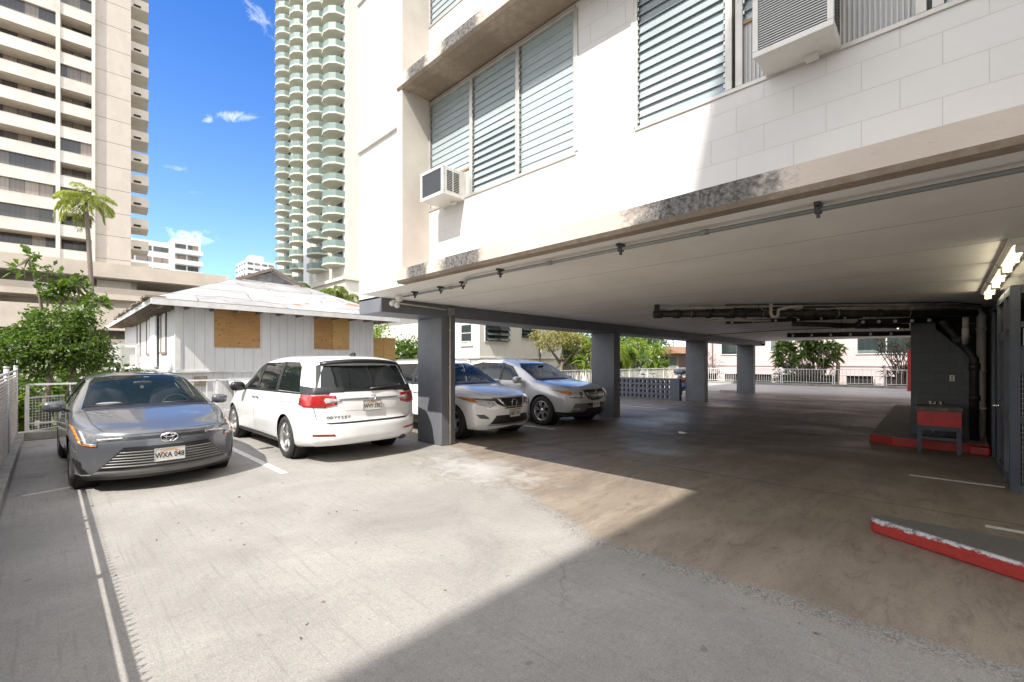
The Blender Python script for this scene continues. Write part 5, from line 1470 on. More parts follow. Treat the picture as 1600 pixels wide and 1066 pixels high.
def build_tower():
    """beige condominium with recessed balconies over a parking podium (own frame: x along the front, y to the back)"""
    R = thing('condominium_tower', 'tall beige condominium tower with recessed balconies on the left', 'tower', (6.9, 70.5, 0), RAD(-4.5))
    fh, z0, nf = 2.75, 13.35, 15
    b = MB(); b.box(-40, -.001, 2.0, 22, -1, z0 + nf * fh); b.build('core', M['tower_side'], R, off=(0, 0, 0))
    w = MB(); w.box(-3.15, 0, 0, 2.0, z0 - 1, z0 + nf * fh); w.build('panel_wall', M['tower_wall'], R, off=(0, 0, 0))
    w = MB(); w.box(-3.45, -3.15, -.35, 1.6, z0 - 1, z0 + nf * fh); w.box(-6.35, -6.0, -.35, 1.6, z0 - 1, z0 + nf * fh); w.box(-17.9, -17.5, -.35, 1.6, z0 - 1, z0 + nf * fh); w.build('pier', M['tower_parapet'], R, off=(0, 0, 0))
    bays = ((-6.0, -3.45), (-17.5, -6.35))
    glazed = {(0, 2), (0, 4), (0, 7), (0, 10), (0, 12), (1, 2), (1, 3), (1, 9), (1, 1)}
    for f in range(nf):
        z = z0 + f * fh
        for i, (a, c) in enumerate(bays):
            p = MB(); p.box(a, c, -.25, -.05, z - .42, z + .80); p.build('parapet', M['tower_parapet'], R, off=(0, 0, 0))
            p = MB(); p.box(a, c, -.26, -.02, z + .801, z + .87); p.build('coping', M['tower_side'], R, off=(0, 0, 0))
            p = MB(); p.box(a, c, -.049, 2.0, z - .40, z - .20); p.build('slab', M['tower_ceiling'], R, off=(0, 0, 0))
            yy = .05 if (i, f) in glazed else 1.85
            g = MB(); g.box(a, c, yy, yy + .1, z - .2, z + fh - .41); g.build('window', M['tower_window'], R, off=(0, 0, 0))
        # stacked balconies on the right flank
        p = MB(); p.box(.001, 1.75, 2.2, 6.2, z - .42, z + .75); p.build('flank_balcony', M['tower_side'], R, off=(0, 0, 0))
        g = MB(); g.box(.3, 1.0, 2.17, 2.199, z - .28, z - .02); g.build('vent', M['dark_gap'], R, off=(0, 0, 0))
    # podium
    P = thing('parking_podium', 'beige parking garage decks below the condominium tower', 'parking garage', (6.9, 70.5, 0), RAD(-4.5))
    for a, c, y, za, zb in ((-45, 9.2, -3.0, 11.15, 12.75), (-45, 9.2, -2.5, 8.75, 10.05), (-45, 9.0, -3.0, 5.2, 7.75), (-45, 9.0, -2.6, -1, 4.2)):
        d = MB(); d.box(a, c, y, y + .35, za, zb); d.build('deck_wall', M['podium'], P, off=(0, 0, 0))
        d = MB(); d.box(a, c, y + .351, 20, za, za + .3); d.build('deck', M['tower_side'], P, off=(0, 0, 0))
    d = MB(); d.box(9.21, 9.6, -3, 18, 11.1, 12.8); d.build('end_wall', M['tower_side'], P, off=(0, 0, 0))
    d = MB(); d.box(-.2, .5, -.5, 19, 4.3, 11.1); d.box(-12, -11.3, -.5, 19, 4.3, 11.1); d.box(-3, .0, -.9, -.51, 7.76, 11.1); d.build('pillar', M['tower_side'], P, off=(0, 0, 0))
    d = MB(); d.box(-45, 9.2, 12, 12.3, -1, 11); d.build('back_wall', M['dark_gap'], P, off=(0, 0, 0))

def build_hotel():
    hx, hy = 34.4, 71.4
    R = thing('hotel_tower', 'tall cream hotel tower stacked with rounded green balconies', 'tower', (hx, hy, 0))
    fh, zb, nf = 2.77, 17.2, 30
    ztop = zb + nf * fh
    w = MB(); w.box(hx, hx + 26, hy, hy + 17.2, 15.6, ztop); w.build('wall', M['hotel_wall'], R)
    w = MB(); w.box(hx + 2.6, hx + 26, hy + 17.21, hy + 40, 9, ztop); w.build('wall', M['hotel_wall'], R)
    w = MB(); w.box(hx - .5, hx + 26.4, hy - .5, hy + 17.5, -1, 15.5); w.box(hx + 2.2, hx + 26, hy + 17.51, hy + 40, -1, 8.9); w.build('base', M['hotel_wall'], R)
    c = MB(); c.box(hx - .9, hx + 26.8, hy - .9, hy + 17.8, 15.2, 15.75); c.box(hx - .75, hx + 26.7, hy - .75, hy + 17.7, 10.2, 10.5); c.build('cornice', M['hotel_slab'], R)
    for yy in (hy + 2.6, hy + 8.2):
        a = MB(); pts = [(yy - 1.1, 1), (yy + 1.1, 1), (yy + 1.1, 11.4)] + [(yy + 1.1 * math.cos(t), 11.4 + 1.1 * math.sin(t)) for t in np.linspace(.2, math.pi - .2, 9)] + [(yy - 1.1, 11.4)]
        a.prism(pts, hx - .53, hx - .45, 'x'); a.build('arch_opening', M['tower_ceiling'], R)
    p = MB(); p.box(hx - .5, hx - .01, hy + 14.0, hy + 16.8, 15.76, ztop); p.build('pier', M['far_white'], R)
    # one balcony, then copies: slab > rail
    def balcony(nm, cx, cy, z, rx, ry):
        n = 6
        poly = [(ry * math.cos(t), -rx * abs(math.sin(t)) ** .8) for t in np.linspace(0, math.pi, n + 1)]
        s = MB(); s.prism([(v, u) for u, v in poly], -.26, 0)
        o = s.build('balcony', M['hotel_slab'], R, off=(0, 0, 0)); o.location = Vector((cx, cy, z)) - R.location
        r = MB()
        for (u, v), (u2, v2) in zip(poly[:-1], poly[1:]):
            r.bar((v * .97, u * .97, .5), (v2 * .97, u2 * .97, .5), .05, 1.0)
        r.build('balcony_rail', M['hotel_rail'], o, off=(0, 0, 0))
        g = MB(); g.box(-.06, -.01, -ry * .62, ry * .45, .05, 2.2); g.build('balcony_window', M['hotel_window'], o, off=(0, 0, 0))
        return o
    cols = ((hx, hy + 3.0, 0, 19), (hx, hy + 9.6, 0, 20), (hx + 2.6, hy + 25.2, -3, 26), (hx + 2.6, hy + 33.6, -3, 26))
    src = None
    for cx, cy, f0, f1 in cols:
        for f in range(f0, f1):
            z = zb + f * fh + .9
            if src is None: src = balcony('b', cx, cy, z, 2.6, 2.55)
            else:
                o = copy_tree(src, R); o.location = Vector((cx, cy, z)) - R.location
    return R

def build_far():
    # white apartment block in two wings
    R = thing('white_apartment_block', 'distant white apartment block with brown balcony bands beside the condominium tower', 'building', (22, 149, 0))
    for a, c, y, zt in ((8, 22.9, 150, 33.6), (22.9, 29.0, 147, 34.6)):
        w = MB(); w.box(a, c, y, y + 14, -1, zt); w.build('wing', M['far_white'], R)
        f = 0; z = zt - 2.3
        while z > 12:
            st = (c - a - .6) / (4 if c - a > 8 else 2)
            for k in range(4 if c - a > 8 else 2):
                g = MB(); g.box(a + .45 + k * st, a + .1 + (k + 1) * st, y - .03, y - .001, z - .35, z + .95); g.build('window', M['far_window'], R)
            if c - a < 8:
                g = MB(); g.box(a + .3, c + .4, y - 1.2, y - .05, z - 1.75, z - .5); g.build('balcony', M['far_white'], R)
            z -= 2.85
    R = thing('distant_tower', 'small distant grey white tower rising behind the boarded house roof', 'tower', (80, 292, 0))
    w = MB(); w.box(78, 93, 285, 305, -1, 60); w.box(81, 88, 288, 296, 60, 63.5); w.build('wall', M['far_white'], R)
    for i in range(9):
        z = 33 + i * 3.05
        g = MB()
        for k in range(4): g.box(78.6 + k * 3.65, 81.6 + k * 3.65, 284.9, 284.99, z, z + 1.3)
        for k in range(4): g.box(77.9, 77.99, 286 + k * 5, 289.6 + k * 5, z, z + 1.3)
        g.build('window_band', M['far_window'], R)
    R = thing('teal_building', 'low distant teal roofed building right of the white apartment block', 'building', (45, 180, 0))
    w = MB(); w.box(40, 49, 180, 190, -1, 29.5); w.build('wall', mat('teal_cladding', (.06, .20, .26), .3, var=.3, scale=.4), R)
    w = MB(); w.box(39, 43, 179, 191, 29.5, 31); w.build('roof', M['far_white'], R)
    # cream two storey house behind the parked cars
    x0, y0 = 17.4, 19.4
    R = thing('cream_house', 'cream two storey board house seen between the first two columns', 'house', (x0, y0, -.3))
    w = MB(); w.box(x0, 25.4, y0, 30, 1.9, 5.3); w.build('wall', M['cream_wall'], R)
    w = MB(); w.box(x0 + .06, 25.3, y0 + .06, 30, -.6, 1.82); w.build('lower_wall', M['cream_wall'], R)
    w = MB(); w.box(x0 - .05, 25.45, y0 - .05, 30, 1.82, 1.9); w.build('belt_board', M['white_rail'], R)
    w = MB(); w.box(x0 - .85, 26.2, y0 - .85, 31, 5.3, 5.45); w.prism([(x0 - .85, 5.45), (26.2, 5.45), (21.4, 7.2)], y0 - .85, 31, 'y'); w.build('roof', M['grey_shingle'], R)
    f = MB(); f.box(x0 - .05, x0 - .001, 20.0, 21.05, 2.82, 3.9); f.box(x0 - .08, x0 - .001, 19.95, 21.1, 2.55, 2.66); win = f.build('window', M['white_rail'], R)
    for za, zb in ((2.88, 3.32), (3.38, 3.82)):
        f = MB(); f.box(x0 - .07, x0 - .051, 20.08, 20.97, za, zb); f.build('pane', M['hotel_window'], win, off=R.location)
    for a, c, za in ((17.85, 19.8, 2.86), (21.0, 22.4, 3.18)):
        f = MB(); f.box(a - .06, c + .06, y0 - .04, y0 - .001, za - .06, 3.86); win = f.build('window', M['white_rail'], R)
        m = (a + c) / 2
        for u0, u1 in ((a, m - .03), (m + .03, c)):
            for k in range(3):
                zt = za + (3.8 - za) * (k + 1) / 3
                f = MB(); f.bar(((u0 + u1) / 2, y0 - .05, zt - .02), ((u0 + u1) / 2, y0 - .22, zt - (3.8 - za) / 3 + .03), u1 - u0, .02, up=(0, -1, .5)); f.build('pane', M['hotel_window'], win, off=R.location)
        f = MB(); f.box(a, c, y0 - .045, y0 - .041, za, 3.8); f.build('opening', M['dark_gap'], win, off=R.location)
    f = MB(); f.tube([(22.75, y0 - .07, -.5), (22.75, y0 - .07, 3.3)], .05, 8); f.build('downpipe', M['dark_metal'], R)
    # small garage with grey roof
    R = thing('grey_roof_garage', 'small cream garage with a grey hipped roof left of the second column', 'garage', (30, 20.5, -.6))
    w = MB(); w.box(27.2, 34, 18.5, 24, -.9, 1.60); w.build('wall', M['cream_wall'], R)
    d = MB(); d.box(28.2, 29.6, 18.45, 18.499, -.9, 1.3); d.box(30.6, 33, 18.45, 18.499, -.9, 1.3); d.build('door', M['tower_ceiling'], R)
    w = MB(); a = [(26.6, 17.9, 1.58), (34.6, 17.9, 1.58), (34.6, 24.6, 1.58), (26.6, 24.6, 1.58), (29.6, 21.2, 3.15), (31.8, 21.2, 3.15)]
    w.add(a, [(0, 1, 5, 4), (1, 2, 5), (2, 3, 4, 5), (3, 0, 4), (3, 2, 1, 0)]); w.build('roof', M['grey_shingle'], R)
    # pink building at the far end
    R = thing('pink_building', 'pink rendered building behind the far railing', 'building', (40, 3, -.3))
    w = MB(); w.box(40, 52, -14, 16.5, .62, 24); w.build('wall', M['pink_wall'], R)  # upper storeys are unseen, raised to keep blue sky out of reflections
    w = MB(); w.box(40.15, 52, -14, 16.5, -.6, .6); w.build('crawl_space', M['dark_gap'], R)
    for i in range(15):
        w = MB(); w.box(40.0, 40.14, -13.9 + i * 2.1, -13.3 + i * 2.1, -.6, .6); w.build('pier', M['pink_wall'], R)
    w = MB(); w.box(39.94, 39.999, -14, 16.5, 1.30, 1.42); w.box(39.6, 52.3, -14.4, 16.9, 24, 24.4); w.build('ledge', M['pink_wall'], R)
    for ya, yb, za, zb in ((8.64, 9.85, 2.5, 3.3), (1.2, 4.36, 2.25, 3.45), (12.4, 13.6, 2.3, 3.2), (-6, -3.4, 2.25, 3.45)):
        f = MB(); f.box(39.93, 39.999, ya - .1, yb + .1, za - .1, zb + .1); win = f.build('window', M['far_white'], R)
        m = (ya + yb) / 2 if yb - ya > 2 else yb
        g = MB(); g.box(39.90, 39.929, ya, m - (.04 if m < yb else 0), za, zb); g.build('pane', M['hotel_window'], win, off=R.location)
        if m < yb:
            g = MB(); g.box(39.90, 39.929, m + .04, yb, za, zb); g.build('pane', M['hotel_window'], win, off=R.location)
    for k in range(1, 8):
        w = MB()
        for ya, yb in ((8.64, 9.85), (1.2, 4.36), (12.4, 13.6), (-6, -3.4)): w.box(39.97, 39.999, ya, yb, 2.3 + 2.8 * k, 3.5 + 2.8 * k)
        w.build('unseen_upper_windows', M['hotel_window'], R)
    p = MB(); p.tube([(39.9, 14.35, -.5), (39.9, 14.35, 24)], .06, 8); p.build('downpipe', M['pink_wall'], R)
    R = thing('brown_roof_house', 'small pale house with a low brown roof beyond the palms', 'house', (45, 20.5, 0))
    w = MB(); w.box(43, 52, 18.7, 20.6, -.6, 2.5); w.build('wall', mat('tan_wall', (.45, .37, .29), .8, var=.1), R)
    w = MB(); w.prism([(18.2, 2.45), (21.1, 2.45), (19.6, 3.2)], 42, 53, 'x'); w.build('roof', mat('brown_roof', (.30, .17, .10), .8, var=.2), R)
    for a in (18.9, 19.8):
        w = MB(); w.box(42.96, 42.999, a, a + .7, .9, 2.1); w.build('window', M['hotel_window'], R)
# ------------------------------------------------------------------ plants
def m_leaf(name, c1, c2, trans=.45):
    m, N, b, out = new_mat(name)
    g = N.n('ShaderNodeNewGeometry')
    co = N.n('ShaderNodeTexCoord').outputs['Object']
    c = N.mix(g.outputs['Random Per Island'], (*c1, 1), (*c2, 1))
    c = N.mix(N.ramp(N.noise(co, 1.3, 3), .35, .65, 0, .35), c, (*[x * .6 for x in c1], 1))
    N.put(b.inputs['Base Color'], c); b.inputs['Roughness'].default_value = .42
    tr = N.n('ShaderNodeBsdfTranslucent'); N.put(tr.inputs[0], N.mix(1, c, (1.5, 1.6, .7, 1), 'MULTIPLY'))
    mx = N.n('ShaderNodeMixShader'); mx.inputs[0].default_value = trans
    N.t.links.new(b.outputs[0], mx.inputs[1]); N.t.links.new(tr.outputs[0], mx.inputs[2]); N.t.links.new(mx.outputs[0], out.inputs[0])
    return m
M['leaf_green'] = m_leaf('green_leaf', (.062, .115, .022), (.145, .215, .05))
M['leaf_dark'] = m_leaf('dark_leaf', (.045, .08, .02), (.09, .14, .035), .35)
M['leaf_bright'] = m_leaf('bright_leaf', (.14, .22, .025), (.24, .30, .045), .5)
M['leaf_yellow'] = m_leaf('yellowing_leaf', (.26, .25, .09), (.42, .38, .20), .4)
M['leaf_purple'] = m_leaf('dark_strap_leaf', (.05, .045, .03), (.085, .08, .045), .25)
M['palm_leaf'] = m_leaf('palm_leaf', (.12, .17, .03), (.24, .27, .06), .35)
M['palm_bright'] = m_leaf('bright_palm_leaf', (.20, .26, .05), (.36, .36, .10), .4)
M['bark'] = mat('bark', (.19, .155, .12), .9, var=.3, scale=7, bump=.5, bscale=30)
M['bark_dark'] = mat('dark_bark', (.10, .08, .06), .9, var=.3, scale=7, bump=.5, bscale=30)
M['palm_bark'] = mat('palm_bark', (.16, .13, .105), .9, var=.3, scale=9, bump=.5, bscale=20)
RNG = np.random.default_rng(11)

def unit(v):
    return v / np.maximum(np.linalg.norm(v, axis=1, keepdims=True), 1e-9)

def leaf_obj(name, base, d, length, width, m, parent, curl=.18):
    """one mesh of many single leaves: base points and directions"""
    n = len(base)
    L = np.broadcast_to(np.asarray(length, float), (n,))[:, None]; W = np.broadcast_to(np.asarray(width, float), (n,))[:, None]
    d = unit(d)
    s = unit(np.cross(d, RNG.normal(size=(n, 3)) + np.array([0, 0, 1.6])))
    u = np.cross(s, d)
    tip = base + d * L - np.array([0, 0, 1]) * L * curl
    mid = base + d * L * .48 + u * L * .06
    V = np.stack([base, mid + s * W, tip, mid - s * W], 1).reshape(-1, 3)
    F = np.arange(n * 4).reshape(-1, 4)
    off = parent.location if parent is not None else Vector((0, 0, 0))
    V = V - np.array(off)
    me = bpy.data.meshes.new(name)
    me.vertices.add(n * 4); me.vertices.foreach_set('co', V.ravel())
    me.loops.add(n * 4); me.loops.foreach_set('vertex_index', F.ravel())
    me.polygons.add(n); me.polygons.foreach_set('loop_start', np.arange(n) * 4)
    me.materials.append(m); me.update(calc_edges=True)
    o = bpy.data.objects.new(name, me); COL.objects.link(o)
    if parent is not None: o.parent = parent
    return o

def crown_points(blobs, clumps, per, cr, up=.25, shell=.55):
    B = np.array(blobs, float)
    vol = B[:, 3] * B[:, 4] * B[:, 5]
    idx = RNG.choice(len(B), clumps, p=vol / vol.sum())
    dr = unit(RNG.normal(size=(clumps, 3)))
    rad = RNG.uniform(0, 1, (clumps, 1)) ** (1 / 3 * shell + .12)
    c = B[idx, :3] + dr * rad * B[idx, 3:]
    base = np.repeat(c, per, 0) + RNG.normal(size=(clumps * per, 3)) * cr
    d = RNG.normal(size=(clumps * per, 3)) * .75 + np.repeat(dr, per, 0) * .7 + np.array([0, 0, up])
    return base, d, c

def limb(mb, p, q, r0, r1, bend=.15, n=6, seg=8):
    p = Vector(p); q = Vector(q); L = (q - p).length
    o = Vector((random.uniform(-1, 1), random.uniform(-1, 1), random.uniform(-.2, .4))) * L * bend
    pts = [p.lerp(q, i / n) + o * math.sin(math.pi * i / n) for i in range(n + 1)]
    mb.tube(pts, [r0 + (r1 - r0) * i / n for i in range(n + 1)], seg)

def tree(name, label, base, stems, blobs, clumps, per, cr, lsize, lm, bark, cat='tree', r0=.06, lw=.42, group=None, up=.25, twigs=10):
    R = thing(name, label, cat, base, group=group)
    t = MB()
    for pts, ra, rb in stems:
        n = len(pts); t.tube(pts, [ra + (rb - ra) * i / (n - 1) for i in range(n)], 8)
    b, d, c = crown_points(blobs, clumps, per, cr, up)
    ends = [Vector(s[0][-1]) for s in stems]
    for k in range(twigs):
        q = Vector(c[RNG.integers(len(c))]); e = min(ends, key=lambda e: (e - q).length)
        limb(t, e, q, r0 * .45, r0 * .12, .12)
    t.build('trunk', bark, R)
    leaf_obj('crown', b, d, RNG.uniform(.7, 1.25, len(b)) * lsize, RNG.uniform(.8, 1.2, len(b)) * lsize * lw * .5, lm, R)
    return R

def palm(name, label, base, top, n, L, lm, lean=(0, 0), r=.14, leaf=.55, group=None, droop=1.0, skew=(0, 0)):
    R = thing(name, label, 'palm tree', base, group=group)
    b = Vector(base); t = Vector(top)
    mid = b.lerp(t, .5) + Vector((lean[0], lean[1], 0))
    pts = [(1 - u) ** 2 * b + 2 * u * (1 - u) * mid + u * u * t for u in np.linspace(0, 1, 12)]
    k = MB(); k.tube(pts, [r * (1.25 - .45 * i / 11) for i in range(12)], 10); k.build('trunk', M['palm_bark'], R)
    base_p = []; dirs = []; lens = []
    sp = MB()
    for i in range(n):
        az = i * 2.39996 + random.uniform(-.2, .2); el = random.uniform(-.35, 1.15)
        Lf = L * random.uniform(.8, 1.1)
        hd = Vector((math.cos(az) + skew[0], math.sin(az) + skew[1], 0)).normalized()
        p = t.copy(); prev = p.copy(); N_ = 22; ang = el; spine = [p.copy()]
        for s in range(N_):
            ang -= (.085 + .05 * s / N_) * droop * (1 if ang > -1.35 else 0)
            dv = hd * math.cos(ang) + Vector((0, 0, math.sin(ang)))
            p = p + dv * (Lf / N_); spine.append(p.copy())
            if s > 2:
                side = hd.cross(Vector((0, 0, 1)))
                ll = leaf * math.sin(math.pi * min(1, (s + 2) / (N_ + 1))) ** .6
                for sg in (1, -1):
                    for q in (0, .5):
                        base_p.append(tuple(p - dv * (Lf / N_) * q)); dirs.append(tuple(side * sg * .8 + dv * .55 + Vector((0, 0, random.uniform(-.55, .05))))); lens.append(ll * random.uniform(.8, 1.1))
        sp.tube(spine, .022, 5, r_end=.006)
    sp.build('frond_stalks', lm, R)
    leaf_obj('crown', np.array(base_p), np.array(dirs), np.array(lens), .028 + .02 * leaf, lm, R, curl=.30)
    return R

def strap_plant(name, label, base, heads, n, L, w, lm, bark, cat='shrub', group=None):
    """stems carrying rosettes of long strap leaves"""
    R = thing(name, label, cat, base, group=group)
    t = MB(); B = []; D = []
    for h in heads:
        limb(t, base, h, .035, .02, .12)
        for i in range(n):
            az = random.uniform(0, 6.283); el = random.uniform(-.5, 1.3)
            B.append(tuple(Vector(h) + Vector((random.uniform(-.04, .04), random.uniform(-.04, .04), random.uniform(-.15, .1))))); D.append((math.cos(az) * math.cos(el), math.sin(az) * math.cos(el), math.sin(el)))
    t.build('stem', bark, R)
    leaf_obj('leaves', np.array(B), np.array(D), RNG.uniform(.7, 1.15, len(B)) * L, w, lm, R, curl=.35)
    return R

def cover(name, x0, x1, y0, y1, z, hgt, n, size, lm, lw=.5):
    b = np.stack([RNG.uniform(x0, x1, n), RNG.uniform(y0, y1, n), z + RNG.uniform(0, 1, n) ** 1.3 * hgt], 1)
    o = leaf_obj(name, b, RNG.normal(size=(n, 3)) + np.array([0, 0, .5]), RNG.uniform(.6, 1.3, n) * size, size * lw * .5, lm, None)
    return tag(o, kind='stuff')

def build_plants():
    # tree on the left, behind the corner railing
    tree('leafy_tree', 'round leafy green tree with thin grey stems behind the left corner railing', (-.10, 15.2, -.3),
         [([(-.1, 15.2, -.3), (-.05, 15.15, .6), (.05, 15.0, 1.5)], .075, .05), ([(.15, 15.3, -.3), (.3, 15.2, .7), (.45, 15.1, 1.6)], .06, .04), ([(-.35, 15.4, -.3), (-.5, 15.5, .7), (-.55, 15.5, 1.5)], .05, .035)],
         [(-.40, 15.3, 1.95, .55, .5, .45), (.35, 15.0, 2.0, .7, .6, .5), (.15, 15.2, 2.5, .6, .5, .38), (.72, 15.1, 1.75, .38, .42, .38), (-.75, 15.5, 1.65, .35, .4, .35), (.55, 15.1, 2.75, .4, .35, .25), (-.1, 15.2, 1.5, .5, .4, .25)],
         520, 15, .085, .105, M['leaf_green'], M['bark'], lw=.55)
    tree('tall_shoot_tree', 'thin shoot of large leaves rising above the leafy tree', (.0, 15.9, -.3),
         [([(.0, 15.9, -.3), (.0, 15.85, 1.8), (-.15, 15.8, 3.2), (-.32, 15.75, 4.1)], .05, .02), ([(-.0, 15.9, 1.8), (.2, 15.8, 3.0), (.45, 15.8, 3.5)], .03, .015)],
         [(-.28, 15.8, 4.10, .16, .16, .12), (-.50, 15.8, 3.85, .15, .15, .08), (.0, 15.8, 3.80, .25, .2, .10), (.45, 15.8, 3.55, .28, .22, .14), (.75, 15.8, 3.15, .3, .25, .18), (.1, 15.8, 3.35, .25, .25, .15)],
         70, 6, .07, .19, M['leaf_green'], M['bark'], lw=.5, twigs=14)
    # lush low growth behind the corner railing
    for i, (x, y, z, r, lm, s, lab) in enumerate((
            (-1.1, 15.3, .55, .75, 'leaf_bright', .24, 'bright green broad leaved bush between the fence post and the tree stems'),
            (.75, 14.6, .30, .55, 'leaf_green', .16, 'low green bush at the foot of the corner railing'),
            (1.35, 15.0, .45, .45, 'leaf_bright', .17, 'yellow green bush left of the boarded house'),
            (1.2, 17.5, .9, 1.0, 'leaf_dark', .2, 'dark bush behind the leafy tree'),
            (-.3, 17.3, .9, 1.1, 'leaf_green', .2, 'dense green bush behind the tree stems'))):
        tree('bush', lab, (x, y, -.3), [([(x, y, -.3), (x, y, z * .6)], .04, .025)], [(x, y, z, r, r, z * .85), (x + r * .4, y, z * .7, r * .7, r * .7, z * .6)], 150, 9, .10, s, M[lm], M['bark_dark'], cat='bush', lw=.5)
    cover('undergrowth', -1.6, 2.4, 13.8, 16.5, -.32, .35, 1500, .15, M['leaf_green'])
    tree('bare_tree', 'pale bare branched tree at the left edge of the view', (-2.3, 17.5, -.3),
         [([(-2.3, 17.5, -.3), (-2.25, 17.4, 1.2), (-2.0, 17.2, 2.2)], .09, .05), ([(-2.1, 17.3, 1.9), (-1.7, 17.2, 2.6), (-1.2, 17.1, 3.35)], .06, .045), ([(-2.2, 17.4, 1.0), (-1.7, 17.4, 1.8), (-1.45, 17.3, 2.2)], .05, .02)],
         [(-1.9, 17.4, 1.4, .6, .6, .4), (-2.2, 17.3, 2.2, .6, .5, .4)], 60, 8, .08, .12, M['leaf_dark'], M['bark'])
    # coconut palm in front of the condominium
    palm('coconut_palm', 'tall coconut palm in front of the condominium tower', (2.9, 57.7, -.4), (2.4, 57.9, 16.8), 24, 3.3, M['palm_bright'], lean=(.3, .0), leaf=.75, r=.20, droop=.85, skew=(-.15, .1))
    # palms by the hotel base
    for i, (px, py, d, lab) in enumerate(((497, 452, 46, 'arching palm top in front of the hotel arches, left one'), (521, 445, 44, 'upright palm top in front of the hotel arches'), (466, 440, 50, 'dark palm top showing left of the hotel base'), (541, 456, 48, 'small palm top at the right end of the house roof ridge'), (556, 470, 40, 'palm tip beside the grey beam end'))):
        p = Vector((0, 0, 1.6)) + ray(px, py + 8) * d
        palm('garden_palm', lab, (p.x, p.y, -.5), (p.x, p.y, p.z), 13, 2.0, M['palm_leaf'] if i != 2 else M['leaf_green'], leaf=.7, r=.13, group='palms by the hotel base')
    # greenery between house and column
    for x, y, zc, r, lm, lab in ((11.6, 21.5, 2.3, 1.6, 'leaf_bright', 'sunlit green tree behind the boarded house gate'), (13.2, 20.2, 1.9, .9, 'leaf_green', 'slim leafy tree beside the nearest column'), (10.5, 24, 3.0, 1.7, 'leaf_green', 'green tree crown over the end of the boarded house')):
        tree('garden_tree', lab, (x, y, -.4), [([(x, y, -.4), (x, y, zc)], .08, .04)], [(x, y, zc, r, r, r * .95), (x + .5 * r, y, zc - .5 * r, r * .7, r * .7, r * .7)], 220, 10, .14, .22, M[lm], M['bark'], lw=.45)
    # plumeria by the cream house
    q = (21.6, 16.7)
    tree('plumeria_tree', 'small yellowing tree with forked bare limbs in front of the cream house', (q[0], q[1], -.3),
         [([(q[0], q[1], -.3), (q[0], q[1], 1.6)], .15, .12), ([(q[0], q[1], 1.5), (q[0] - .9, q[1] + .3, 2.6)], .10, .05), ([(q[0], q[1], 1.5), (q[0] + .3, q[1], 2.8)], .10, .05), ([(q[0], q[1], 1.4), (q[0] + 1.3, q[1] - .4, 2.5)], .09, .05)],
         [(q[0] - .7, q[1] + .2, 2.9, .9, .9, .6), (q[0] + .5, q[1], 3.2, 1.1, 1.0, .6), (q[0] + 1.3, q[1] - .4, 2.7, .8, .8, .45), (q[0] - 1.2, q[1] + .4, 3.3, .7, .7, .4)], 190, 9, .13, .24, M['leaf_yellow'], M['bark'], lw=.4, twigs=16)
    for x, y, zc, r, lm, lab in ((25.8, 15.8, 1.2, .8, 'leaf_green', 'green shrub in front of the grey roofed garage'), (32, 17.6, 2.6, 1.5, 'leaf_bright', 'bright green tree left of the second column'), (36.5, 22, 3.5, 2.2, 'leaf_green', 'mid green tree behind the grey roofed garage')):
        tree('garden_tree', lab, (x, y, -.4), [([(x, y, -.4), (x, y, zc)], .08, .05)], [(x, y, zc, r, r, r * .9), (x - .4 * r, y, zc - .5 * r, r * .7, r * .7, r * .7)], 170, 9, .16, .26, M[lm], M['bark'], lw=.45)
    # tropical bed beyond the breeze block wall
    palm('bed_palm', 'bright palm with a pale ringed trunk beyond the breeze block wall', (24.4, 14.9, -.3), (24.4, 14.9, 2.3), 15, 2.1, M['leaf_bright'], leaf=.6, r=.16)
    for i, (x, y, h, lm, lab) in enumerate(((22.9, 15.4, 2.4, 'leaf_bright', 'tall banana like plant at the left of the tropical bed'), (26.3, 14.6, 2.0, 'leaf_green', 'strap leaved plant right of the bed palm'), (28.6, 14.4, 2.2, 'leaf_bright', 'light green strap leaved plant left of the third column'), (23.6, 16.8, 3.2, 'leaf_green', 'high leafy plant behind the bed palm'))):
        heads = [(x + random.uniform(-.9, .9), y + random.uniform(-.5, .5), h * random.uniform(.45, 1.15)) for k in range(9)]
        strap_plant('tropical_plant', lab, (x, y, -.3), heads, 20, .95, .075, M[lm], M['bark'], cat='plant', group='plants of the tropical bed')
    tree('bed_tree', 'pale leaved small tree at the right of the tropical bed', (30.2, 14.8, -.3), [([(30.2, 14.8, -.3), (30.2, 14.8, 1.5)], .06, .03)], [(30.2, 14.8, 1.6, 1.0, .8, .8), (30.8, 14.6, .9, .8, .6, .6)], 120, 9, .12, .2, M['leaf_green'], M['bark'])
    for x, y, zc, r, lab in ((34, 22, 4.0, 2.7, 'broad dark tree behind the tropical bed'), (26.5, 21, 3.6, 1.8, 'dark tree between garage and tropical bed'), (40, 21.5, 4.6, 2.6, 'dense dark tree left of the small brown roofed house'), (47.5, 23.5, 6.0, 3.2, 'tall dark tree over the small brown roofed house')):
        tree('backdrop_tree', lab, (x, y, -.5), [([(x, y, -.5), (x, y, zc)], .12, .06)], [(x, y, zc, r, r, r * .9), (x + r * .5, y + .5, zc - 1.2, r * .8, r * .8, r * .7)], 220, 9, .2, .34, M['leaf_dark'], M['bark'], lw=.45)
    # in front of the pink building
    b = (37.4, 6.4)
    heads = [(37.3 + random.uniform(-.5, .5), 6.9 + random.uniform(-1.9, 1.9), 1.0 + 2.4 * random.random()) for k in range(64)]
    R = strap_plant('frangipani_tree', 'long leaved green tree with a bent pale trunk in front of the pink building', (b[0], b[1], -.3), heads, 22, .62, .085, M['leaf_green'], M['bark'], cat='tree')
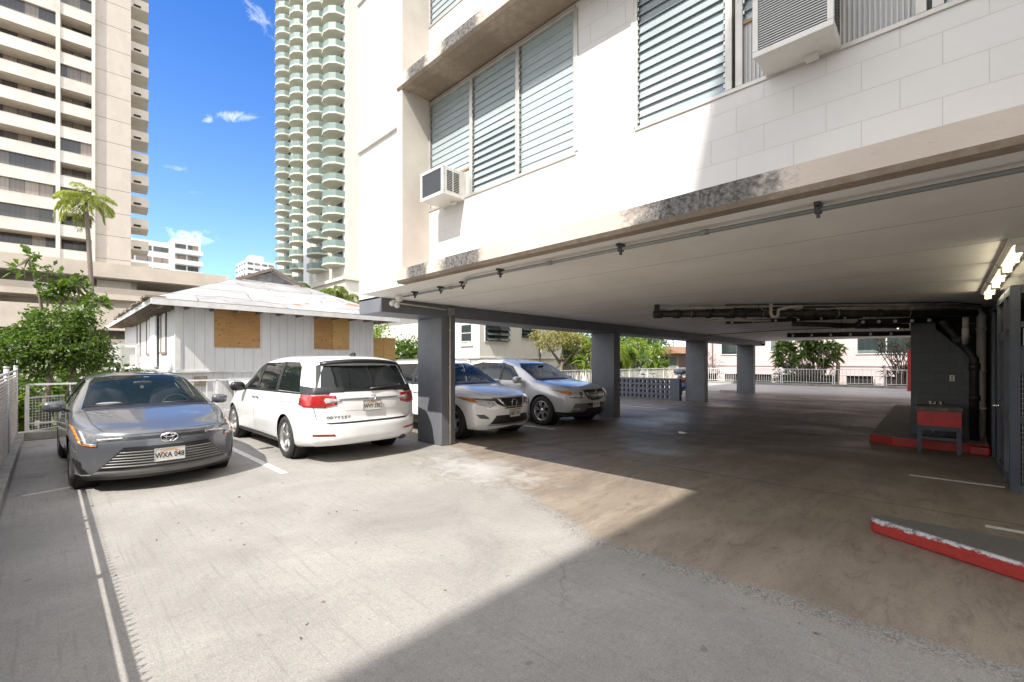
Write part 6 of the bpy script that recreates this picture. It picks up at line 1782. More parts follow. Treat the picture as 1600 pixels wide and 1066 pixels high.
    t = MB(); t.tube([(37.2, 5.2, -.3), (37.2, 5.1, 1.5), (37.2, 5.6, 2.1), (37.2, 6.9, 2.9), (37.2, 7.9, 3.4)], [.13, .12, .11, .09, .06], 8); t.build('trunk', M['bark'], R)
    heads = [(37.2 + random.uniform(-.4, .4), 1.6 + random.uniform(-1.0, 1.3), .7 + 2.5 * random.random()) for k in range(48)]
    strap_plant('dracaena', 'dark narrow leaved shrub by the block wall in front of the pink building', (37.2, 1.7, -.3), heads, 20, .55, .032, M['leaf_purple'], M['bark'], cat='shrub')
    tree('low_bush', 'low green bush behind the far railing', (37.0, 7.6, -.3), [([(37, 7.6, -.3), (37, 7.6, .2)], .04, .03)], [(37, 7.8, .5, .5, 1.3, .5), (37.1, 5.9, .45, .4, .8, .45)], 110, 8, .1, .2, M['leaf_dark'], M['bark_dark'], cat='bush')
    tree('twin_trunk_tree', 'slim twin trunk tree between the third and fourth columns', (36.8, 15.2, -.3), [([(36.8, 15.2, -.3), (36.8, 15.1, 1.4), (36.7, 14.6, 3.4)], .13, .08), ([(36.9, 15.0, -.3), (36.8, 14.9, 1.6), (36.8, 14.0, 3.6)], .12, .08)],
         [(36.8, 14.2, 4.6, 1.2, 1.4, .7)], 80, 8, .15, .22, M['leaf_green'], M['bark'])
# ------------------------------------------------------------------ fittings of the building and things on the floor
M['ac_white'] = mat('ac_case', (.74, .73, .69), .4, var=.05, stain=(.45, .38, .30), stain_amt=.45, scale=7)
M['ac_coil'] = mat('ac_coil', (.12, .125, .14), .5, .3, var=.15, scale=30)
M['tube_light'] = mat('lit_tube', (.9, .9, .85), .4, var=0, em=(1.0, .90, .66), em_s=6.5)
M['lamp_housing'] = mat('lamp_housing', (.72, .69, .58), .4, var=.06)
M['platform_top'] = mat('platform_top', (.17, .155, .14), .75, var=.2, scale=5, bump=.2, stain=(.1, .09, .08), stain_amt=.5)
M['sink_rim'] = mat('sink_rim', (.085, .08, .072), .6, var=.35, scale=9, stain=(.30, .22, .13), stain_amt=.7)
M['sink_red'] = mat('sink_red', (.46, .018, .016), .35, var=.15, scale=7, stain=(.2, .03, .025), stain_amt=.4)

def m_kerb_paint():
    m, N, b, out = new_mat('worn_red_kerb')
    co = N.n('ShaderNodeTexCoord').outputs['Object']
    X, Y, Z = N.xyz(co)
    g = N.n('ShaderNodeNewGeometry')
    nz = N.noise(N.map(co, (1, 1, 1.6)), 5, 9, .78, .6)
    nf = N.noise(N.map(co, (1, 1, 1.3)), 26, 8, .80, .5)
    red = N.mix(N.ramp(nf, .3, .7), (.30, .016, .012, 1), (.42, .035, .022, 1))
    # paint rubbed off along the upper edge: pale primer, then bare grey
    lvl = N.math('ADD', N.math('MULTIPLY_ADD', nz, .12, Z), N.math('MULTIPLY', N.ramp(Y, -.35, .45), .03))
    worn = N.ramp(N.math('MULTIPLY_ADD', nf, .05, lvl), .203, .216)
    pale = N.mix(N.ramp(N.math('MULTIPLY_ADD', nf, .5, N.math('MULTIPLY', nz, .5)), .44, .52), (.13, .13, .135, 1), (.60, .61, .62, 1))
    c = N.mix(worn, red, pale)
    fl = N.math('MULTIPLY', N.ramp(nf, .67, .70), N.ramp(lvl, .09, .14))
    c = N.mix(fl, c, (.62, .62, .6, 1))
    up = N.ramp(N.xyz(g.outputs['Normal'])[2], .6, .9)
    top = N.mix(N.ramp(nf, .35, .65), (.095, .092, .088, 1), (.15, .145, .138, 1))
    c = N.mix(up, c, top)
    N.put(b.inputs['Base Color'], c); b.inputs['Roughness'].default_value = .6
    bp = N.n('ShaderNodeBump'); bp.inputs['Strength'].default_value = .5; bp.inputs['Distance'].default_value = .008
    N.put(bp.inputs['Height'], N.math('SUBTRACT', nf, N.math('MULTIPLY', worn, .6))); N.put(b.inputs['Normal'], bp.outputs[0])
    return m
M['breeze_paint'] = mat('breeze_block_paint', (.105, .115, .15), .6, var=.15, scale=5, bump=.2)
M['kerb_paint'] = m_kerb_paint()

def build_ac():
    def unit_(name, label, x0, y0, y1, z0, z1, slat_dir):
        R = thing(name, label, 'air conditioner', (x0 + .2, (y0 + y1) / 2, z0))
        c = MB(); c.box(x0 + .02, FX + .28, y0, y1, z0, z1); c.build('casing', M['ac_white'], R, bevel=.008)
        f = MB()
        f.box(x0 - .012, x0 + .018, y0 - .006, y1 + .006, z0 - .006, z0 + .035); f.box(x0 - .012, x0 + .018, y0 - .006, y1 + .006, z1 - .03, z1 + .006)
        f.box(x0 - .012, x0 + .018, y0 - .006, y0 + .03, z0 + .036, z1 - .031); f.box(x0 - .012, x0 + .018, y1 - .03, y1 + .006, z0 + .036, z1 - .031)
        f.build('front_frame', M['ac_white'], R, bevel=.004)
        g = MB(); g.box(x0 + .002, x0 + .017, y0 + .032, y1 - .032, z0 + .037, z1 - .032); g.build('coil', M['ac_coil'], R)
        g = MB(); z = z0 + .05
        while z < z1 - .04:
            g.box(x0 - .004, x0 + .001, y0 + .032, y1 - .032, z, z + .005); z += .018
        g.build('fin_guard', M['ac_white'] if slat_dir else M['ac_coil'], R)
        v = MB()
        for b in range(2):
            z = z0 + .06
            while z < z1 - .06:
                v.box(x0 + .06 + b * .11, x0 + .15 + b * .11, y0 - .003, y0 - .0005, z, z + .012); z += .022
        v.build('side_vent', M['plastic_dark'], R)
        s = MB(); s.box(FX - .09, FX - .03, y0 + .12, y0 + .20, z0 - .03, z0 - .001); s.build('bracket', M['ac_white'], R)
    unit_('window_air_conditioner', 'small white window air conditioner at the low left corner of the left window', 3.50, 4.60, 5.08, 3.765, 4.13, False)
    unit_('window_air_conditioner', 'large white window air conditioner between corrugated panels at the top right', 3.545, .515, .985, 3.80, 4.24, True)

def build_conduit():
    R = thing('ceiling_conduit', 'grey conduit clamped along the front edge of the ceiling', 'conduit', (3.7, 2, 2.65))
    z = 2.655
    p = MB(); p.tube([(3.70, -3.5, z), (3.70, 4.30, z), (3.74, 4.42, z), (3.90, 4.66, z), (3.95, 4.80, z), (3.97, 6.25, z)], .0165, 10); p.build('pipe', M['grey_conduit'], R)
    for y in (-1.6, .62, 2.16, 3.76, 4.72, 5.26, 5.92):
        x = 3.70 if y < 4.3 else (3.93 if y < 5 else 3.962)
        c = MB(); c.box(x - .055, x + .055, y - .018, y + .018, 2.676, 2.699); c.box(x - .024, x + .024, y - .02, y + .02, 2.63, 2.6755); c.box(x - .010, x + .010, y - .010, y + .010, 2.60, 2.6295); c.build('clamp', M['dark_metal'], R)
    for y in (1.36, 2.98, 4.98):
        c = MB(); c.cyl((3.70 if y < 4.3 else 3.955, y, z), (0, 1, 0), .023, .07, 10); c.build('coupling', M['grey_conduit'], R)
    # flood lamp and the run to the column
    F = thing('flood_lamp', 'twin white flood lamp under the corner of the ceiling', 'lamp', (3.98, 6.42, 2.69))
    b = MB(); b.cyl((3.98, 6.40, 2.60), (0, 0, 1), .055, .095, 14); b.build('base', M['plastic_white'], F)
    for dx, dy in ((-.09, .02), (.05, .12)):
        b = MB(); b.tube([(3.98, 6.4, 2.62), (3.98 + dx, 6.4 + dy, 2.585)], .012, 6); b.cyl((3.98 + dx, 6.4 + dy, 2.59), (dx * 2 - .5, dy - .5, -.6), .028, .09, 12, .045); b.build('head', M['plastic_white'], F)
    V = thing('column_conduit', 'pale conduit running down the nearest column from a grey junction box', 'conduit', (5.38, 6.85, 0))
    p = MB(); p.tube([(4.08, 6.845, 2.635), (5.30, 6.845, 2.60)], .014, 8); p.tube([(5.38, 6.845, 2.50), (5.38, 6.845, .02)], .018, 10); p.build('pipe', M['white_pipe'], V)
    b = MB(); b.box(5.31, 5.45, 6.79, 6.868, 2.50, 2.64); b.build('junction_box', M['grey_conduit'], V, bevel=.005)
    for z in (.6, 1.5, 2.2):
        c = MB(); c.box(5.345, 5.415, 6.85, 6.868, z, z + .025); c.build('clamp', M['metal'], V)

def build_plumbing():
    R = thing('drain_pipe', 'long black drain pipe with couplings hung across the ceiling', 'pipe', (9.6, 1.8, 2.5))
    a, b = Vector((8.05, 3.92, 2.52)), Vector((11.45, -.42, 2.47))
    p = MB(); p.tube([a, b], .066, 14); p.tube([a + Vector((0, 0, .17)), a + Vector((0, 0, -.0))], .05, 12); p.tube([a + Vector((-.04, .05, -.01)), a + Vector((.06, -.07, -.01))], .075, 12); p.build('pipe', M['dark_pipe'], R)
    d = (b - a).normalized()
    for t, r, l in ((.3, .082, .12), (.62, .078, .06), (.9, .084, .09), (1.25, .09, .16), (1.55, .08, .07), (2.0, .078, .06), (2.35, .082, .10), (2.62, .092, .2), (3.1, .08, .08), (3.9, .078, .07)):
        c = MB(); c.tube([a + d * t, a + d * (t + l)], r, 14); c.build('coupling', M['dark_pipe'], R)
    for t in (.62, 1.9, 3.2, 4.4):
        c = MB(); q = a + d * t; c.tube([q + Vector((0, 0, .18)), q + Vector((0, 0, .05))], .006, 6); s = d.cross(Vector((0, 0, 1)))
        c.tube([q + (s * math.cos(u) + Vector((0, 0, math.sin(u)))) * .078 for u in np.linspace(0, 6.28, 17)], .006, 6); c.build('hanger', M['metal'], R)
    c = MB()
    for t, dz in ((.3, -.06), (.95, .07), (1.7, .08), (2.5, -.08)):
        q = a + d * t; c.tube([q, q + Vector((0, 0, dz)) + d * .10], .04, 10)
    c.build('branch', M['dark_pipe'], R)
    W = thing('water_pipe', 'thin cream water pipe above the black drain pipe', 'pipe', (9.8, 1.6, 2.63))
    o = Vector((.10, .12, 0))
    p = MB(); p.tube([a + o + Vector((0, 0, .10)), a + o + d * 1.2 + Vector((0, 0, .10)), a + o + d * 2.0 + Vector((0, 0, .12)), b + o + Vector((0, 0, .12))], .022, 8)
    p.tube([a + o * .2 + d * .2 + Vector((0, 0, .08)), a + o * .2 + d * .75 + Vector((0, 0, .11)), a + o * .2 + d * 1.4 + Vector((0, 0, .12))], .026, 8)
    p.build('pipe', M['white_pipe'], W)
    c = MB()
    for t in (1.5, 1.62, 2.7, 4.6): c.tube([a + o + d * t + Vector((0, 0, .11)), a + o + d * (t + .06) + Vector((0, 0, .11))], .034, 10)
    c.build('fitting', M['white_pipe'], W)
    T = thing('pipe_trap', 'white curved trap hanging beside the black drain pipe', 'pipe', (9.35, 2.3, 2.5))
    q = a + d * 2.02 + Vector((-.06, -.05, 0)); p = MB()
    p.tube([q + Vector((0, 0, .18)), q + Vector((0, 0, .0)), q + d * .02 + Vector((0, 0, -.05)), q + d * .07 + Vector((0, 0, -.075)), q + d * .12 + Vector((0, 0, -.05)), q + d * .13 + Vector((0, 0, .06)), q + d * .3 + Vector((0, 0, .11)), q + d * .55 + Vector((0, 0, .12))], .03, 10); p.build('pipe', M['white_pipe'], T)
    S = thing('sagging_pipe', 'long white sagging pipe below the black drain pipe', 'pipe', (10.3, 2.3, 2.45))
    p = MB(); p.tube([(9.6, 3.65, 2.49), (10.2, 2.75, 2.455), (10.8, 1.95, 2.47), (11.3, 1.25, 2.53)], .022, 8); p.build('pipe', M['white_pipe'], S)
    def plugged(name, label, p0, p1, r, n, up=False):
        P = thing(name, label, 'pipe', tuple(Vector(p0).lerp(Vector(p1), .5)))
        p = MB(); p.tube([p0, p1], r, 12); p.build('pipe', M['black'], P)
        p0, p1 = Vector(p0), Vector(p1)
        for i in range(n):
            q = p0.lerp(p1, (i + .3) / n)
            c = MB(); dd = Vector((-.80, -.10, -.15)).normalized(); c.cyl(q + dd * r * .8, dd, r * .62, .022, 10); c.build('plug', M['plastic_white'], P)
        h = MB()
        for f in (.15, .85): q = p0.lerp(p1, f); h.tube([q, (q.x, q.y, CEIL)], .006, 6)
        h.build('hanger', M['dark_metal'], P)
    plugged('capped_pipe', 'short black pipe with two white plugs left of the long drain pipe', (9.95, 3.30, 2.44), (11.15, 1.15, 2.50), .038, 6)
    plugged('capped_pipe', 'black pipe with a row of white plugs above the grey block wall', (11.3, 1.22, 2.41), (11.62, .02, 2.40), .052, 5)
    plugged('capped_pipe', 'far black pipe with small plugs below the ceiling in front of the green tree', (17.2, 3.75, 2.50), (18.75, .35, 2.50), .075, 7)
    for nm, lab, pts, r in (('waste_branch', 'black waste branch crossing under the long drain pipe', [(10.75, 2.25, 2.40), (11.3, 1.5, 2.36), (11.75, .75, 2.33), (11.9, .50, 2.32)], .05),
                            ('waste_branch', 'black waste branch running back from the capped pipes', [(11.2, 1.55, 2.33), (12.4, 1.35, 2.40), (14.2, 1.1, 2.47)], .045),
                            ('rusty_pipe', 'rusty thin pipe looping beside the trap', [(8.6, 3.35, 2.62), (9.3, 2.5, 2.60), (9.9, 1.75, 2.63), (10.8, .75, 2.62), (11.6, -.2, 2.58)], .018)):
        B = thing(nm, lab, 'pipe', pts[0])
        p = MB(); p.tube(pts, r, 10); p.build('pipe', M['dark_pipe'], B)
        c = MB(); a_, b_ = Vector(pts[1]), Vector(pts[2]); c.tube([a_.lerp(b_, .3), a_.lerp(b_, .45)], r * 1.35, 10); c.build('coupling', M['dark_pipe'], B)
        c = MB(); c.tube([a_, (a_.x, a_.y, CEIL)], .006, 6); c.build('hanger', M['dark_metal'], B)
    D = thing('stack_pipe', 'black stack pipe bending down beside the grey block wall', 'pipe', (11.75, -.38, .17))
    p = MB(); p.tube([(11.62, .02, 2.40), (11.68, -.04, 2.30), (11.74, -.34, 1.82), (11.76, -.42, 1.66), (11.76, -.42, .17)], .062, 12); p.build('pipe', M['dark_pipe'], D)
    c = MB(); c.tube([(11.71, -.18, 2.07), (11.73, -.26, 1.95)], .085, 12); c.tube([(11.76, -.42, 1.45), (11.76, -.42, 1.58)], .08, 12); c.tube([(11.76, -.42, .9), (11.76, -.42, 1.0)], .078, 12); c.build('coupling', M['dark_pipe'], D)
    c = MB(); c.tube([(11.5, -.30, 2.44), (11.5, -.30, 2.22)], .045, 10); c.tube([(11.5, -.30, 2.22), (11.68, -.30, 1.95)], .05, 10); c.build('branch', M['white_pipe'], D)
    V = thing('downpipe', 'stained white downpipe standing between block wall and storage cage', 'pipe', (12.25, -.525, .17))
    p = MB(); p.tube([(12.25, -.525, .17), (12.25, -.525, 2.48), (12.22, -.48, 2.57), (11.5, .25, 2.60), (11.2, .7, 2.61)], .066, 12); p.build('pipe', M['white_pipe'], V)
    c = MB()
    for z in (.7, 1.4, 2.2): c.cyl((12.25, -.525, z), (0, 0, 1), .075, .06, 12)
    c.build('collar', M['white_pipe'], V)
    # wiring along the ceiling
    L = thing('ceiling_cable', 'thin dark cable clipped along the ceiling towards the far column', 'cable', (15, 4, 2.69))
    p = MB(); p.tube([(18.3, 6.8, 2.685), (17.2, 3.9, 2.68), (16.9, 2.3, 2.66)], .012, 6); p.build('cable', M['dark_metal'], L)
    p = MB(); p.tube([(9.0, 3.0, 2.69), (11.3, -.1, 2.68), (11.9, -.5, 2.66)], .012, 6); p.build('cable', M['dark_metal'], L)
    C = thing('security_camera', 'small dark security camera under the end of the beam', 'camera', (26.0, 6.75, 2.6))
    c = MB(); ellipsoid(c, (26.1, 6.78, 2.52), (.08, .08, .07)); c.build('dome', M['plastic_dark'], C); c = MB(); c.cyl((26.1, 6.78, 2.56), (0, 0, 1), .09, .138, 12); c.build('base', M['plastic_white'], C)
    C = thing('security_camera', 'small white security camera on the ceiling by the far black pipe', 'camera', (16.9, 2.3, 2.6))
    c = MB(); c.cyl((16.86, 2.2, 2.60), (-1, .3, -.15), .04, .16, 10); c.build('camera_body', M['plastic_white'], C); c = MB(); c.cyl((16.9, 2.2, 2.60), (0, 0, 1), .03, .1, 8); c.build('mount', M['plastic_white'], C)

def build_stair_corner():
    R = thing('block_wall', 'dark grey block wall cut by a sloping stair edge behind the red sink', 'wall', (12, .1, .17))
    w = MB(); w.prism([(.46, .165), (.46, 2.699), (.10, 2.699), (.10, 2.25), (-.36, 1.73), (-.36, .165)], 12.0, 12.2, 'x'); w.box(12.201, 19.8, .26, .46, .165, 2.699); w.build('wall', M['block_grey'], R)
    p = MB(); p.box(11.992, 11.9995, -.165, -.095, 1.235, 1.35); o = p.build('outlet_plate', M['plastic_white'], R, bevel=.002)
    p = MB(); p.box(11.988, 11.9915, -.145, -.115, 1.255, 1.285); p.box(11.988, 11.9915, -.145, -.115, 1.30, 1.33); p.build('socket', M['wood'], o, off=R.location)
    B = thing('recess_wall', 'black recess wall with pale rungs right of the block wall', 'wall', (13, -.5, .17))
    w = MB(); w.box(12.9, 13.0, -1.2, .255, .165, 2.699); w.build('wall', M['black'], B)
    w = MB()
    for z in (1.98, 2.12, 2.38): w.tube([(12.85, -.62, z), (12.85, -.15, z)], .012, 6)
    w.build('rung', M['metal'], B)
    P = thing('stair_platform', 'low raised platform with a chipped red edge below the sink', 'platform', (13, .3, 0))
    poly = [(11.30, -.585), (11.25, .68), (11.52, 1.04), (19.8, 1.16), (19.8, -.585)]
    t = MB(); t.prism(poly, 0, .165); t.build('platform_top', M['platform_top'], P, bevel=.01)
    e = MB()
    for p0, p1 in ((poly[0], poly[1]), (poly[1], poly[2])):
        e.bar((p0[0] - .008, p0[1], .08), (p1[0] - .008, p1[1] + .01, .08), .03, .158)
    e.build('red_edge', M['red_paint'], P)
    f = MB(); f.box(11.02, 11.27, -.585, -.33, 0, .15); f.build('red_block', M['red_paint'], P, bevel=.03)
    # laundry sink
    S = thing('laundry_sink', 'red laundry sink on a grey timber stand', 'sink', (11.1, .05, 0))
    x0, x1, y0, y1 = 10.86, 11.40, -.235, .33
    b = MB(); z0, z1 = .47, .735
    b.box(x0, x0 + .03, y0, y1, z0, z1); b.box(x1 - .03, x1, y0, y1, z0, z1); b.box(x0 + .031, x1 - .031, y0, y0 + .03, z0, z1); b.box(x0 + .031, x1 - .031, y1 - .03, y1, z0, z1); b.box(x0 + .031, x1 - .031, y0 + .031, y1 - .031, z0, z0 + .03); b.box(x0 + .031, x1 - .031, .10, .12, z0 + .031, z1)
    b.build('basin', M['sink_red'], S)
    b = MB()
    for bx in ((x0 - .02, x0 + .05, y0 - .02, y1 + .02), (x1 - .05, x1 + .02, y0 - .02, y1 + .02)): b.box(*bx, z1 + .001, z1 + .075)
    b.box(x0 + .051, x1 - .051, y0 - .02, y0 + .05, z1 + .001, z1 + .075); b.box(x0 + .051, x1 - .051, y1 - .05, y1 + .02, z1 + .001, z1 + .075)
    b.build('rim', M['sink_rim'], S, bevel=.008)
    b = MB(); b.box(x0 - .01, x0 + .05, y0 - .01, y1 + .01, .395, .468); b.box(x0, x0 + .04, y0 + .062, y1 - .062, .22, .275); b.box(x1 - .05, x1, y0 - .01, y1 + .01, .395, .468); b.box(x0 + .051, x1 - .051, y0 - .01, y0 + .03, .395, .468); b.box(x0 + .051, x1 - .051, y1 - .03, y1 + .01, .395, .468)
    b.build('stand_rail', M['blue_grey_paint'], S)
    for yy in (y0, y1 - .06):
        b = MB(); b.box(x0 - .012, x0 + .05, yy, yy + .06, 0, .394); b.build('leg', M['blue_grey_paint'], S)
        b = MB(); b.box(x1 - .06, x1, yy, yy + .06, .166, .394); b.build('leg', M['blue_grey_paint'], S)
    b = MB()
    for yy in (.02, .09, .16): b.tube([(x1 - .03, yy, .81), (x1 - .03, yy, .855)], .018, 8); b.cyl((x1 - .03, yy, .855), (0, 0, 1), .028, .02, 10)
    b.tube([(x1 - .03, .02, .83), (x1 - .03, .16, .83)], .012, 8); b.tube([(x1 - .03, .09, .86), (x1 - .10, .09, .88), (x1 - .16, .09, .85)], .012, 8); b.build('faucet', M['chrome'], S)
    b = MB(); b.tube([(11.1, .12, .47), (11.1, .12, .36), (11.18, .12, .33)], .022, 8); b.tube([(11.1, -.0, .47), (11.1, -.0, .40)], .02, 8); b.build('waste_pipe', M['white_pipe'], S)

def build_cage():
    R = thing('storage_cage', 'dark blue grey timber and wire storage cage under the ceiling at the right', 'storage cage', (8.28, -.6, 0))
    pm = M['blue_grey_paint']
    p = MB()
    for x in (8.28, 8.95, 10.05, 11.1): p.box(x, x + .09, -.69, -.60, 0, 2.55)
    for y in (-1.75, -2.9): p.box(8.28, 8.37, y, y + .09, 0, 2.55)
    p.build('post', pm, R, bevel=.004)
    p = MB()
    p.box(8.371, 11.9, -.685, -.605, 2.45, 2.55)
    p.box(8.371, 8.949, -.68, -.61, .06, .14); p.box(8.371, 8.949, -.68, -.61, .86, .94); p.box(8.371, 8.949, -.68, -.61, 2.03, 2.10)
    for y0, y1 in ((-1.66, -.691), (-2.81, -1.751)):
        p.box(8.285, 8.365, y0, y1, 0.0, .09); p.box(8.285, 8.365, y0, y1, .85, .93); p.box(8.285, 8.365, y0, y1, 2.03, 2.10); p.box(8.285, 8.365, y0, y1, 2.45, 2.55)
    p.build('rail', pm, R)
    p = MB(); p.box(8.295, 8.33, -1.66, -.691, 1.45, 1.80); p.box(8.295, 8.33, -2.81, -1.751, 1.45, 1.80); p.build('panel', pm, R)
    m = MB()
    for y0, y1 in ((-1.66, -.691), (-2.81, -1.751)):
        for z0, z1 in ((.091, .849), (.931, 1.449)):
            y = y0 + .05
            while y < y1: m.bar((8.325, y, z0), (8.325, y, z1), .004, .004); y += .06
            z = z0 + .04
            while z < z1: m.bar((8.33, y0, z), (8.33, y1, z), .004, .004); z += .06
    m.build('wire_mesh', M['wire'], R)
    # long side: door and boarded bays
    d = MB(); d.box(9.06, 10.03, -.665, -.625, .02, 2.02); door = d.build('door', pm, R)
    f = MB()
    for a, b_, c, e in ((9.06, 10.03, .02, .14), (9.06, 10.03, .92, 1.03), (9.06, 10.03, 1.9, 2.02)): f.box(a, b_, -.6245, -.608, c, e)
    for a, b_ in ((9.06, 9.16), (9.93, 10.03)):
        for c, e in ((.141, .919), (1.031, 1.899)): f.box(a, b_, -.6245, -.608, c, e)
    f.build('door_frame', pm, door, off=R.location)
    h = MB(); h.cyl((9.80, -.624, .95), (0, 1, 0), .026, .05, 12); h.tube([(9.80, -.575, .95), (9.68, -.572, .95)], .011, 8); h.tube([(9.80, -.53, .95), (9.80, -.575, .95)], .014, 8); h.build('door_handle', M['chrome'], door, off=R.location)
    d = MB(); d.box(10.15, 11.09, -.67, -.64, 0, 2.44); d.box(11.2, 12.9, -.67, -.63, 0, 2.44); d.box(9.05, 10.04, -.66, -.64, 2.04, 2.44); d.build('boarding', M['dark_room'], R)
    b = MB(); b.box(8.5, 12.9, -3.6, -3.5, 0, 2.69); b.box(12.901, 13.0, -3.6, -1.21, 0, 2.69); b.build('back_wall', M['dark_room'], R)
    A = thing('water_heater', 'white upright appliance standing inside the storage cage', 'appliance', (8.95, -1.15, 0))
    b = MB(); b.box(8.7, 9.3, -1.5, -.82, .22, 1.12); b.build('cabinet', M['plastic_white'], A, bevel=.03)
    b = MB(); b.box(8.66, 9.34, -1.54, -.78, .06, .215); b.box(8.7, 9.3, -1.5, -.82, 1.121, 1.16); b.build('plinth', M['plastic_dark'], A)
    b = MB(); b.tube([(9.0, -1.0, 1.15), (9.0, -1.0, 1.5), (9.0, -1.3, 1.6)], .02, 8); b.build('hose', M['plastic_dark'], A)
    N_ = thing('paper_notice', 'white paper notice hanging inside the upper opening of the storage cage', 'notice', (8.42, -.95, 1.9))
    b = MB(); b.box(8.40, 8.405, -1.0, -.72, 1.81, 2.02); b.build('sheet', M['plastic_white'], N_)
    b = MB(); b.box(8.3975, 8.3995, -.98, -.74, 1.97, 1.99)
    for i in range(3): b.box(8.3975, 8.3995, -.97, -.78 - .03 * i, 1.84 + i * .035, 1.852 + i * .035)
    b.build('print', M['ink'], N_)
    # fluorescent fittings; the third is unseen, added for interior fill light
    for i, (x0, x1, lab) in enumerate(((8.72, 10.02, 'lit fluorescent fitting at the far end of the row above the storage cage'), (7.30, 8.60, 'lit fluorescent fitting nearer the viewpoint above the storage cage'), (5.9, 7.2, 'unseen lit fluorescent fitting added beyond the right edge to warm the interior'))):
        F = thing('fluorescent_fitting', lab, 'ceiling light', ((x0 + x1) / 2, -.50, 2.69), group='fluorescent fittings above the storage cage')
        h = MB(); h.prism([(-.58, 2.695), (-.58, 2.66), (-.55, 2.635), (-.45, 2.635), (-.42, 2.66), (-.42, 2.695)], x0, x1, 'x'); h.build('housing', M['lamp_housing'], F)
        for y in (-.50,):
            t = MB(); t.tube([(x0 + .05, y, 2.59), (x1 - .05, y, 2.59)], .017, 10); t.build('tube', M['tube_light'], F)
        for x in (x0 + .01, (x0 + x1) / 2 - .02, x1 - .05):
            t = MB(); t.box(x, x + .035, -.54, -.46, 2.56, 2.6345); t.build('lampholder', M['lamp_housing'], F, bevel=.008)
    F = thing('fluorescent_fitting', 'small lit tube light far back beside the block wall', 'ceiling light', (16.8, .95, 2.69))
    h = MB(); h.box(16.2, 17.4, .85, 1.05, 2.63, 2.695); h.build('housing', M['lamp_housing'], F)
    t = MB(); t.tube([(16.25, .95, 2.60), (17.35, .95, 2.60)], .018, 8); t.build('tube', M['tube_light'], F)

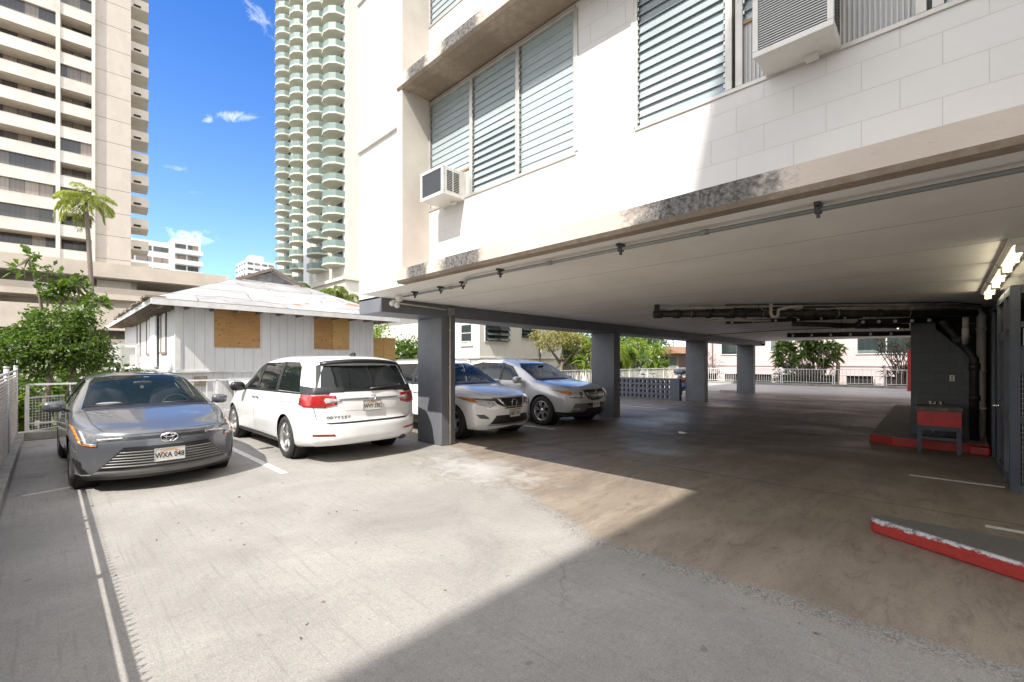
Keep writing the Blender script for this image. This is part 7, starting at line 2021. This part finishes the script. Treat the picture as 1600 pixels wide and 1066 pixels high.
def build_floor_things():
    K = MB(); poly = [(5.44, .50), (5.36, .47), (5.33, .40), (4.35, -1.50), (5.55, -1.50), (5.53, .42)]
    K.prism(poly, 0, .145)
    tag(K.build('kerb_island', M['kerb_paint'], bevel=.022, seg=3), 'worn red painted kerb island with a grey top in the lower right corner', 'kerb island')
    # breeze block wall
    R = thing('breeze_block_wall', 'low grey breeze block wall pierced with square holes beside the third column', 'wall', (18.2, 9.5, 0))
    x0, x1 = 18.07, 18.27; n = 16; c = .205; b = MB()
    z0 = .03; hz = .84 / 4
    for j in range(5): b.box(x0, x1, 8.201, 8.2 + n * c, z0 + j * hz - .045, z0 + j * hz + .045)
    for i in range(n + 1):
        for j in range(4): b.box(x0 + .003, x1 - .003, 8.2 + i * c - .042 + (.044 if i == 0 else 0), 8.2 + i * c + .042, z0 + j * hz + .0455, z0 + (j + 1) * hz - .0455)
    b.build('pierced_blocks', M['breeze_paint'], R)
    b = MB(); b.box(x0 - .02, x1 + .02, 7.82, 8.2, 0, .92); b.build('pier', M['breeze_paint'], R)
    p = MB(); p.box(9.8, 9.98, 4.14, 4.26, .004, .016); p.box(9.84, 9.93, 4.18, 4.30, .017, .03)
    tag(p.build('paper_scrap', M['plastic_white'], bevel=.003), 'scrap of white paper lying on the brown floor', 'paper')
    p = MB(); p.box(32.9, 33.05, 1.24, 1.40, 0, 2.25); p.box(32.85, 33.1, 1.2, 1.44, 0, .04)
    tag(p.build('red_post', M['red_paint'], bevel=.01), 'red post at the left edge of the grey block wall', 'post')
    p = MB(); p.prism([(24.9, 0), (25.1, 0), (25.06, .12), (24.94, .12)], 7.75, 8.6, 'y')
    tag(p.build('wheel_stop', M['kerb'], bevel=.01), 'low concrete wheel stop beside the last column', 'wheel stop')
    # leaves and grit on the ground
    b = np.stack([RNG.uniform(.2, 6.5, 70), RNG.uniform(.0, 7, 70), np.full(70, .006)], 1)
    o = leaf_obj('leaf_litter', b, RNG.normal(size=(70, 3)) * np.array([1, 1, .02]), RNG.uniform(.015, .045, 70), .008, M['brown_board'], None, curl=0); tag(o, kind='stuff')
    # moped with piled covers
    B = thing('moped', 'teal moped with covers piled on it behind the breeze block wall', 'moped', (20.2, 8.55, 0))
    for x in (19.75, 20.95):
        w = MB(); w.lathe([(.16, -.04), (.22, -.045), (.25, -.02), (.25, .02), (.22, .045), (.16, .04)], 24, origin=(x, 8.55, .25), ax='y'); ww = w.build('wheel', M['tyre'], B)
        w = MB(); w.lathe([(.16, -.03), (.03, -.03), (.03, .03), (.16, .03)], 20, origin=(x, 8.55, .25), ax='y'); w.build('rim', M['alloy'], ww, off=B.location)
    M['teal_paint'] = m_paint('teal_moped_paint', (.03, .16, .20)); M['blue_cover'] = mat('blue_cover', (.10, .20, .38), .7, var=.4, scale=5); M['red_cover'] = mat('red_cover', (.38, .05, .05), .6, var=.3)
    w = MB(); ellipsoid(w, (20.7, 8.55, .62), (.42, .17, .20), power=.75); ellipsoid(w, (20.15, 8.55, .34), (.32, .15, .06), power=.7); ellipsoid(w, (19.85, 8.55, .62), (.07, .20, .34), power=.75); w.build('bodywork', M['teal_paint'], B)
    w = MB(); ellipsoid(w, (20.65, 8.55, .83), (.36, .14, .06), power=.75); w.build('seat', M['rubber'], B)
    w = MB(); w.tube([(19.75, 8.55, .25), (19.88, 8.55, 1.0)], .03, 8); w.tube([(19.95, 8.22, 1.04), (19.88, 8.4, 1.02), (19.88, 8.7, 1.02), (19.95, 8.88, 1.04)], .016, 8); w.build('handlebar', M['dark_metal'], B)
    w = MB(); ellipsoid(w, (19.80, 8.55, .98), (.08, .10, .09), power=.8); w.build('headlight', M['lens_clear'], B)
    w = MB(); ellipsoid(w, (19.95, 8.60, 1.17), (.25, .30, .13), power=.8); w.build('cover', mat('grey_cover', (.22, .26, .27), .6, var=.3), B)
    w = MB(); ellipsoid(w, (19.72, 8.42, .80), (.10, .20, .07), 14, 8, .8); w.build('red_cover', M['red_cover'], B)
    w = MB(); ellipsoid(w, (19.80, 8.36, .55), (.15, .16, .14), 14, 8, .8); w.build('blue_cover', M['blue_cover'], B)
    Y = thing('bicycle', 'pale blue bicycle leaning behind the breeze block wall', 'bicycle', (20.4, 10.4, 0))
    for y in (9.95, 11.0):
        w = MB(); w.tube(ring_pts_x(.33, (20.4, y, .34)), .018, 8, cap=False); ww = w.build('wheel', M['tyre'], Y)
        w = MB()
        for k in range(12):
            t = k * math.pi / 6; w.bar((20.4, y, .34), (20.4, y + .32 * math.cos(t), .34 + .32 * math.sin(t)), .003, .003)
        w.build('spokes', M['metal'], ww, off=Y.location)
    fr = MB(); A_, B_, C_, D_ = (20.4, 9.95, .34), (20.4, 10.12, .82), (20.4, 10.6, .80), (20.4, 10.48, .32)
    for p0, p1 in ((A_, B_), (B_, C_), (B_, D_), (C_, D_), (D_, (20.4, 11.0, .34)), (C_, (20.4, 11.0, .34))): fr.tube([p0, p1], .018, 8)
    fr.build('frame', mat('pale_blue_paint', (.45, .58, .68), .35, var=.05), Y)
    w = MB(); w.tube([B_, (20.4, 10.15, 1.02)], .014, 8); w.tube([(20.12, 10.2, 1.05), (20.25, 10.12, 1.03), (20.55, 10.12, 1.03), (20.68, 10.2, 1.05)], .014, 8); w.build('handlebar', M['dark_metal'], Y)
    w = MB(); w.tube([C_, (20.4, 10.63, .98)], .014, 8); ellipsoid(w, (20.4, 10.66, 1.0), (.07, .13, .035)); w.build('saddle', M['rubber'], Y)

def ring_pts_x(r, c, n=28):
    return [Vector((c[0], c[1] + r * math.cos(2 * math.pi * i / n), c[2] + r * math.sin(2 * math.pi * i / n))) for i in range(n + 1)]
# ------------------------------------------------------------------ build everything
build_ground()
build_apartment()
build_neighbour()
build_kerbs()
build_fence()
build_rails()
build_house()
build_tower()
build_hotel()
build_far()
build_plants()
build_sedan()
build_van()
build_crossover()
build_suv()
build_ac()
build_conduit()
build_plumbing()
build_stair_corner()
build_cage()
build_floor_things()
